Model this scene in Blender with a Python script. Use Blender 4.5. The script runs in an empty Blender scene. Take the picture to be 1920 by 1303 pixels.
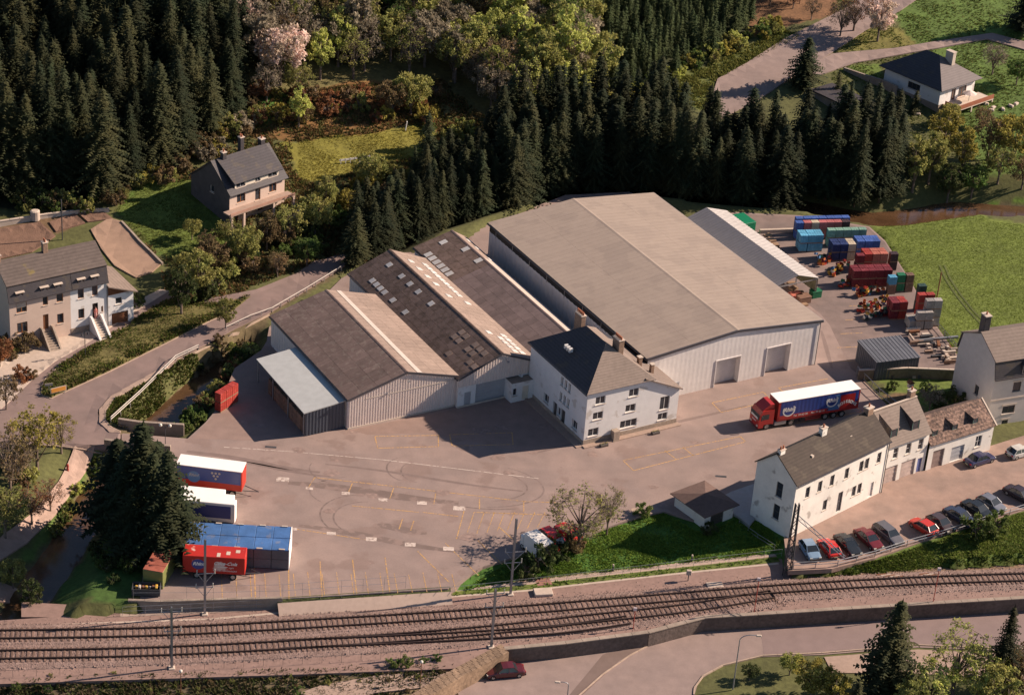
import bpy, bmesh, math, random
import numpy as np
from mathutils import Vector, Matrix
C = bpy.context
SC = C.scene
COL = SC.collection
# ---------------------------------------------------------------- camera, world, sun
TH, RO, HC, FP = math.radians(28.8), math.radians(4.44), 155.0, 4322.0
U_ = Vector((math.cos(TH)*math.sin(RO), math.cos(TH)*math.cos(RO), math.sin(TH)))
f_ = Vector((0, 0, -1)); F_ = (f_ - f_.dot(U_)*U_).normalized(); R_ = F_.cross(U_)
MC = Matrix((R_, F_, U_))
cam = bpy.data.cameras.new('camera'); camo = bpy.data.objects.new('camera', cam); COL.objects.link(camo)
camo.matrix_world = Matrix.Translation((0, 0, HC)) @ MC.to_4x4()
cam.sensor_width = 36; cam.lens = FP*36/1920; cam.clip_end = 3000; cam.clip_start = 1
SC.camera = camo
SUN_AZ, SUN_EL = math.radians(19.5), math.radians(29)
w = bpy.data.worlds.new('World'); SC.world = w; w.use_nodes = True
nt = w.node_tree
sky = nt.nodes.new('ShaderNodeTexSky'); sky.sky_type = 'NISHITA'; sky.sun_disc = False
sky.sun_elevation = SUN_EL; sky.sun_rotation = math.pi/2 - SUN_AZ
sky.air_density = 0.7; sky.dust_density = 0.4
nt.links.new(sky.outputs[0], nt.nodes['Background'].inputs[0])
nt.nodes['Background'].inputs[1].default_value = 0.06
sl = bpy.data.lights.new('sun', 'SUN'); sl.energy = 5.0; sl.angle = math.radians(0.5); sl.color = (1.0, 0.805, 0.65)
so = bpy.data.objects.new('sun', sl); COL.objects.link(so)
sv = Vector((math.cos(SUN_AZ)*math.cos(SUN_EL), math.sin(SUN_AZ)*math.cos(SUN_EL), math.sin(SUN_EL)))
so.rotation_euler = (-sv).to_track_quat('-Z', 'Y').to_euler(); so.location = sv*400
SC.view_settings.view_transform = 'Standard'; SC.view_settings.look = 'None'
SC.view_settings.exposure = 1.0; SC.view_settings.gamma = 1; SC.view_settings.use_curve_mapping = False
SC.render.filter_size = 1.8
random.seed(7); RNG = np.random.default_rng(7)
# ---------------------------------------------------------------- object helpers
def tag(o, label=None, cat=None, group=None, kind=None):
    if label: o['label'] = label
    if cat: o['category'] = cat
    if group: o['group'] = group
    if kind: o['kind'] = kind
    return o
def thing(name, label, cat, loc=(0,0,0), rz=0, group=None):
    o = bpy.data.objects.new(name, None); COL.objects.link(o); o.location = loc; o.rotation_euler = (0,0,rz)
    o.empty_display_size = .3
    return tag(o, label, cat, group)
def obj(name, me, parent=None, loc=None, rot=None, mat=None):
    o = bpy.data.objects.new(name, me); COL.objects.link(o)
    if parent is not None: o.parent = parent
    if loc is not None: o.location = loc
    if rot is not None: o.rotation_euler = rot
    if mat is not None:
        o.material_slots[0].link = 'OBJECT'; o.material_slots[0].material = mat
    return o
def struct(name, me): return tag(obj(name, me), kind='structure')
class MB:
    def __init__(s): s.v = []; s.f = []; s.m = []; s.cm = 0
    def add(s, vs, fs):
        n = len(s.v); s.v += [tuple(p) for p in vs]; s.f += [tuple(n+i for i in f) for f in fs]; s.m += [s.cm]*len(fs); return s
    def quad(s, a, b, c, d): return s.add([a, b, c, d], [(0, 1, 2, 3)])
    def box(s, x0, y0, z0, x1, y1, z1, T=None):
        vs = [Vector(p) for p in ((x0,y0,z0),(x1,y0,z0),(x1,y1,z0),(x0,y1,z0),(x0,y0,z1),(x1,y0,z1),(x1,y1,z1),(x0,y1,z1))]
        if T is not None: vs = [T @ p for p in vs]
        return s.add(vs, [(0,3,2,1),(4,5,6,7),(0,1,5,4),(1,2,6,5),(2,3,7,6),(3,0,4,7)])
    def bevbox(s, x0, y0, z0, x1, y1, z1, b):
        # box with chamfered vertical and top edges
        vs = []
        for z, k in ((z0, 0), (z1-b, 0), (z1, b)):
            a0, b0, a1, b1 = x0+k, y0+k, x1-k, y1-k; c = b
            vs += [(a0+c,b0,z),(a1-c,b0,z),(a1,b0+c,z),(a1,b1-c,z),(a1-c,b1,z),(a0+c,b1,z),(a0,b1-c,z),(a0,b0+c,z)]
        fs = [tuple(range(7,-1,-1)), tuple(range(16,24))]
        for r in (0, 8):
            for i in range(8): fs.append((r+i, r+(i+1)%8, r+8+(i+1)%8, r+8+i))
        return s.add(vs, fs)
    def tube(s, a, b, r0, r1=None, n=6, cap=True):
        a, b = Vector(a), Vector(b); r1 = r0 if r1 is None else r1
        d = (b-a).normalized(); u = d.orthogonal().normalized(); w_ = d.cross(u)
        vs = [a+(u*math.cos(2*math.pi*i/n)+w_*math.sin(2*math.pi*i/n))*r0 for i in range(n)]
        vs += [b+(u*math.cos(2*math.pi*i/n)+w_*math.sin(2*math.pi*i/n))*r1 for i in range(n)]
        fs = [(i, (i+1) % n, n+(i+1) % n, n+i) for i in range(n)]
        if cap: fs += [tuple(range(n-1,-1,-1)), tuple(range(n, 2*n))]
        return s.add(vs, fs)
    def prism(s, poly, z0, z1):
        n = len(poly); vs = [(p[0],p[1],z0) for p in poly]+[(p[0],p[1],z1) for p in poly]
        return s.add(vs, [tuple(range(n-1,-1,-1)), tuple(range(n,2*n))]+[(i,(i+1)%n,n+(i+1)%n,n+i) for i in range(n)])
    def prof(s, pts, y0, y1):   # polygon in x,z extruded along y
        n = len(pts); vs = [(p[0],y0,p[1]) for p in pts]+[(p[0],y1,p[1]) for p in pts]
        return s.add(vs, [tuple(range(n)), tuple(range(2*n-1,n-1,-1))]+[(i,n+i,n+(i+1)%n,(i+1)%n) for i in range(n)])
    def profx(s, pts, x0, x1):  # polygon in y,z extruded along x
        n = len(pts); vs = [(x0,p[0],p[1]) for p in pts]+[(x1,p[0],p[1]) for p in pts]
        return s.add(vs, [tuple(range(n)), tuple(range(2*n-1,n-1,-1))]+[(i,n+i,n+(i+1)%n,(i+1)%n) for i in range(n)])
    def ball(s, c, r, n=8, sz=1):
        vs = []; m = n//2
        for j in range(1, m):
            t = math.pi*j/m
            for i in range(n): vs.append((c[0]+r*math.sin(t)*math.cos(2*math.pi*i/n), c[1]+r*math.sin(t)*math.sin(2*math.pi*i/n), c[2]+sz*r*math.cos(t)))
        vs += [(c[0],c[1],c[2]+sz*r),(c[0],c[1],c[2]-sz*r)]; T, B = len(vs)-2, len(vs)-1; fs = []
        for j in range(m-2):
            for i in range(n): fs.append((j*n+i,(j+1)*n+i,(j+1)*n+(i+1)%n,j*n+(i+1)%n))
        for i in range(n): fs += [(T,i,(i+1)%n),(B,(m-2)*n+(i+1)%n,(m-2)*n+i)]
        return s.add(vs, fs)
    def mesh(s, name, *mats, smooth=False):
        me = bpy.data.meshes.new(name); me.from_pydata(s.v, [], s.f)
        for m in mats: me.materials.append(m)
        if len(mats) > 1: me.polygons.foreach_set('material_index', s.m)
        if smooth: me.polygons.foreach_set('use_smooth', [True]*len(me.polygons))
        me.update(); return me
    def obj(s, name, mat, parent=None, loc=None, rot=None, smooth=False):
        return obj(name, s.mesh(name, mat, smooth=smooth), parent, loc, rot)
# ---------------------------------------------------------------- materials
MATS = {}
def mat(name, col, rough=.85, var=.18, sc=1.2, col2=None, bump=0, bsc=8, rnd=0.0, metal=0, attr=None, wear=None, coord='P', spec=.3, trans=0, course=None):
    if name in MATS: return MATS[name]
    m = bpy.data.materials.new(name); m.use_nodes = True; N = m.node_tree.nodes; L = m.node_tree.links
    bs = N['Principled BSDF']; bs.inputs['Roughness'].default_value = rough; bs.inputs['Metallic'].default_value = metal
    bs.inputs['Specular IOR Level'].default_value = spec
    if coord == 'P': g = N.new('ShaderNodeNewGeometry').outputs['Position']
    else: g = N.new('ShaderNodeTexCoord').outputs['Object']
    def noise(scale, det=4):
        n = N.new('ShaderNodeTexNoise'); n.inputs['Scale'].default_value = scale; n.inputs['Detail'].default_value = det
        L.new(g, n.inputs['Vector']); return n.outputs['Fac']
    def mrange(src, a, b, c, d):
        n = N.new('ShaderNodeMapRange'); n.inputs[1].default_value = a; n.inputs[2].default_value = b
        n.inputs[3].default_value = c; n.inputs[4].default_value = d; L.new(src, n.inputs[0]); return n.outputs[0]
    def mul(a, b):
        n = N.new('ShaderNodeMath'); n.operation = 'MULTIPLY'; L.new(a, n.inputs[0]); L.new(b, n.inputs[1]); return n.outputs[0]
    base = None
    if attr:
        a = N.new('ShaderNodeVertexColor'); a.layer_name = attr; base = a.outputs[0]
    if col2 is not None:
        mx = N.new('ShaderNodeMix'); mx.data_type = 'RGBA'; L.new(mrange(noise(sc*.35, 5), .38, .62, 0, 1), mx.inputs[0])
        mx.inputs[6].default_value = (*col, 1); mx.inputs[7].default_value = (*col2, 1); base = mx.outputs[2]
    if wear is not None:   # (colour, scale, threshold)
        mx = N.new('ShaderNodeMix'); mx.data_type = 'RGBA'; L.new(mrange(noise(wear[1], 6), wear[2], wear[2]+.06, 0, 1), mx.inputs[0])
        if base is not None: L.new(base, mx.inputs[6])
        else: mx.inputs[6].default_value = (*col, 1)
        mx.inputs[7].default_value = (*wear[0], 1); base = mx.outputs[2]
    v = mul(mrange(noise(sc, 6), .25, .75, 1-var, 1+var), mrange(noise(sc*.13, 3), .3, .7, 1-var*.6, 1+var*.6))
    v = mul(v, mrange(noise(sc*9, 2), .3, .7, 1-var*.5, 1+var*.5))
    if rnd:
        oi = N.new('ShaderNodeObjectInfo'); v = mul(v, mrange(oi.outputs['Random'], 0, 1, 1-rnd, 1+rnd))
    if course:  # (spacing in z, darkness)
        wv = N.new('ShaderNodeTexWave'); wv.wave_type = 'BANDS'; wv.bands_direction = 'Z'; wv.inputs['Scale'].default_value = 0.314/course[0]
        wv.inputs['Distortion'].default_value = 1.2; wv.inputs['Detail'].default_value = 3
        L.new(g, wv.inputs['Vector']); v = mul(v, mrange(wv.outputs['Fac'], 0, 1, 1-course[1], 1+course[1]))
    mm = N.new('ShaderNodeMix'); mm.data_type = 'RGBA'; mm.blend_type = 'MULTIPLY'; mm.inputs[0].default_value = 1
    if base is not None: L.new(base, mm.inputs[6])
    else: mm.inputs[6].default_value = (*col, 1)
    cc = N.new('ShaderNodeCombineColor'); [L.new(v, cc.inputs[i]) for i in range(3)]
    L.new(cc.outputs[0], mm.inputs[7]); L.new(mm.outputs[2], bs.inputs['Base Color'])
    if bump:
        b = N.new('ShaderNodeBump'); b.inputs['Strength'].default_value = min(1, bump); b.inputs['Distance'].default_value = .12*bump
        L.new(noise(bsc, 5), b.inputs['Height']); L.new(b.outputs[0], bs.inputs['Normal'])
    if trans:
        mo = N['Material Output']; tr = N.new('ShaderNodeBsdfTranslucent'); L.new(mm.outputs[2], tr.inputs[0])
        ms = N.new('ShaderNodeMixShader'); ms.inputs[0].default_value = trans
        L.new(bs.outputs[0], ms.inputs[1]); L.new(tr.outputs[0], ms.inputs[2]); L.new(ms.outputs[0], mo.inputs[0])
    MATS[name] = m; return m
def paint(name, col, rough=.35, metal=0, rnd=0): return mat(name, col, rough=rough, var=.07, sc=1.5, metal=metal, spec=.5, rnd=rnd)
# ---------------------------------------------------------------- terrain
NX0, NY0, ST = -150.0, 150.0, 0.8
GX, GY = 425, 440          # to x=190, y=502
X = NX0 + ST*np.arange(GX); Y = NY0 + ST*np.arange(GY)
XX, YY = np.meshgrid(X, Y)
def px0(px, py, z=0.0):
    """picture bearing -> place on the level z"""
    d = MC @ Vector(((px-960)/FP, -(py-651.5)/FP, -1)); t = (z-HC)/d.z; return (d.x*t, d.y*t)
def poly0(pts, z=0.0): return [px0(a, b, z) for a, b in pts]
def inside(poly, x=None, y=None):
    x = XX if x is None else x; y = YY if y is None else y
    r = np.zeros(x.shape, bool); n = len(poly)
    for i in range(n):
        x1, y1 = poly[i]; x2, y2 = poly[(i+1) % n]
        if y1 == y2: continue
        c = ((y1 > y) != (y2 > y)) & (x < (x2-x1)*(y-y1)/(y2-y1)+x1); r ^= c
    return r
def seg_dist(pts, x=None, y=None):
    x = XX if x is None else x; y = YY if y is None else y; d = np.full(x.shape, 1e9)
    for (x1, y1), (x2, y2) in zip(pts[:-1], pts[1:]):
        L2 = (x2-x1)**2+(y2-y1)**2; t = np.clip(((x-x1)*(x2-x1)+(y-y1)*(y2-y1))/L2, 0, 1)
        d = np.minimum(d, np.hypot(x-x1-t*(x2-x1), y-y1-t*(y2-y1)))
    return d
def nz(x, y, s, seed=0):
    r = np.random.default_rng(seed); o = np.zeros_like(x)
    for k in range(6):
        a = r.uniform(0, 2*math.pi); b = r.uniform(0, 6.28); q = s*r.uniform(.6, 1.7)
        o += np.sin((x*math.cos(a)+y*math.sin(a))/q + b + 1.3*np.sin((x*math.sin(a)-y*math.cos(a))/q*.7+b))
    return o/6
foot_x = [-150, -90, -62, -45, -20, 5, 30, 60, 100, 190]
foot_y = [268, 284, 292, 300, 312, 328, 344, 350, 352, 352]
FY = np.interp(XX, foot_x, foot_y)
def softp(d, k=6.0): return k*np.log1p(np.exp(np.clip(d/k, -40, 40)))
SLOPE = np.interp(XX, [-150, -40, 0, 60, 190], [.26, .22, .15, .15, .13])
Hh = SLOPE*(softp(YY-FY)) + .35*nz(XX, YY, 9, 1)*np.clip((YY-FY)/20, 0, 1)
# levels
YARD = poly0([(262,1128),(530,1122),(840,1103),(905,1062),(985,1038),(1075,1012),(1150,984),(1205,966),(1245,958),(1300,975),(1400,960),
              (1500,880),(1700,770),(1672,768),(1612,706),(1705,700),(1795,712),(1797,668),(1748,600),(1708,528),(1660,452),(1630,425),(1500,404),(1380,398),
              (1290,410),(1180,360),(1060,366),(905,425),(850,470),(722,475),(640,522),(600,562),(505,612),(500,640),(455,712),(425,745),(385,792),(352,822),
              (228,812),(228,842),(318,846),(322,900),(315,950),(300,1010),(268,1075)])
RIVER = poly0([(20,1180),(75,1095),(118,1040),(165,960),(208,890),(262,830),(322,770),(385,712),(440,655),(500,600),(600,540),(760,440),(905,392)], -2.6) + \
        [px0(1120,352,-2.6), px0(1300,372,-2.6), px0(1480,385,-2.6), px0(1640,412,-2.2), px0(1720,402,-2.2), px0(1800,388,-2.2), px0(1930,396,-2.2), px0(2100,410,-2.2)]
RAIL = poly0([(-260,1178),(230,1146),(500,1128),(850,1106),(1100,1079),(1460,1037),(1490,1080),(1700,1068),(1925,1054),(2300,1030),(2300,1082),(1925,1120),(1320,1154),
              (1215,1184),(1060,1204),(945,1216),(880,1250),(560,1262),(-260,1288)], -1.0)
LOWER = poly0([(945,1214),(1060,1202),(1215,1182),(1320,1152),(1925,1118),(2300,1080),(2300,1700),(700,1700),(700,1330)], -1.0)
PARK = poly0([(1470,1010),(1500,960),(1644,905),(1740,872),(1850,838),(1925,815),(2200,760),(2200,900),(1925,955),(1720,1018),(1640,1046),(1560,1066),(1478,1070)])
ZY, ZR, ZL, ZP = inside(YARD), inside(RAIL), inside(LOWER), inside(PARK)
DRV = seg_dist(RIVER)
ZV = DRV < np.where(XX > 20, 2.4, 1.7)
ZRD = inside(poly0([(650,470),(560,513),(480,545),(400,560),(318,548),(245,592),(160,648),(0,690),(-120,700),(-120,850),(100,836),(226,842),(226,812),(188,798),(183,775),(200,752),(300,694),(352,666),(440,618),(505,588),(650,498)])) | (seg_dist(poly0([(226,808),(200,797),(185,770),(205,745),(300,690),(352,662),(440,614),(505,584),(650,494)])) < 1.6)
fixed = ZY | ZR | ZL | ZV | ZP | ZRD
Hh = np.where(ZP, -.12, Hh); Hh = np.where(ZY, -.3, Hh); Hh = np.where(ZR, -1.3, Hh); Hh = np.where(ZL & ~ZR, -2.9, Hh)
Hh = np.where(ZV & ~ZY & ~ZR & ~ZRD, -3.2, Hh)
Hh = np.where(ZR & (seg_dist(poly0([(945,1217),(1060,1206),(1215,1186),(1320,1158),(1420,1152),(1560,1143),(1740,1132),(1925,1121),(2150,1106)], -1.0)) < 1.4), -3.0, Hh)
Hh = np.where(ZY & (seg_dist(poly0([(240,1127),(300,1129),(530,1123),(760,1107)])) < 1.2), -1.6, Hh)
# far south of the rails on the left: low weedy bank
SOUTH = poly0([(-260,1288),(560,1262),(880,1250),(700,1330),(700,1700),(-260,1700)], -1.0)
ZS = inside(SOUTH); Hh = np.where(ZS & ~fixed, -1.35 - .03*np.clip(212-YY, 0, 40), Hh)
near = (seg_dist(RIVER) < 7) | inside(poly0([(760,1110),(980,1000),(1300,930),(1500,880),(1520,1080),(1100,1090),(800,1120)])) | inside(poly0([(1460,1075),(1925,950),(2300,880),(2300,1000),(1925,1030),(1460,1090)]))
free = near & ~fixed
for it in range(60):
    A = Hh.copy(); A[1:-1,1:-1] = (Hh[:-2,1:-1]+Hh[2:,1:-1]+Hh[1:-1,:-2]+Hh[1:-1,2:])/4
    Hh = np.where(free, A, Hh)
Hh = np.where(free, Hh + .05*nz(XX, YY, 1.2, 5), Hh)
def hz(x, y):
    x = np.asarray(x, float); y = np.asarray(y, float)
    i = np.clip((x-NX0)/ST, 0, GX-1.001); j = np.clip((y-NY0)/ST, 0, GY-1.001)
    i0 = i.astype(int); j0 = j.astype(int); a = i-i0; b = j-j0
    return (Hh[j0,i0]*(1-a)*(1-b)+Hh[j0,i0+1]*a*(1-b)+Hh[j0+1,i0]*(1-a)*b+Hh[j0+1,i0+1]*a*b)
def hz1(x, y): return float(hz(x, y))
def G(px, py):
    """the spot of ground seen under a picture bearing (surveying against the terrain)"""
    d = MC @ Vector(((px-960)/FP, -(py-651.5)/FP, -1)); t = 150.0
    for _ in range(400):
        x, y, z = d.x*t, d.y*t, HC+d.z*t
        g = hz1(x, y)
        if z <= g+.02: break
        t += max(.05, (z-g)*1.2)
    for _ in range(14):
        x, y, z = d.x*t, d.y*t, HC+d.z*t; t -= (hz1(x, y)-z)*.8
    return (d.x*t, d.y*t)
def Gp(pts): return [G(a, b) for a, b in pts]
def G3(px, py, dz=0):
    x, y = G(px, py); return Vector((x, y, hz1(x, y)+dz))
# zone colours (albedo) painted on the ground grid
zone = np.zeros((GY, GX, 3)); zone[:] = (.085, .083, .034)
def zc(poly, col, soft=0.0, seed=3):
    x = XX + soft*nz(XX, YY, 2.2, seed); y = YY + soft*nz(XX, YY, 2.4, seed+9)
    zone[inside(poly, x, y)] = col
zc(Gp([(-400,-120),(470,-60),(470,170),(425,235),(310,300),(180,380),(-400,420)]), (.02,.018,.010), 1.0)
zc(Gp([(440,-40),(1140,-60),(1160,170),(930,250),(640,200),(470,200)]), (.12,.10,.045), 1.0)
zc(Gp([(480,195),(700,150),(830,200),(760,235),(620,262),(470,262)]), (.17,.085,.035), 1.2)
zc(Gp([(470,190),(540,175),(560,215),(480,240)]), (.06,.13,.025), .8)
zc(Gp([(520,268),(700,248),(790,232),(830,215),(880,240),(830,300),(640,330),(560,345),(545,300)]), (.17,.155,.028), .8)
zc(Gp([(860,240),(935,235),(945,290),(880,300)]), (.05,.12,.03), .8)
zc(Gp([(1130,-80),(1420,-80),(1420,60),(1350,130),(1140,175)]), (.04,.045,.02), 1.0)
zc(Gp([(1120,185),(1200,160),(1340,118),(1470,55),(1500,70),(1345,150),(1320,205),(1240,200),(1120,215)]), (.115,.125,.038), .8)
zc(Gp([(1420,-60),(1620,-60),(1560,25),(1480,50),(1400,70)]), (.17,.085,.05), 1.0)
zc(Gp([(1545,95),(1640,40),(1710,62),(1725,85),(1560,100)]), (.15,.13,.04), .6)
zc(Gp([(1660,-60),(2100,-60),(2100,330),(1850,330),(1720,90),(1680,40)]), (.085,.13,.03), .6)
zc(Gp([(1590,125),(1650,120),(1650,150),(1600,140)]), (.10,.14,.03), .3)
zc(Gp([(1630,425),(1700,408),(1780,404),(1860,412),(1940,420),(2200,430),(2200,700),(1800,680),(1745,600),(1700,520)]), (.058,.078,.010), .4)
zc(Gp([(1850,385),(2100,350),(2100,400),(1900,392)]), (.10,.16,.025), .5)
zc(Gp([(215,395),(260,345),(380,330),(440,425),(430,470),(330,490),(290,470),(235,420)]), (.085,.135,.028), .5)
zc(Gp([(0,415),(90,400),(155,405),(130,430),(-20,480),(-200,520),(-200,430)]), (.14,.085,.055), .2)
zc(Gp([(760,1110),(980,1000),(1300,930),(1480,985),(1470,1090),(1100,1100),(800,1120)]), (.05,.11,.02), .3)
zc(Gp([(1478,1080),(1925,950),(2300,890),(2300,1040),(1925,1060),(1700,1075)]), (.085,.12,.028), .5)

zc(Gp([(1640,705),(1795,715),(1795,770),(1700,775),(1670,740)]), (.10,.13,.03), .3)
zc(Gp([(1655,742),(1712,738),(1735,770),(1680,775)]), (.14,.085,.055), .3)
zc(Gp([(-200,1275),(300,1262),(880,1252),(800,1300),(700,1420),(-200,1420)]), (.12,.088,.06), .5)
zc(Gp([(150,860),(190,840),(180,900),(130,970),(60,1050),(30,1060),(100,960)]), (.08,.12,.03), .4)
zc(Gp([(20,1180),(60,1100),(200,1000),(240,900),(320,860),(265,1110),(230,1140),(100,1140)]), (.05,.09,.022), .4)
zone[ZV | (DRV < 2.6)] = (.11, .08, .05)
zone *= np.array([1.0, 1.06, .90]); zone[inside(Gp([(1630,425),(1700,408),(1780,404),(1860,412),(1940,420),(2200,430),(2200,700),(1800,680),(1745,600),(1700,520)]))] = (.115,.15,.026)
zone[inside(Gp([(545,268),(700,250),(770,234),(800,250),(760,300),(660,325),(590,345),(560,335),(548,300)]))] = (.17,.155,.028)
zone[inside(Gp([(222,395),(262,350),(375,335),(440,425),(430,470),(335,490),(290,470),(240,420)]))] = (.10,.135,.026)
drop = [] # surfaces lowered under sheets
# ---------------------------------------------------------------- ground sheets
m_asph = mat('asphalt_worn', (.262,.194,.170), rough=.9, var=.10, sc=.5, col2=(.225,.17,.152), bump=.12, bsc=14, wear=((.215,.155,.135), .22, .57))
m_road = mat('road_asphalt', (.21,.15,.135), rough=.9, var=.09, sc=.8, col2=(.185,.135,.122), bump=.1, bsc=12)
m_roadold = mat('road_asphalt_pale', (.25,.187,.166), rough=.9, var=.10, sc=.8, col2=(.225,.17,.153), bump=.1, bsc=12)
m_kerb = mat('kerb_stone', (.36,.27,.21), var=.15)
m_pave = mat('pavement', (.31,.225,.18), var=.12, sc=2)
m_slab = mat('pale_slab', (.42,.34,.28), var=.12, sc=2)
m_conc = mat('old_concrete', (.26,.21,.17), var=.2, sc=1, bump=.2, bsc=5)
m_stone = mat('wall_stone', (.22,.15,.10), var=.35, sc=2.5, bump=.5, bsc=5, rnd=.2)
m_ballast = mat('ballast', (.25,.175,.15), var=.28, sc=5, bump=.9, bsc=7, col2=(.20,.135,.115))
m_cess = mat('cess_path', (.235,.155,.13), var=.14, sc=2, bump=.2, bsc=8)
m_gravel = mat('car_park_gravel', (.30,.205,.165), var=.14, sc=.7, col2=(.24,.17,.14), bump=.25, bsc=9)
m_track = mat('dirt_track', (.33,.23,.185), var=.18, sc=1, bump=.3, bsc=6)
m_yel = mat('road_paint_yellow', (.46,.27,.095), var=.2, sc=3, wear=((.27,.19,.15), 4, .50))
m_whp = mat('road_paint_white', (.50,.42,.37), var=.2, sc=3, wear=((.30,.23,.2), 2.2, .52))
m_tyre = mat('tyre_rubber_mark', (.16,.12,.108), var=.2, sc=2, wear=((.19,.14,.125), 1.2, .45))
m_patch = mat('tar_patch', (.18,.132,.118), var=.12, sc=1)
m_water = mat('river_water', (.075,.042,.022), rough=.12, var=.3, sc=.5, bump=.12, bsc=3, spec=.5)
m_metal = mat('galvanised_steel', (.33,.33,.34), rough=.45, metal=.6, var=.12)
m_dark = mat('dark_steel', (.05,.05,.055), rough=.6, var=.2)
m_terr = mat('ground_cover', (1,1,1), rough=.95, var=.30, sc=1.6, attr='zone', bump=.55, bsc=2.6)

def drape(name, poly, m, dz=.07, step=1.6, edge=True):
    bm = bmesh.new(); vs = [bm.verts.new((x, y, 0)) for x, y in poly]; bm.faces.new(vs)
    xs = [p[0] for p in poly]; ys = [p[1] for p in poly]
    for ax, lo, hi, o0 in ((0, min(xs), max(xs), NX0), (1, min(ys), max(ys), NY0)):
        k = math.ceil((lo-o0)/step)
        while o0+k*step < hi:
            co = [0,0,0]; co[ax] = o0+k*step; no = [0,0,0]; no[ax] = 1
            bmesh.ops.bisect_plane(bm, geom=bm.verts[:]+bm.edges[:]+bm.faces[:], plane_co=co, plane_no=no, dist=1e-4); k += 1
    P = np.array([v.co for v in bm.verts]); z = hz(P[:,0], P[:,1])
    for v, q in zip(bm.verts, z): v.co.z = q+dz
    if edge:
        r = bmesh.ops.extrude_edge_only(bm, edges=[e for e in bm.edges if e.is_boundary])
        for v in r['geom']:
            if isinstance(v, bmesh.types.BMVert): v.co.z -= .35
    me = bpy.data.meshes.new(name); bm.to_mesh(me); bm.free(); me.materials.append(m)
    return struct(name, me)
def lowered(poly, d=.13):
    global Hh
    # only cells well inside so that the sheet's skirt still meets the ground
    pts = list(poly)+[poly[0]]
    Hh = np.where(inside(poly) & (seg_dist(pts) > .5), Hh-d, Hh)
sheets = []
def sheet(name, px, m, dz=.07, step=1.6, world=None):
    p = world or Gp(px); sheets.append((name, p, m, dz, step)); return p
# left roads
rd = sheet('road', [(650,470),(560,513),(480,545),(400,560),(318,548),(245,592),(160,648),(62,700),(-20,765),(-120,800),(-120,850),(100,836),(226,842),(226,812),
       (188,798),(183,775),(200,752),(300,694),(352,666),(440,618),(505,588),(650,498)], m_road)
pv = sheet('pavement', [(226,815),(214,806),(200,795),(196,775),(212,752),(300,702),(345,676),(342,669),(300,694),(208,745),(186,770),(186,795),(205,812)], m_pave, .14, .8)
sheet('forecourt', [(20,668),(62,640),(120,612),(175,588),(215,585),(258,566),(300,545),(318,548),(245,592),(160,648),(100,682),(62,712),(0,770),(-60,790),(-60,720)], m_slab, .11, .8)
sheet('dirt_track', [(140,838),(178,838),(150,900),(105,965),(50,1020),(0,1052),(-80,1085),(-80,1040),(0,1010),(60,965),(110,905)], m_track, .08, .8)
sheet('field_path', [(-100,1075),(-20,1085),(40,1108),(30,1135),(-100,1120)], m_track, .08, .8)
sheet('hill_road', [(1290,262),(1330,200),(1345,150),(1400,120),(1470,75),(1540,40),(1600,10),(1650,-40),(1780,-40),(1690,20),(1620,60),(1560,100),(1480,150),(1420,190),(1350,225),(1315,270)], m_roadold, .09)
sheet('driveway', [(1560,103),(1610,98),(1680,92),(1740,82),(1860,64),(1920,80),(2000,110),(2000,118),(1910,92),(1850,75),(1760,92),(1700,102),(1600,120),(1545,140),(1500,150),(1500,135)], m_roadold, .09)
sheet('soil_plot', [(170,432),(205,410),(228,417),(305,494),(285,512),(255,522),(215,500),(190,468)], mat('bare_plot', (.27,.18,.13), var=.12, sc=.8, bump=.2, bsc=6), .05)
bedm = mat('dug_soil', (.17,.10,.07), var=.16, sc=1.2, bump=.6, bsc=5)
for q in ([(-60,440),(75,418),(104,444),(60,474),(-60,500)], [(92,418),(140,402),(160,420),(105,436)], [(146,401),(192,397),(212,412),(165,418)]):
    sheet('garden_bed', q, bedm, .06, .8)
LWR = (poly0([(560,1420),(790,1306),(945,1218),(1060,1205),(1215,1186),(1325,1157),(1925,1120),(2200,1100),(2200,1236),(1925,1222),(1720,1214),
      (1540,1228),(1420,1232),(1350,1250),(1310,1275),(1300,1310),(1310,1420)], -2.9))
for (n_, p_, mm_, dz_, st_) in sheets: lowered(p_)
# terrain mesh
v = np.stack([XX, YY, Hh], -1).reshape(-1, 3)
ii = np.arange(GX*GY).reshape(GY, GX)
q = np.stack([ii[:-1,:-1], ii[:-1,1:], ii[1:,1:], ii[1:,:-1]], -1).reshape(-1, 4)
me = bpy.data.meshes.new('ground'); me.vertices.add(len(v)); me.vertices.foreach_set('co', v.ravel())
me.loops.add(q.size); me.loops.foreach_set('vertex_index', q.ravel()); me.polygons.add(len(q))
me.polygons.foreach_set('loop_start', np.arange(len(q))*4); me.polygons.foreach_set('loop_total', np.full(len(q), 4)); me.update()
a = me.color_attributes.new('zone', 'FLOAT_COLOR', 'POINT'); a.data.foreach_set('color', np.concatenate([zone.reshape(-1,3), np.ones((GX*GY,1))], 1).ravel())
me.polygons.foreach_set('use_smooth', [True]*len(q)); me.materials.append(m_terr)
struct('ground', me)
far = MB(); zb = -6.0   # the land beyond the modelled valley
for (x0,y0,x1,y1,z0,z1) in ((-2500,-400,2500,NY0,-3,-3),(-2500,NY0,NX0,502,-3,40),(X[-1],NY0,2500,502,-3,20),(-2500,Y[-1],2500,2600,30,330)):
    far.add([(x0,y0,z0),(x1,y0,z0),(x1,y1,z1),(x0,y1,z1)], [(0,1,2,3)])
struct('distant_land', far.mesh('distant_land', mat('far_woodland', (.05,.052,.025), var=.4, sc=.1)))
for (n_, p_, mm_, dz_, st_) in sheets:
    Hs = Hh; o = drape(n_, p_, mm_, dz_ + .13, st_)
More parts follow.
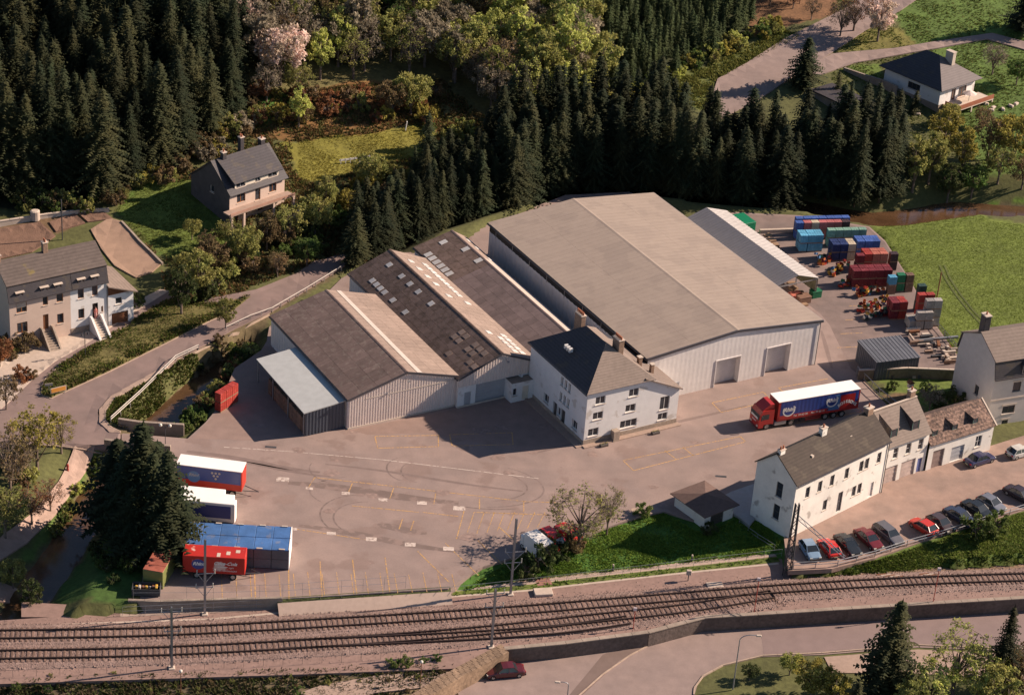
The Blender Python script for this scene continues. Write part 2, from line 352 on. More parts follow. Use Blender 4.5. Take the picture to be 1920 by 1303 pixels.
# grass verge island between the two left roads
isl = Gp([(79,744),(78,728),(86,712),(108,692),(160,660),(240,612),(318,562),(400,574),(470,558),(430,590),(395,604),(300,652),(200,702),(112,742),(96,750)])
sn = MB(); 
# kerb round the island
def kerb(name, pts, wd=.15, h=.14, m=None, dz=0, parent=None, closed=False):
    k = MB(); pts = [Vector((p[0], p[1])) for p in pts]
    if closed: pts.append(pts[0])
    for a, b in zip(pts[:-1], pts[1:]):
        n = max(1, round((b-a).length/2.0)); d = (b-a)/n; no = Vector((-d.y, d.x)).normalized()*wd/2
        for i in range(n):
            p, r = a+d*i, a+d*(i+.985)
            z1, z2 = hz1(*p)+dz, hz1(*r)+dz
            k.add([(p.x-no.x,p.y-no.y,z1-.2),(r.x-no.x,r.y-no.y,z2-.2),(r.x+no.x,r.y+no.y,z2-.2),(p.x+no.x,p.y+no.y,z1-.2),
                   (p.x-no.x,p.y-no.y,z1+h),(r.x-no.x,r.y-no.y,z2+h),(r.x+no.x,r.y+no.y,z2+h),(p.x+no.x,p.y+no.y,z1+h)],
                  [(0,3,2,1),(4,5,6,7),(0,1,5,4),(1,2,6,5),(2,3,7,6),(3,0,4,7)])
    o = obj(name, k.mesh(name, m or m_kerb), parent); o['kind'] = 'structure'; return o
def mound(name, poly, hgt, col, dz=0, m=None, step=.8):
    """a raised patch of earth following the ground, swelling towards its middle"""
    o = drape(name, poly, m or m_terr, 0, step); me = o.data
    co = np.zeros(len(me.vertices)*3); me.vertices.foreach_get('co', co); co = co.reshape(-1,3)
    d = seg_dist(list(poly)+[poly[0]], co[:,0], co[:,1]); base = hz(co[:,0], co[:,1])
    skirt = co[:,2] < base-.3
    co[:,2] = np.where(skirt, base-.1, base+dz+hgt*np.clip(d/2.0, 0, 1)**.7)
    me.vertices.foreach_set('co', co.ravel())
    a = me.color_attributes.new('zone', 'FLOAT_COLOR', 'POINT'); a.data.foreach_set('color', np.tile((*col, 1), len(co)).astype(float)); me.update()
    return o
mound('grass_verge', isl, .35, (.12,.105,.035), .24)
kerb('kerb', isl[:6]+[], h=.27, dz=.0); kerb('kerb', isl[9:]+[isl[0]], h=.27)
mound('grass_bank', Gp([(240,806),(215,803),(200,795),(197,775),(214,750),(300,703),(352,668),(380,690),(330,735),(290,775),(262,806)]), .25, (.085,.088,.03), .12)
kerb('kerb', Gp([(226,812),(207,803),(197,790),(198,772),(213,750),(300,702),(345,675),(505,592)]), h=.24, dz=.05)
kerb('kerb', Gp([(0,836),(100,838),(226,845)]), h=.24, dz=.05)
# yard
yd = MB().prism(YARD, -3.2, 0.0); struct('yard', yd.mesh('yard', m_asph)); yard = bpy.data.objects['yard']
yd.prism
kp = MB()
# railway formation, lower road kerb side and cess
struct('railway_formation', MB().prism(RAIL, -3.3, -1.12).mesh('railway_formation', m_cess))
struct('car_park', MB().prism(PARK, -.6, .02).mesh('car_park', m_gravel))
for a, b in zip(RIVER[:-1], RIVER[1:]): 
    pass
wv = []; wf = []
for i, p in enumerate(RIVER):
    a = Vector(RIVER[max(0, i-1)]); b = Vector(RIVER[min(len(RIVER)-1, i+1)]); d = (b-a).normalized(); n = Vector((-d.y, d.x))*(2.9 if p[0] < 20 else 3.4)
    wv += [(p[0]+n.x, p[1]+n.y, -2.62), (p[0]-n.x, p[1]-n.y, -2.62)]
for i in range(len(RIVER)-1): wf.append((2*i, 2*i+1, 2*i+3, 2*i+2))
me = bpy.data.meshes.new('river'); me.from_pydata(wv, [], wf); me.materials.append(m_water); struct('river', me)
m_back = mat('back_yard_asphalt', (.155,.118,.108), rough=.9, var=.16, sc=.6, col2=(.19,.14,.125), bump=.12, bsc=12)
def flatz(name, px, z, m, par=None):
    me = bpy.data.meshes.new(name); p = poly0(px, 0); me.from_pydata([(x,y,z) for x,y in p], [], [tuple(range(len(p)))]); me.materials.append(m); o = obj(name, me, par); o['kind'] = 'structure'; return o
flatz('back_yard', [(1395,402),(1500,407),(1628,427),(1658,453),(1706,529),(1746,601),(1793,668),(1790,709),(1614,704),(1596,692),(1575,650),(1556,610),(1540,590),(1400,480)], .004, m_back)
flatz('loading_bay', [(655,806),(860,766),(985,738),(1000,765),(1085,830),(1000,850),(800,812),(690,815)], .0035, mat('bay_asphalt', (.235,.165,.14), var=.12, sc=.7))  # bay before the sheds in slightly darker asphalt
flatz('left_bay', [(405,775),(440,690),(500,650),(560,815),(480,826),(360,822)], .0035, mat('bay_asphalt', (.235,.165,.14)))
# yard markings and marks (thin sheets 4 mm and more above the asphalt)
def strip(name, pts, wd, m, z=.008, parent=yard, taper=False):
    pts = [Vector(p[:2]) for p in pts]; vs = []; n = len(pts)
    for i, p in enumerate(pts):
        d = (pts[min(n-1, i+1)]-pts[max(0, i-1)]).normalized(); no = Vector((-d.y, d.x))*wd/2
        if taper: no *= (.4+.6*math.sin(math.pi*(i+.5)/n))
        vs += [(p.x-no.x, p.y-no.y, z), (p.x+no.x, p.y+no.y, z)]
    me = bpy.data.meshes.new(name); me.from_pydata(vs, [], [(2*i, 2*i+2, 2*i+3, 2*i+1) for i in range(n-1)]); me.materials.append(m)
    return obj(name, me, parent)
def line(a, b, wd=.13, m=None, name='parking_line', z=.008): return strip(name, [px0(*a), px0(*b)], wd, m or m_yel, z)
for a, b in (((703,818),(822,816)),((703,818),(708,840)),((708,840),(822,837)),((822,816),(822,837)),
             ((843,815),(960,811)),((843,815),(848,836)),((848,836),(962,833)),((960,811),(962,833)),
             ((1168,863),(1388,818)),((1168,863),(1188,882)),((1188,882),(1398,828)),((1388,818),(1398,828)),((1247,845),(1268,861)),((1280,838),(1300,854)),
             ((1335,755),(1431,735)),((1335,755),(1352,773)),((1352,773),(1448,752)),((1431,735),(1448,752)),
             ((1460,727),(1552,710)),((1460,727),(1474,740)),((1474,740),(1570,720)),
             ((1412,808),(1616,772)),((1616,772),(1600,757)),
             ((590,895),(760,914)),((760,914),(985,940)),((985,940),(1045,942)),((590,895),(577,916)),((661,905),(652,926)),((738,915),(731,934)),((817,925),(813,946)),
             ((899,934),(899,954)),((982,939),(982,959)),((545,990),(690,1012)),((660,948),(785,960)),((792,960),(860,968)),((755,972),(748,992)),((776,976),(770,994)),
             ((477,1063),(479,1124)),((541,1062),(542,1122)),((600,1052),(604,1118)),((661,1049),(669,1114)),((722,1045),(731,1110)),((783,1033),(842,1091)),((835,1018),(897,1078)),
             ((888,1005),(942,1058)),((936,988),(972,1020)),((889,960),(1028,965)),((870,958),(856,1010))):
    line(a, b)
for k in range(8): line((889+19*k, 960), (879+19*k-4, 1002-k*2), .09)
for k in range(17):
    x = 415+27*k
    line((x, 1075+random.uniform(-3, 3)), (x+2+k*.4, 1122-k*.9), .08)
for k in range(6): line((1600-8*k, 548+26*k), (1635-6*k, 546+26*k), .12)
line((420,838),(540,846),.12,m_whp); line((540,846),(720,862),.10,m_whp); line((720,862),(1010,897),.12,m_whp)
for (x, y, ww) in ((530,899,1.6),(580,916,.9),(648,925,1.0),(718,937,1.1),(791,943,1.2),(861,953,1.5),(550,992,.9),(621,1000,1.1),(696,1011,1.3),(769,1021,1.3),(841,1029,1.3)):
    p = px0(x, y); a = math.radians(6)
    strip('white_patch', [(p[0]-ww/2, p[1]), (p[0]+ww/2, p[1]+.08)], ww*.62, m_whp, .012)
def arcpx(cx, cy, rx, ry, a0, a1, n=28, tilt=0):
    o = []
    for i in range(n+1):
        t = math.radians(a0+(a1-a0)*i/n); x = rx*math.cos(t); y = ry*math.sin(t)
        o.append(px0(cx+x*math.cos(tilt)-y*math.sin(tilt), cy+x*math.sin(tilt)+y*math.cos(tilt)))
    return o
for args in ((880,907,140,42,-60,75),(865,905,124,33,-50,60),(770,880,45,24,110,235),(790,885,38,20,100,230),(700,975,75,34,120,260),(690,970,90,42,110,255),
             (640,882,60,26,110,200),(900,905,150,48,60,110),(760,935,180,40,150,230)):
    strip('tyre_mark', arcpx(*args, tilt=.09), .22, m_tyre, .005, taper=True)
for a, b, ww in (((350,846),(600,885),.9),((400,860),(620,893),.6),((540,905),(860,942),1.6),((610,870),(980,920),.5),((700,985),(800,998),1.4),((560,985),(850,1032),1.2),((1000,850),(1400,760),.7),((1540,620),(1560,690),.6)):
    pa, pb = px0(*a), px0(*b); pts = [(pa[0]+(pb[0]-pa[0])*t/12, pa[1]+(pb[1]-pa[1])*t/12+.25*math.sin(t*.5)) for t in range(13)]
    strip('worn_lane', pts, ww, m_patch if ww < 1 else mat('worn_asphalt', (.17,.125,.11), var=.12, sc=.8, wear=((.215,.155,.135), .8, .5)), .004, taper=True)
strip('patched_asphalt', [px0(1090,742),px0(1170,728)], 3.4, mat('pale_patch', (.26,.2,.165), var=.1), .004) if 0 else None
p = px0(1190,956); k = MB(); k.tube((p[0],p[1],.002),(p[0],p[1],.02),.45,n=16); obj('manhole_cover', k.mesh('manhole_cover', m_kerb), yard)
for (x,y) in ((508,838),(1300,655),(1352,893)):
    p = px0(x,y); k = MB(); k.box(p[0]-.7,p[1]-.2,.002,p[0]+.7,p[1]+.2,.03); obj('drain_grate', k.mesh('drain_grate', m_dark), yard)
struct('lower_road', MB().prism(LWR, -3.3, -2.82).mesh('lower_road', m_roadold))
def flat(name, px, z, m, lvl=-2.9): 
    me = bpy.data.meshes.new(name); p = poly0(px, lvl); me.from_pydata([(x,y,z) for x,y in p], [], [tuple(range(len(p)))]); me.materials.append(m); return struct(name, me)
flat('pale_pavement', [(1490,1152),(1930,1122),(1930,1134),(1495,1159)], -2.808, m_slab)
flat('grey_carriageway', [(1424,1166),(1500,1160),(1700,1147),(1930,1136),(1930,1218),(1720,1210),(1540,1222),(1432,1227)], -2.812, mat('darker_carriageway', (.205,.15,.14), var=.08, sc=.8))
flat('dark_strip', [(1130,1228),(1215,1194),(1280,1172),(1250,1190),(1160,1240),(1085,1310),(1062,1310)], -2.811, mat('dark_strip_asphalt', (.16,.115,.10), var=.08))
def kerbflat(pts, z, nm='kerb', w=.16, h=.1):
    P = [Vector(px0(a,b,-2.9)) for a,b in pts]; k = MB()
    for a, c in zip(P[:-1], P[1:]):
        n = max(1, round((c-a).length/1.6)); d = (c-a)/n; no = Vector((-d.y,d.x)).normalized()*w/2
        for i in range(n):
            p, q = a+d*i, a+d*(i+.98); k.add([(p.x-no.x,p.y-no.y,z-.1),(q.x-no.x,q.y-no.y,z-.1),(q.x+no.x,q.y+no.y,z-.1),(p.x+no.x,p.y+no.y,z-.1),(p.x-no.x,p.y-no.y,z+h),(q.x-no.x,q.y-no.y,z+h),(q.x+no.x,q.y+no.y,z+h),(p.x+no.x,p.y+no.y,z+h)],[(4,5,6,7),(0,1,5,4),(1,2,6,5),(2,3,7,6),(3,0,4,7)])
    struct(nm, k.mesh(nm, m_kerb))
kerbflat([(1085,1305),(1130,1265),(1180,1230),(1230,1204),(1290,1184),(1360,1170),(1490,1160),(1930,1136)], -2.82)
kerbflat([(1930,1218),(1720,1210),(1540,1225),(1430,1230),(1355,1248),(1318,1268),(1302,1290),(1300,1310)], -2.82)
kerbflat([(800,1312),(850,1278),(900,1248),(945,1226)], -2.82, w=.5, h=.05)
flat('parking_pocket', [(1545,1232),(1720,1218),(1930,1228),(1930,1275),(1700,1262),(1560,1262)], -2.815, m_pave)
struct('culvert_slab', MB().prism(poly0([(40,1128),(150,1134),(235,1142),(240,1158),(40,1156)], -1.2), -2.4, -1.2).mesh('culvert_slab', m_cess))

for k in range(46):
    a, b = random.uniform(430,1350), random.uniform(790,1060)
    if a > 900 and b > 960: continue
    p = px0(a, b); n = 9; q0 = random.uniform(.3,1.1)
    pts = [(p[0]+q0*(.7+.5*random.random())*math.cos(6.283*i/n)*random.uniform(.8,1.6), p[1]+q0*(.6+.5*random.random())*math.sin(6.283*i/n)) for i in range(n)]
    me = bpy.data.meshes.new('oil_stain'); me.from_pydata([(x,y,.0068+.0001*k) for x,y in pts], [], [tuple(range(n))]); me.materials.append(mat('oil_stain', (.215,.155,.135), var=.2, sc=2, wear=((.255,.18,.155), 1.5, .5))); obj('oil_stain', me, yard)
# ---------------------------------------------------------------- building kit
m_white = mat('white_render', (.66,.64,.62), var=.06, sc=1.1, bump=.05, wear=((.50,.46,.42), .5, .60))
m_rose = mat('rose_render', (.52,.40,.33), var=.06, sc=1.1)
m_cream = mat('cream_render', (.60,.52,.42), var=.06, sc=1.1)
m_oldwhite = mat('old_whitewash', (.68,.64,.58), var=.09, sc=.8, wear=((.40,.36,.32), .7, .60))
m_gls = mat('window_glass', (.03,.035,.045), rough=.12, var=.3, sc=.6, spec=.6)
m_fr = paint('white_frame', (.62,.60,.57)); m_frw = paint('wood_frame', (.34,.14,.05)); m_frd = paint('dark_frame', (.07,.06,.055))
m_sill = mat('sill_stone', (.48,.40,.33), var=.1)
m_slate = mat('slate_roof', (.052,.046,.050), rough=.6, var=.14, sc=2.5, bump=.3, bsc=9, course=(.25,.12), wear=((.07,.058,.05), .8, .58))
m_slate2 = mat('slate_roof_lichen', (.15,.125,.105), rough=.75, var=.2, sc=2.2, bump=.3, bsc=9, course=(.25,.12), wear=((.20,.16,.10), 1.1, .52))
m_slatep = mat('pale_and_sunlit_slate', (.17,.13,.108), rough=.75, var=.14, sc=2.2, bump=.3, bsc=9, course=(.25,.1))  # pale slate; also the sunlit copy on the office house roof
m_brick = mat('chimney_brick', (.26,.17,.12), var=.25, sc=4); m_pot = mat('chimney_pot', (.35,.13,.07), var=.15)
m_plinth = mat('stone_plinth', (.30,.24,.19), var=.25, sc=3, bump=.3)
m_clad = paint('pale_cladding', (.66,.56,.50), rough=.5); m_clad2 = paint('grey_blue_cladding', (.64,.595,.56), rough=.5)
m_dclad = paint('dark_cladding', (.055,.065,.085), rough=.5)
m_fibA = mat('fibre_cement_brown', (.165,.115,.098), var=.16, sc=1.2, rnd=.13, bump=.25, bsc=6, wear=((.20,.15,.125), 1.5, .55))
m_fibB = mat('fibre_cement_dark', (.145,.10,.082), var=.2, sc=1.0, rnd=.12, bump=.25, bsc=6, wear=((.11,.075,.058), 1.3, .52))
m_fibC = mat('fibre_cement_grey', (.165,.12,.11), var=.16, sc=1.2, rnd=.15, bump=.25, bsc=6)
m_fibR = mat('fibre_cement_sunlit', (.255,.19,.155), var=.13, sc=1.6, rnd=.06, bump=.25, bsc=6)  # paler copy for the sunward slopes; sunlight put into the sheet colour
m_sky = mat('skylight_sheet', (.52,.50,.47), rough=.4, var=.12, sc=2, rnd=.12)
m_skyd = mat('skylight_sheet_grimy', (.25,.18,.14), rough=.6, var=.15, sc=2, rnd=.12)
m_bigroof = mat('sheet_roof_grey', (.30,.24,.195), rough=.6, var=.05, sc=.8, rnd=.015, coord='P', wear=((.275,.22,.18), .25, .5))
m_gut = paint('gutter_dark', (.06,.055,.06)); m_flash = paint('pale_flashing', (.50,.43,.37))
m_canopy = mat('canopy_roof', (.40,.41,.40), rough=.5, var=.08, sc=1)
m_door = paint('white_door', (.60,.57,.54)); m_doorgrey = paint('grey_door', (.36,.36,.37)); m_wood = mat('brown_timber', (.16,.065,.03), var=.2, sc=4)
m_cast = paint('downpipe', (.30,.27,.25))

def rotz(a): return Matrix.Rotation(a, 4, 'Z')
class Face:
    """a wall plane of a building: origin o, direction u (seen from outside, left to right)"""
    def __init__(s, o, ang): s.o = Vector((o[0], o[1], 0)); s.a = ang; s.u = Vector((math.cos(ang), math.sin(ang), 0)); s.n = Vector((math.sin(ang), -math.cos(ang), 0))
    def p(s, x, y, z): return s.o + s.u*x - s.n*y + Vector((0,0,z))
def wall(mb, F, W, H, holes=(), z0=0, rev=.2, top=None):
    """wall with real openings; top: list of (x,z) points above H for a gable"""
    xs = sorted({0, W}|{h[0] for h in holes}|{h[0]+h[2] for h in holes}); zs = sorted({z0, H}|{h[1] for h in holes}|{h[1]+h[3] for h in holes})
    for i in range(len(xs)-1):
        for j in range(len(zs)-1):
            cx, cz = (xs[i]+xs[i+1])/2, (zs[j]+zs[j+1])/2
            if any(h[0] < cx < h[0]+h[2] and h[1] < cz < h[1]+h[3] for h in holes): continue
            mb.quad(F.p(xs[i],0,zs[j]), F.p(xs[i+1],0,zs[j]), F.p(xs[i+1],0,zs[j+1]), F.p(xs[i],0,zs[j+1]))
    for x, z, w, h in holes:
        c = [(x,z),(x+w,z),(x+w,z+h),(x,z+h)]
        for k in range(4):
            a, b = c[k], c[(k+1)%4]; mb.quad(F.p(a[0],0,a[1]), F.p(b[0],0,b[1]), F.p(b[0],rev,b[1]), F.p(a[0],rev,a[1]))
    if top: mb.add([F.p(0,0,H)]+[F.p(x,0,z) for x, z in top]+[F.p(W,0,H)], [tuple(range(len(top)+2))])
WC = {}
def window(F, x, z, w, h, parent, fm=None, nm=2, bars=0, sill=True, name='window', inset=.11, shut=None):
    fm = fm or m_fr; key = (w, h, fm.name, nm, bars)
    if key not in WC:
        f = MB(); t = .07
        for a, b, c, d in ((0,0,w,t),(0,h-t,w,h),(0,t,t,h-t),(w-t,t,w,h-t)): f.box(a, 0, b, c, .06, d)
        for i in range(1, nm): f.box(w*i/nm-t/2, .005, t, w*i/nm+t/2, .055, h-t)
        for i in range(bars): f.box(t, .01, h*(i+1)/(bars+1)-.025, w-t, .05, h*(i+1)/(bars+1)+.025)
        g = MB().box(.03, .03, .03, w-.03, .045, h-.03)
        s = MB().box(-.1, -.08-inset, -.09, w+.1, .02-.001, -.005)
        WC[key] = (f.mesh('window', fm), g.mesh('pane', m_gls), s.mesh('sill', m_sill))
    f, g, s = WC[key]; p = F.p(x, inset, z)
    wo = obj(name, f, parent, p, (0,0,F.a)); obj('pane', g, wo)
    if sill: obj('sill', s, wo)
    if shut:
        b = MB(); n = max(2, int(shut/.12))
        for i in range(n): b.box(.07, -.03, h-.07-(i+1)*shut/n+.01, w-.07, -.005, h-.07-i*shut/n)
        obj('roller_shutter', b.mesh('roller_shutter', m_sill), wo)
    return wo
def door(F, x, z, w, h, parent, m=None, slats=0, name='door', inset=.14):
    m = m or m_door; d = MB()
    n = slats or 1
    for i in range(n): d.box(0, .0 if i % 2 == 0 else .02, h*i/n+.004, w, .07, h*(i+1)/n-.004)
    o = obj(name, d.mesh(name, m), parent, F.p(x, inset, z), (0,0,F.a))
    k = MB().box(w*.86, -.05, h*.45, w*.93, .0, h*.48); obj('handle', k.mesh('handle', m_metal), o); return o
def slab(name, corners, th, m, parent):
    """roof plane from 3 or 4 corners, with thickness"""
    c = [Vector(p) for p in corners]; n = (c[1]-c[0]).cross(c[2]-c[0]).normalized()
    if n.z < 0: n = -n
    k = len(c); vs = [p for p in c]+[p-n*th for p in c]
    mb = MB().add(vs, [tuple(range(k)), tuple(range(2*k-1,k-1,-1))]+[(i,k+i,k+(i+1)%k,(i+1)%k) for i in range(k)])
    return obj(name, mb.mesh(name, m), parent)
SHC = {}
PSC = {}
def pane_sky(parent, loc, le, ls, th, rot, mm):
    k = (round(le,3), round(ls,3), mm.name)
    if k not in PSC: PSC[k] = MB().bevbox(le*.16, ls*.12, th-.02, le*.86, ls*.84, th+.05, .02).mesh('skylight', mm)
    obj('skylight', PSC[k], parent, loc, rot)
def sheets_on(parent, O, e, s, nr, nc, m, name='roof_sheet', sky=(), skym=None, rib=0, th=.05, skipf=None, limit=300, rowmats=None, gap=.035):
    """cover the plane O + e (along) + s (up the slope) with separate sheets"""
    O, e, s = Vector(O), Vector(e), Vector(s); le, ls = e.length/nc, s.length/nr; ue, us = e.normalized(), s.normalized(); n = ue.cross(us)
    key = (round(le,3), round(ls,3), rib, th, gap)
    if key not in SHC:
        g = gap; mb = MB(); mb.box(g/2, g/2, 0, le-g/2, ls-g*.2, th)
        if rib:
            for k in range(rib):
                x = le*(k+.5)/rib; mb.add([(x-.05,g/2,th),(x,g/2,th+.05),(x+.05,g/2,th),(x-.05,ls-g,th),(x,ls-g,th+.05),(x+.05,ls-g,th)], [(0,3,4,1),(1,4,5,2),(0,1,2),(3,5,4)])
        SHC[key] = mb
    cache = {}
    R = Matrix((ue, us, n)).transposed(); rot = R.to_euler()
    for i in range(nc):
        for j in range(nr):
            if skipf and skipf(i, j): continue
            mm = (skym or m_sky) if (i, j) in sky else (rowmats(i, j) if rowmats else m); nm = 'skylight' if (i, j) in sky else name
            if nm == 'skylight':
                nm = name; pane_sky(parent, O + ue*(le*i) + us*(ls*j), le, ls, th, rot, mm); mm = rowmats(i, j) if rowmats else m
            if (nm, mm.name) not in cache: cache[(nm, mm.name)] = SHC[key].mesh(nm, mm)
            r2 = rot.copy()
            obj(nm, cache[(nm, mm.name)], parent, O + ue*(le*i) + us*(ls*j) + n*(.004*random.random()+.012*(j % 2 == 0)*0), r2)
def chimney(parent, x, y, z0, z1, w, d, pots=2, m=None, potm=None, rz=0, cap=True):
    k = MB().bevbox(-w/2, -d/2, z0, w/2, d/2, z1, .03)
    o = obj('chimney', k.mesh('chimney', m or m_brick), parent, (x, y, 0), (0,0,rz))
    if cap: obj('chimney_cap', MB().bevbox(-w/2-.07, -d/2-.07, z1+.002, w/2+.07, d/2+.07, z1+.12, .02).mesh('chimney_cap', m_sill), o)
    for i in range(pots):
        t = (i+.5)/pots-.5; px_, py_ = (t*w, 0) if w > d else (0, t*d)
        obj('chimney_pot', MB().tube((px_,py_,z1+.12),(px_,py_,z1+.55),.13,.10,n=8).mesh('chimney_pot', potm or m_pot), o)
    return o
def clad_wall(parent, F, W, zt, m, z0=.25, pitch=.45, depth=.06, panel=2.25, holes=(), name='wall_panel'):
    """fluted sheet cladding in separate panels; zt(x) gives the top edge"""
    n = max(1, round(W/panel)); pw = W/n
    for k in range(n):
        x0, x1 = k*pw, (k+1)*pw; mb = MB(); nr = max(1, round(pw/pitch)); q = pw/nr; xs = []
        for r in range(nr): xs += [(x0+r*q, 0), (x0+r*q+q*.42, 0), (x0+r*q+q*.5, depth), (x0+r*q+q*.92, depth)]
        xs.append((x1-.006, 0)); cuts = {h[0] for h in holes}|{h[0]+h[2] for h in holes}
        xs2 = []
        for (a, da), (b, db) in zip(xs[:-1], xs[1:]):
            xs2.append((a, da))
            for c in cuts:
                if a+.001 < c < b-.001: xs2.append((c, da+(db-da)*(c-a)/(b-a)))
        xs2.append(xs[-1]); xs2.sort()
        for (a, da), (b, db) in zip(xs2[:-1], xs2[1:]):
            cx = (a+b)/2; hs = [h for h in holes if h[0] < cx < h[0]+h[2]]
            zz = [(z0, None)]
            segs = [(z0, zt(a), zt(b))]
            if hs:
                h = hs[0]; segs = []
                if h[1] > z0+.01: segs.append((z0, h[1], h[1]))
                segs.append((h[1]+h[3], zt(a), zt(b)))
            for lo, ta, tb in segs: mb.quad(F.p(a,-da,lo), F.p(b,-db,lo), F.p(b,-db,tb), F.p(a,-da,ta))
        obj(name, mb.mesh(name, m), parent)

# ---------------------------------------------------------------- big warehouse
A31 = math.radians(31.3)
big = thing('warehouse', 'largest warehouse, grey-white cladding, wide low grey roof and two tall doorways', 'warehouse', (18.2, 269.2, 0), A31)
W, L, he, hr = 28.5, 44.0, 6.9, 8.3
FF, FL_, FR_, FB = Face((0,0), 0), Face((0,L), -math.pi/2), Face((W,0), math.pi/2), Face((W,L), math.pi)
ztop = lambda x: he + (hr-he)*(1-abs(x-W/2)/(W/2))
dr = [(11.4, 0, 3.9, 4.1), (19.8, 0, 3.9, 4.3), (4.4, 0, 1.0, 2.1)]
clad_wall(big, FF, W, ztop, m_clad2, holes=[(a,.0,c,d) for a,b,c,d in dr], z0=0.0, pitch=.8, depth=.005)
clad_wall(big, FL_, L, lambda x: he-1.3, m_clad2, z0=0, pitch=1.0, panel=3.1)
clad_wall(big, FR_, L, lambda x: he, m_clad2, z0=0, pitch=1.0, panel=3.1)
clad_wall(big, FB, W, ztop, m_clad2, z0=0, pitch=1.0, panel=3.6)
MB().box(.02,.08,0,.12,L-.1,he-.05).obj('clerestory_band', mat('clerestory_dark', (.03,.028,.028), rough=.4), big)
for k in range(9): MB().tube((-.02, 2+k*5, he-1.6), (-.02, 2+k*5, he), .06, n=6).obj('downpipe', m_cast, big)
for i, (x, z, w_, h_) in enumerate(dr):
    rv = MB(); 
    rv.box(x-.12,-.10,0,x-.002,.9,h_+.12); rv.box(x+w_+.002,-.10,0,x+w_+.12,.9,h_+.12); rv.box(x-.001,-.10,h_+.002,x+w_+.001,.9,h_+.12)
    rv.obj('door_frame', m_clad2 if i < 2 else m_doorgrey, big)
    if i < 2:
        d = MB(); n = 12
        for k in range(n): d.box(x+.003,.86,h_*k/n,x+w_-.003,.90-(.02 if k%2 else 0),h_*(k+1)/n-.01)
        d.obj('sliding_door', m_door, big)
    else:
        MB().box(x+.003,.05,0,x+w_-.003,.12,h_).obj('door', m_door, big)
MB().box(-.1,-.06,-.02,W+.1,.0-.001,.24).obj('plinth', m_conc, big) if 0 else None
ps = math.hypot(W/2+.25, (hr-he)*(W/2+.25)/(W/2)); sl_ = (hr-he)/(W/2)
ncol = 44
sheets_on(big, (-.25, L+.2, he-.25*sl_+.05), (0,-(L+.4),0), (W/2+.25,0,(W/2+.25)*sl_), 2, ncol, m_bigroof, rib=0, gap=.022)
sheets_on(big, (W+.25, -.2, he-.25*sl_+.05), (0,(L+.4),0), (-(W/2+.25),0,(W/2+.25)*sl_), 2, ncol, m_bigroof, rib=0, gap=.022)
r = MB(); r.profx([(0,0)],0,0) if 0 else None
cap_ = MB(); cap_.add([(W/2-.35,-.22,hr+.07),(W/2,-.22,hr+.14),(W/2+.35,-.22,hr+.07),(W/2-.35,L+.22,hr+.07),(W/2,L+.22,hr+.14),(W/2+.35,L+.22,hr+.07)], [(0,1,4,3),(1,2,5,4)]); cap_.obj('ridge_cap', m_bigroof, big)
vg = MB()
for s0, s1 in ((0, W/2), (W/2, W)):
    z0_, z1_ = ztop(s0), ztop(s1); vg.add([(s0-.25*(s0==0),-.26,z0_-.22),(s1+.25*(s1==W),-.26,z1_-.22),(s1+.25*(s1==W),-.26,z1_+.12),(s0-.25*(s0==0),-.26,z0_+.12),
           (s0-.25*(s0==0),-.07,z0_-.22),(s1+.25*(s1==W),-.07,z1_-.22),(s1+.25*(s1==W),-.07,z1_+.12),(s0-.25*(s0==0),-.07,z0_+.12)], [(0,1,2,3),(0,4,5,1),(3,2,6,7)])
vg.obj('verge_trim', m_gut, big)
MB().box(-.42,-.2,he-.2,-.26,L+.2,he-.02).obj('gutter', m_gut, big); MB().box(W+.26,-.2,he-.2,W+.42,L+.2,he-.02).obj('gutter', m_cast, big)
MB().tube((W-.15,-.15,0),(W-.15,-.15,he),.07).obj('downpipe', m_cast, big)

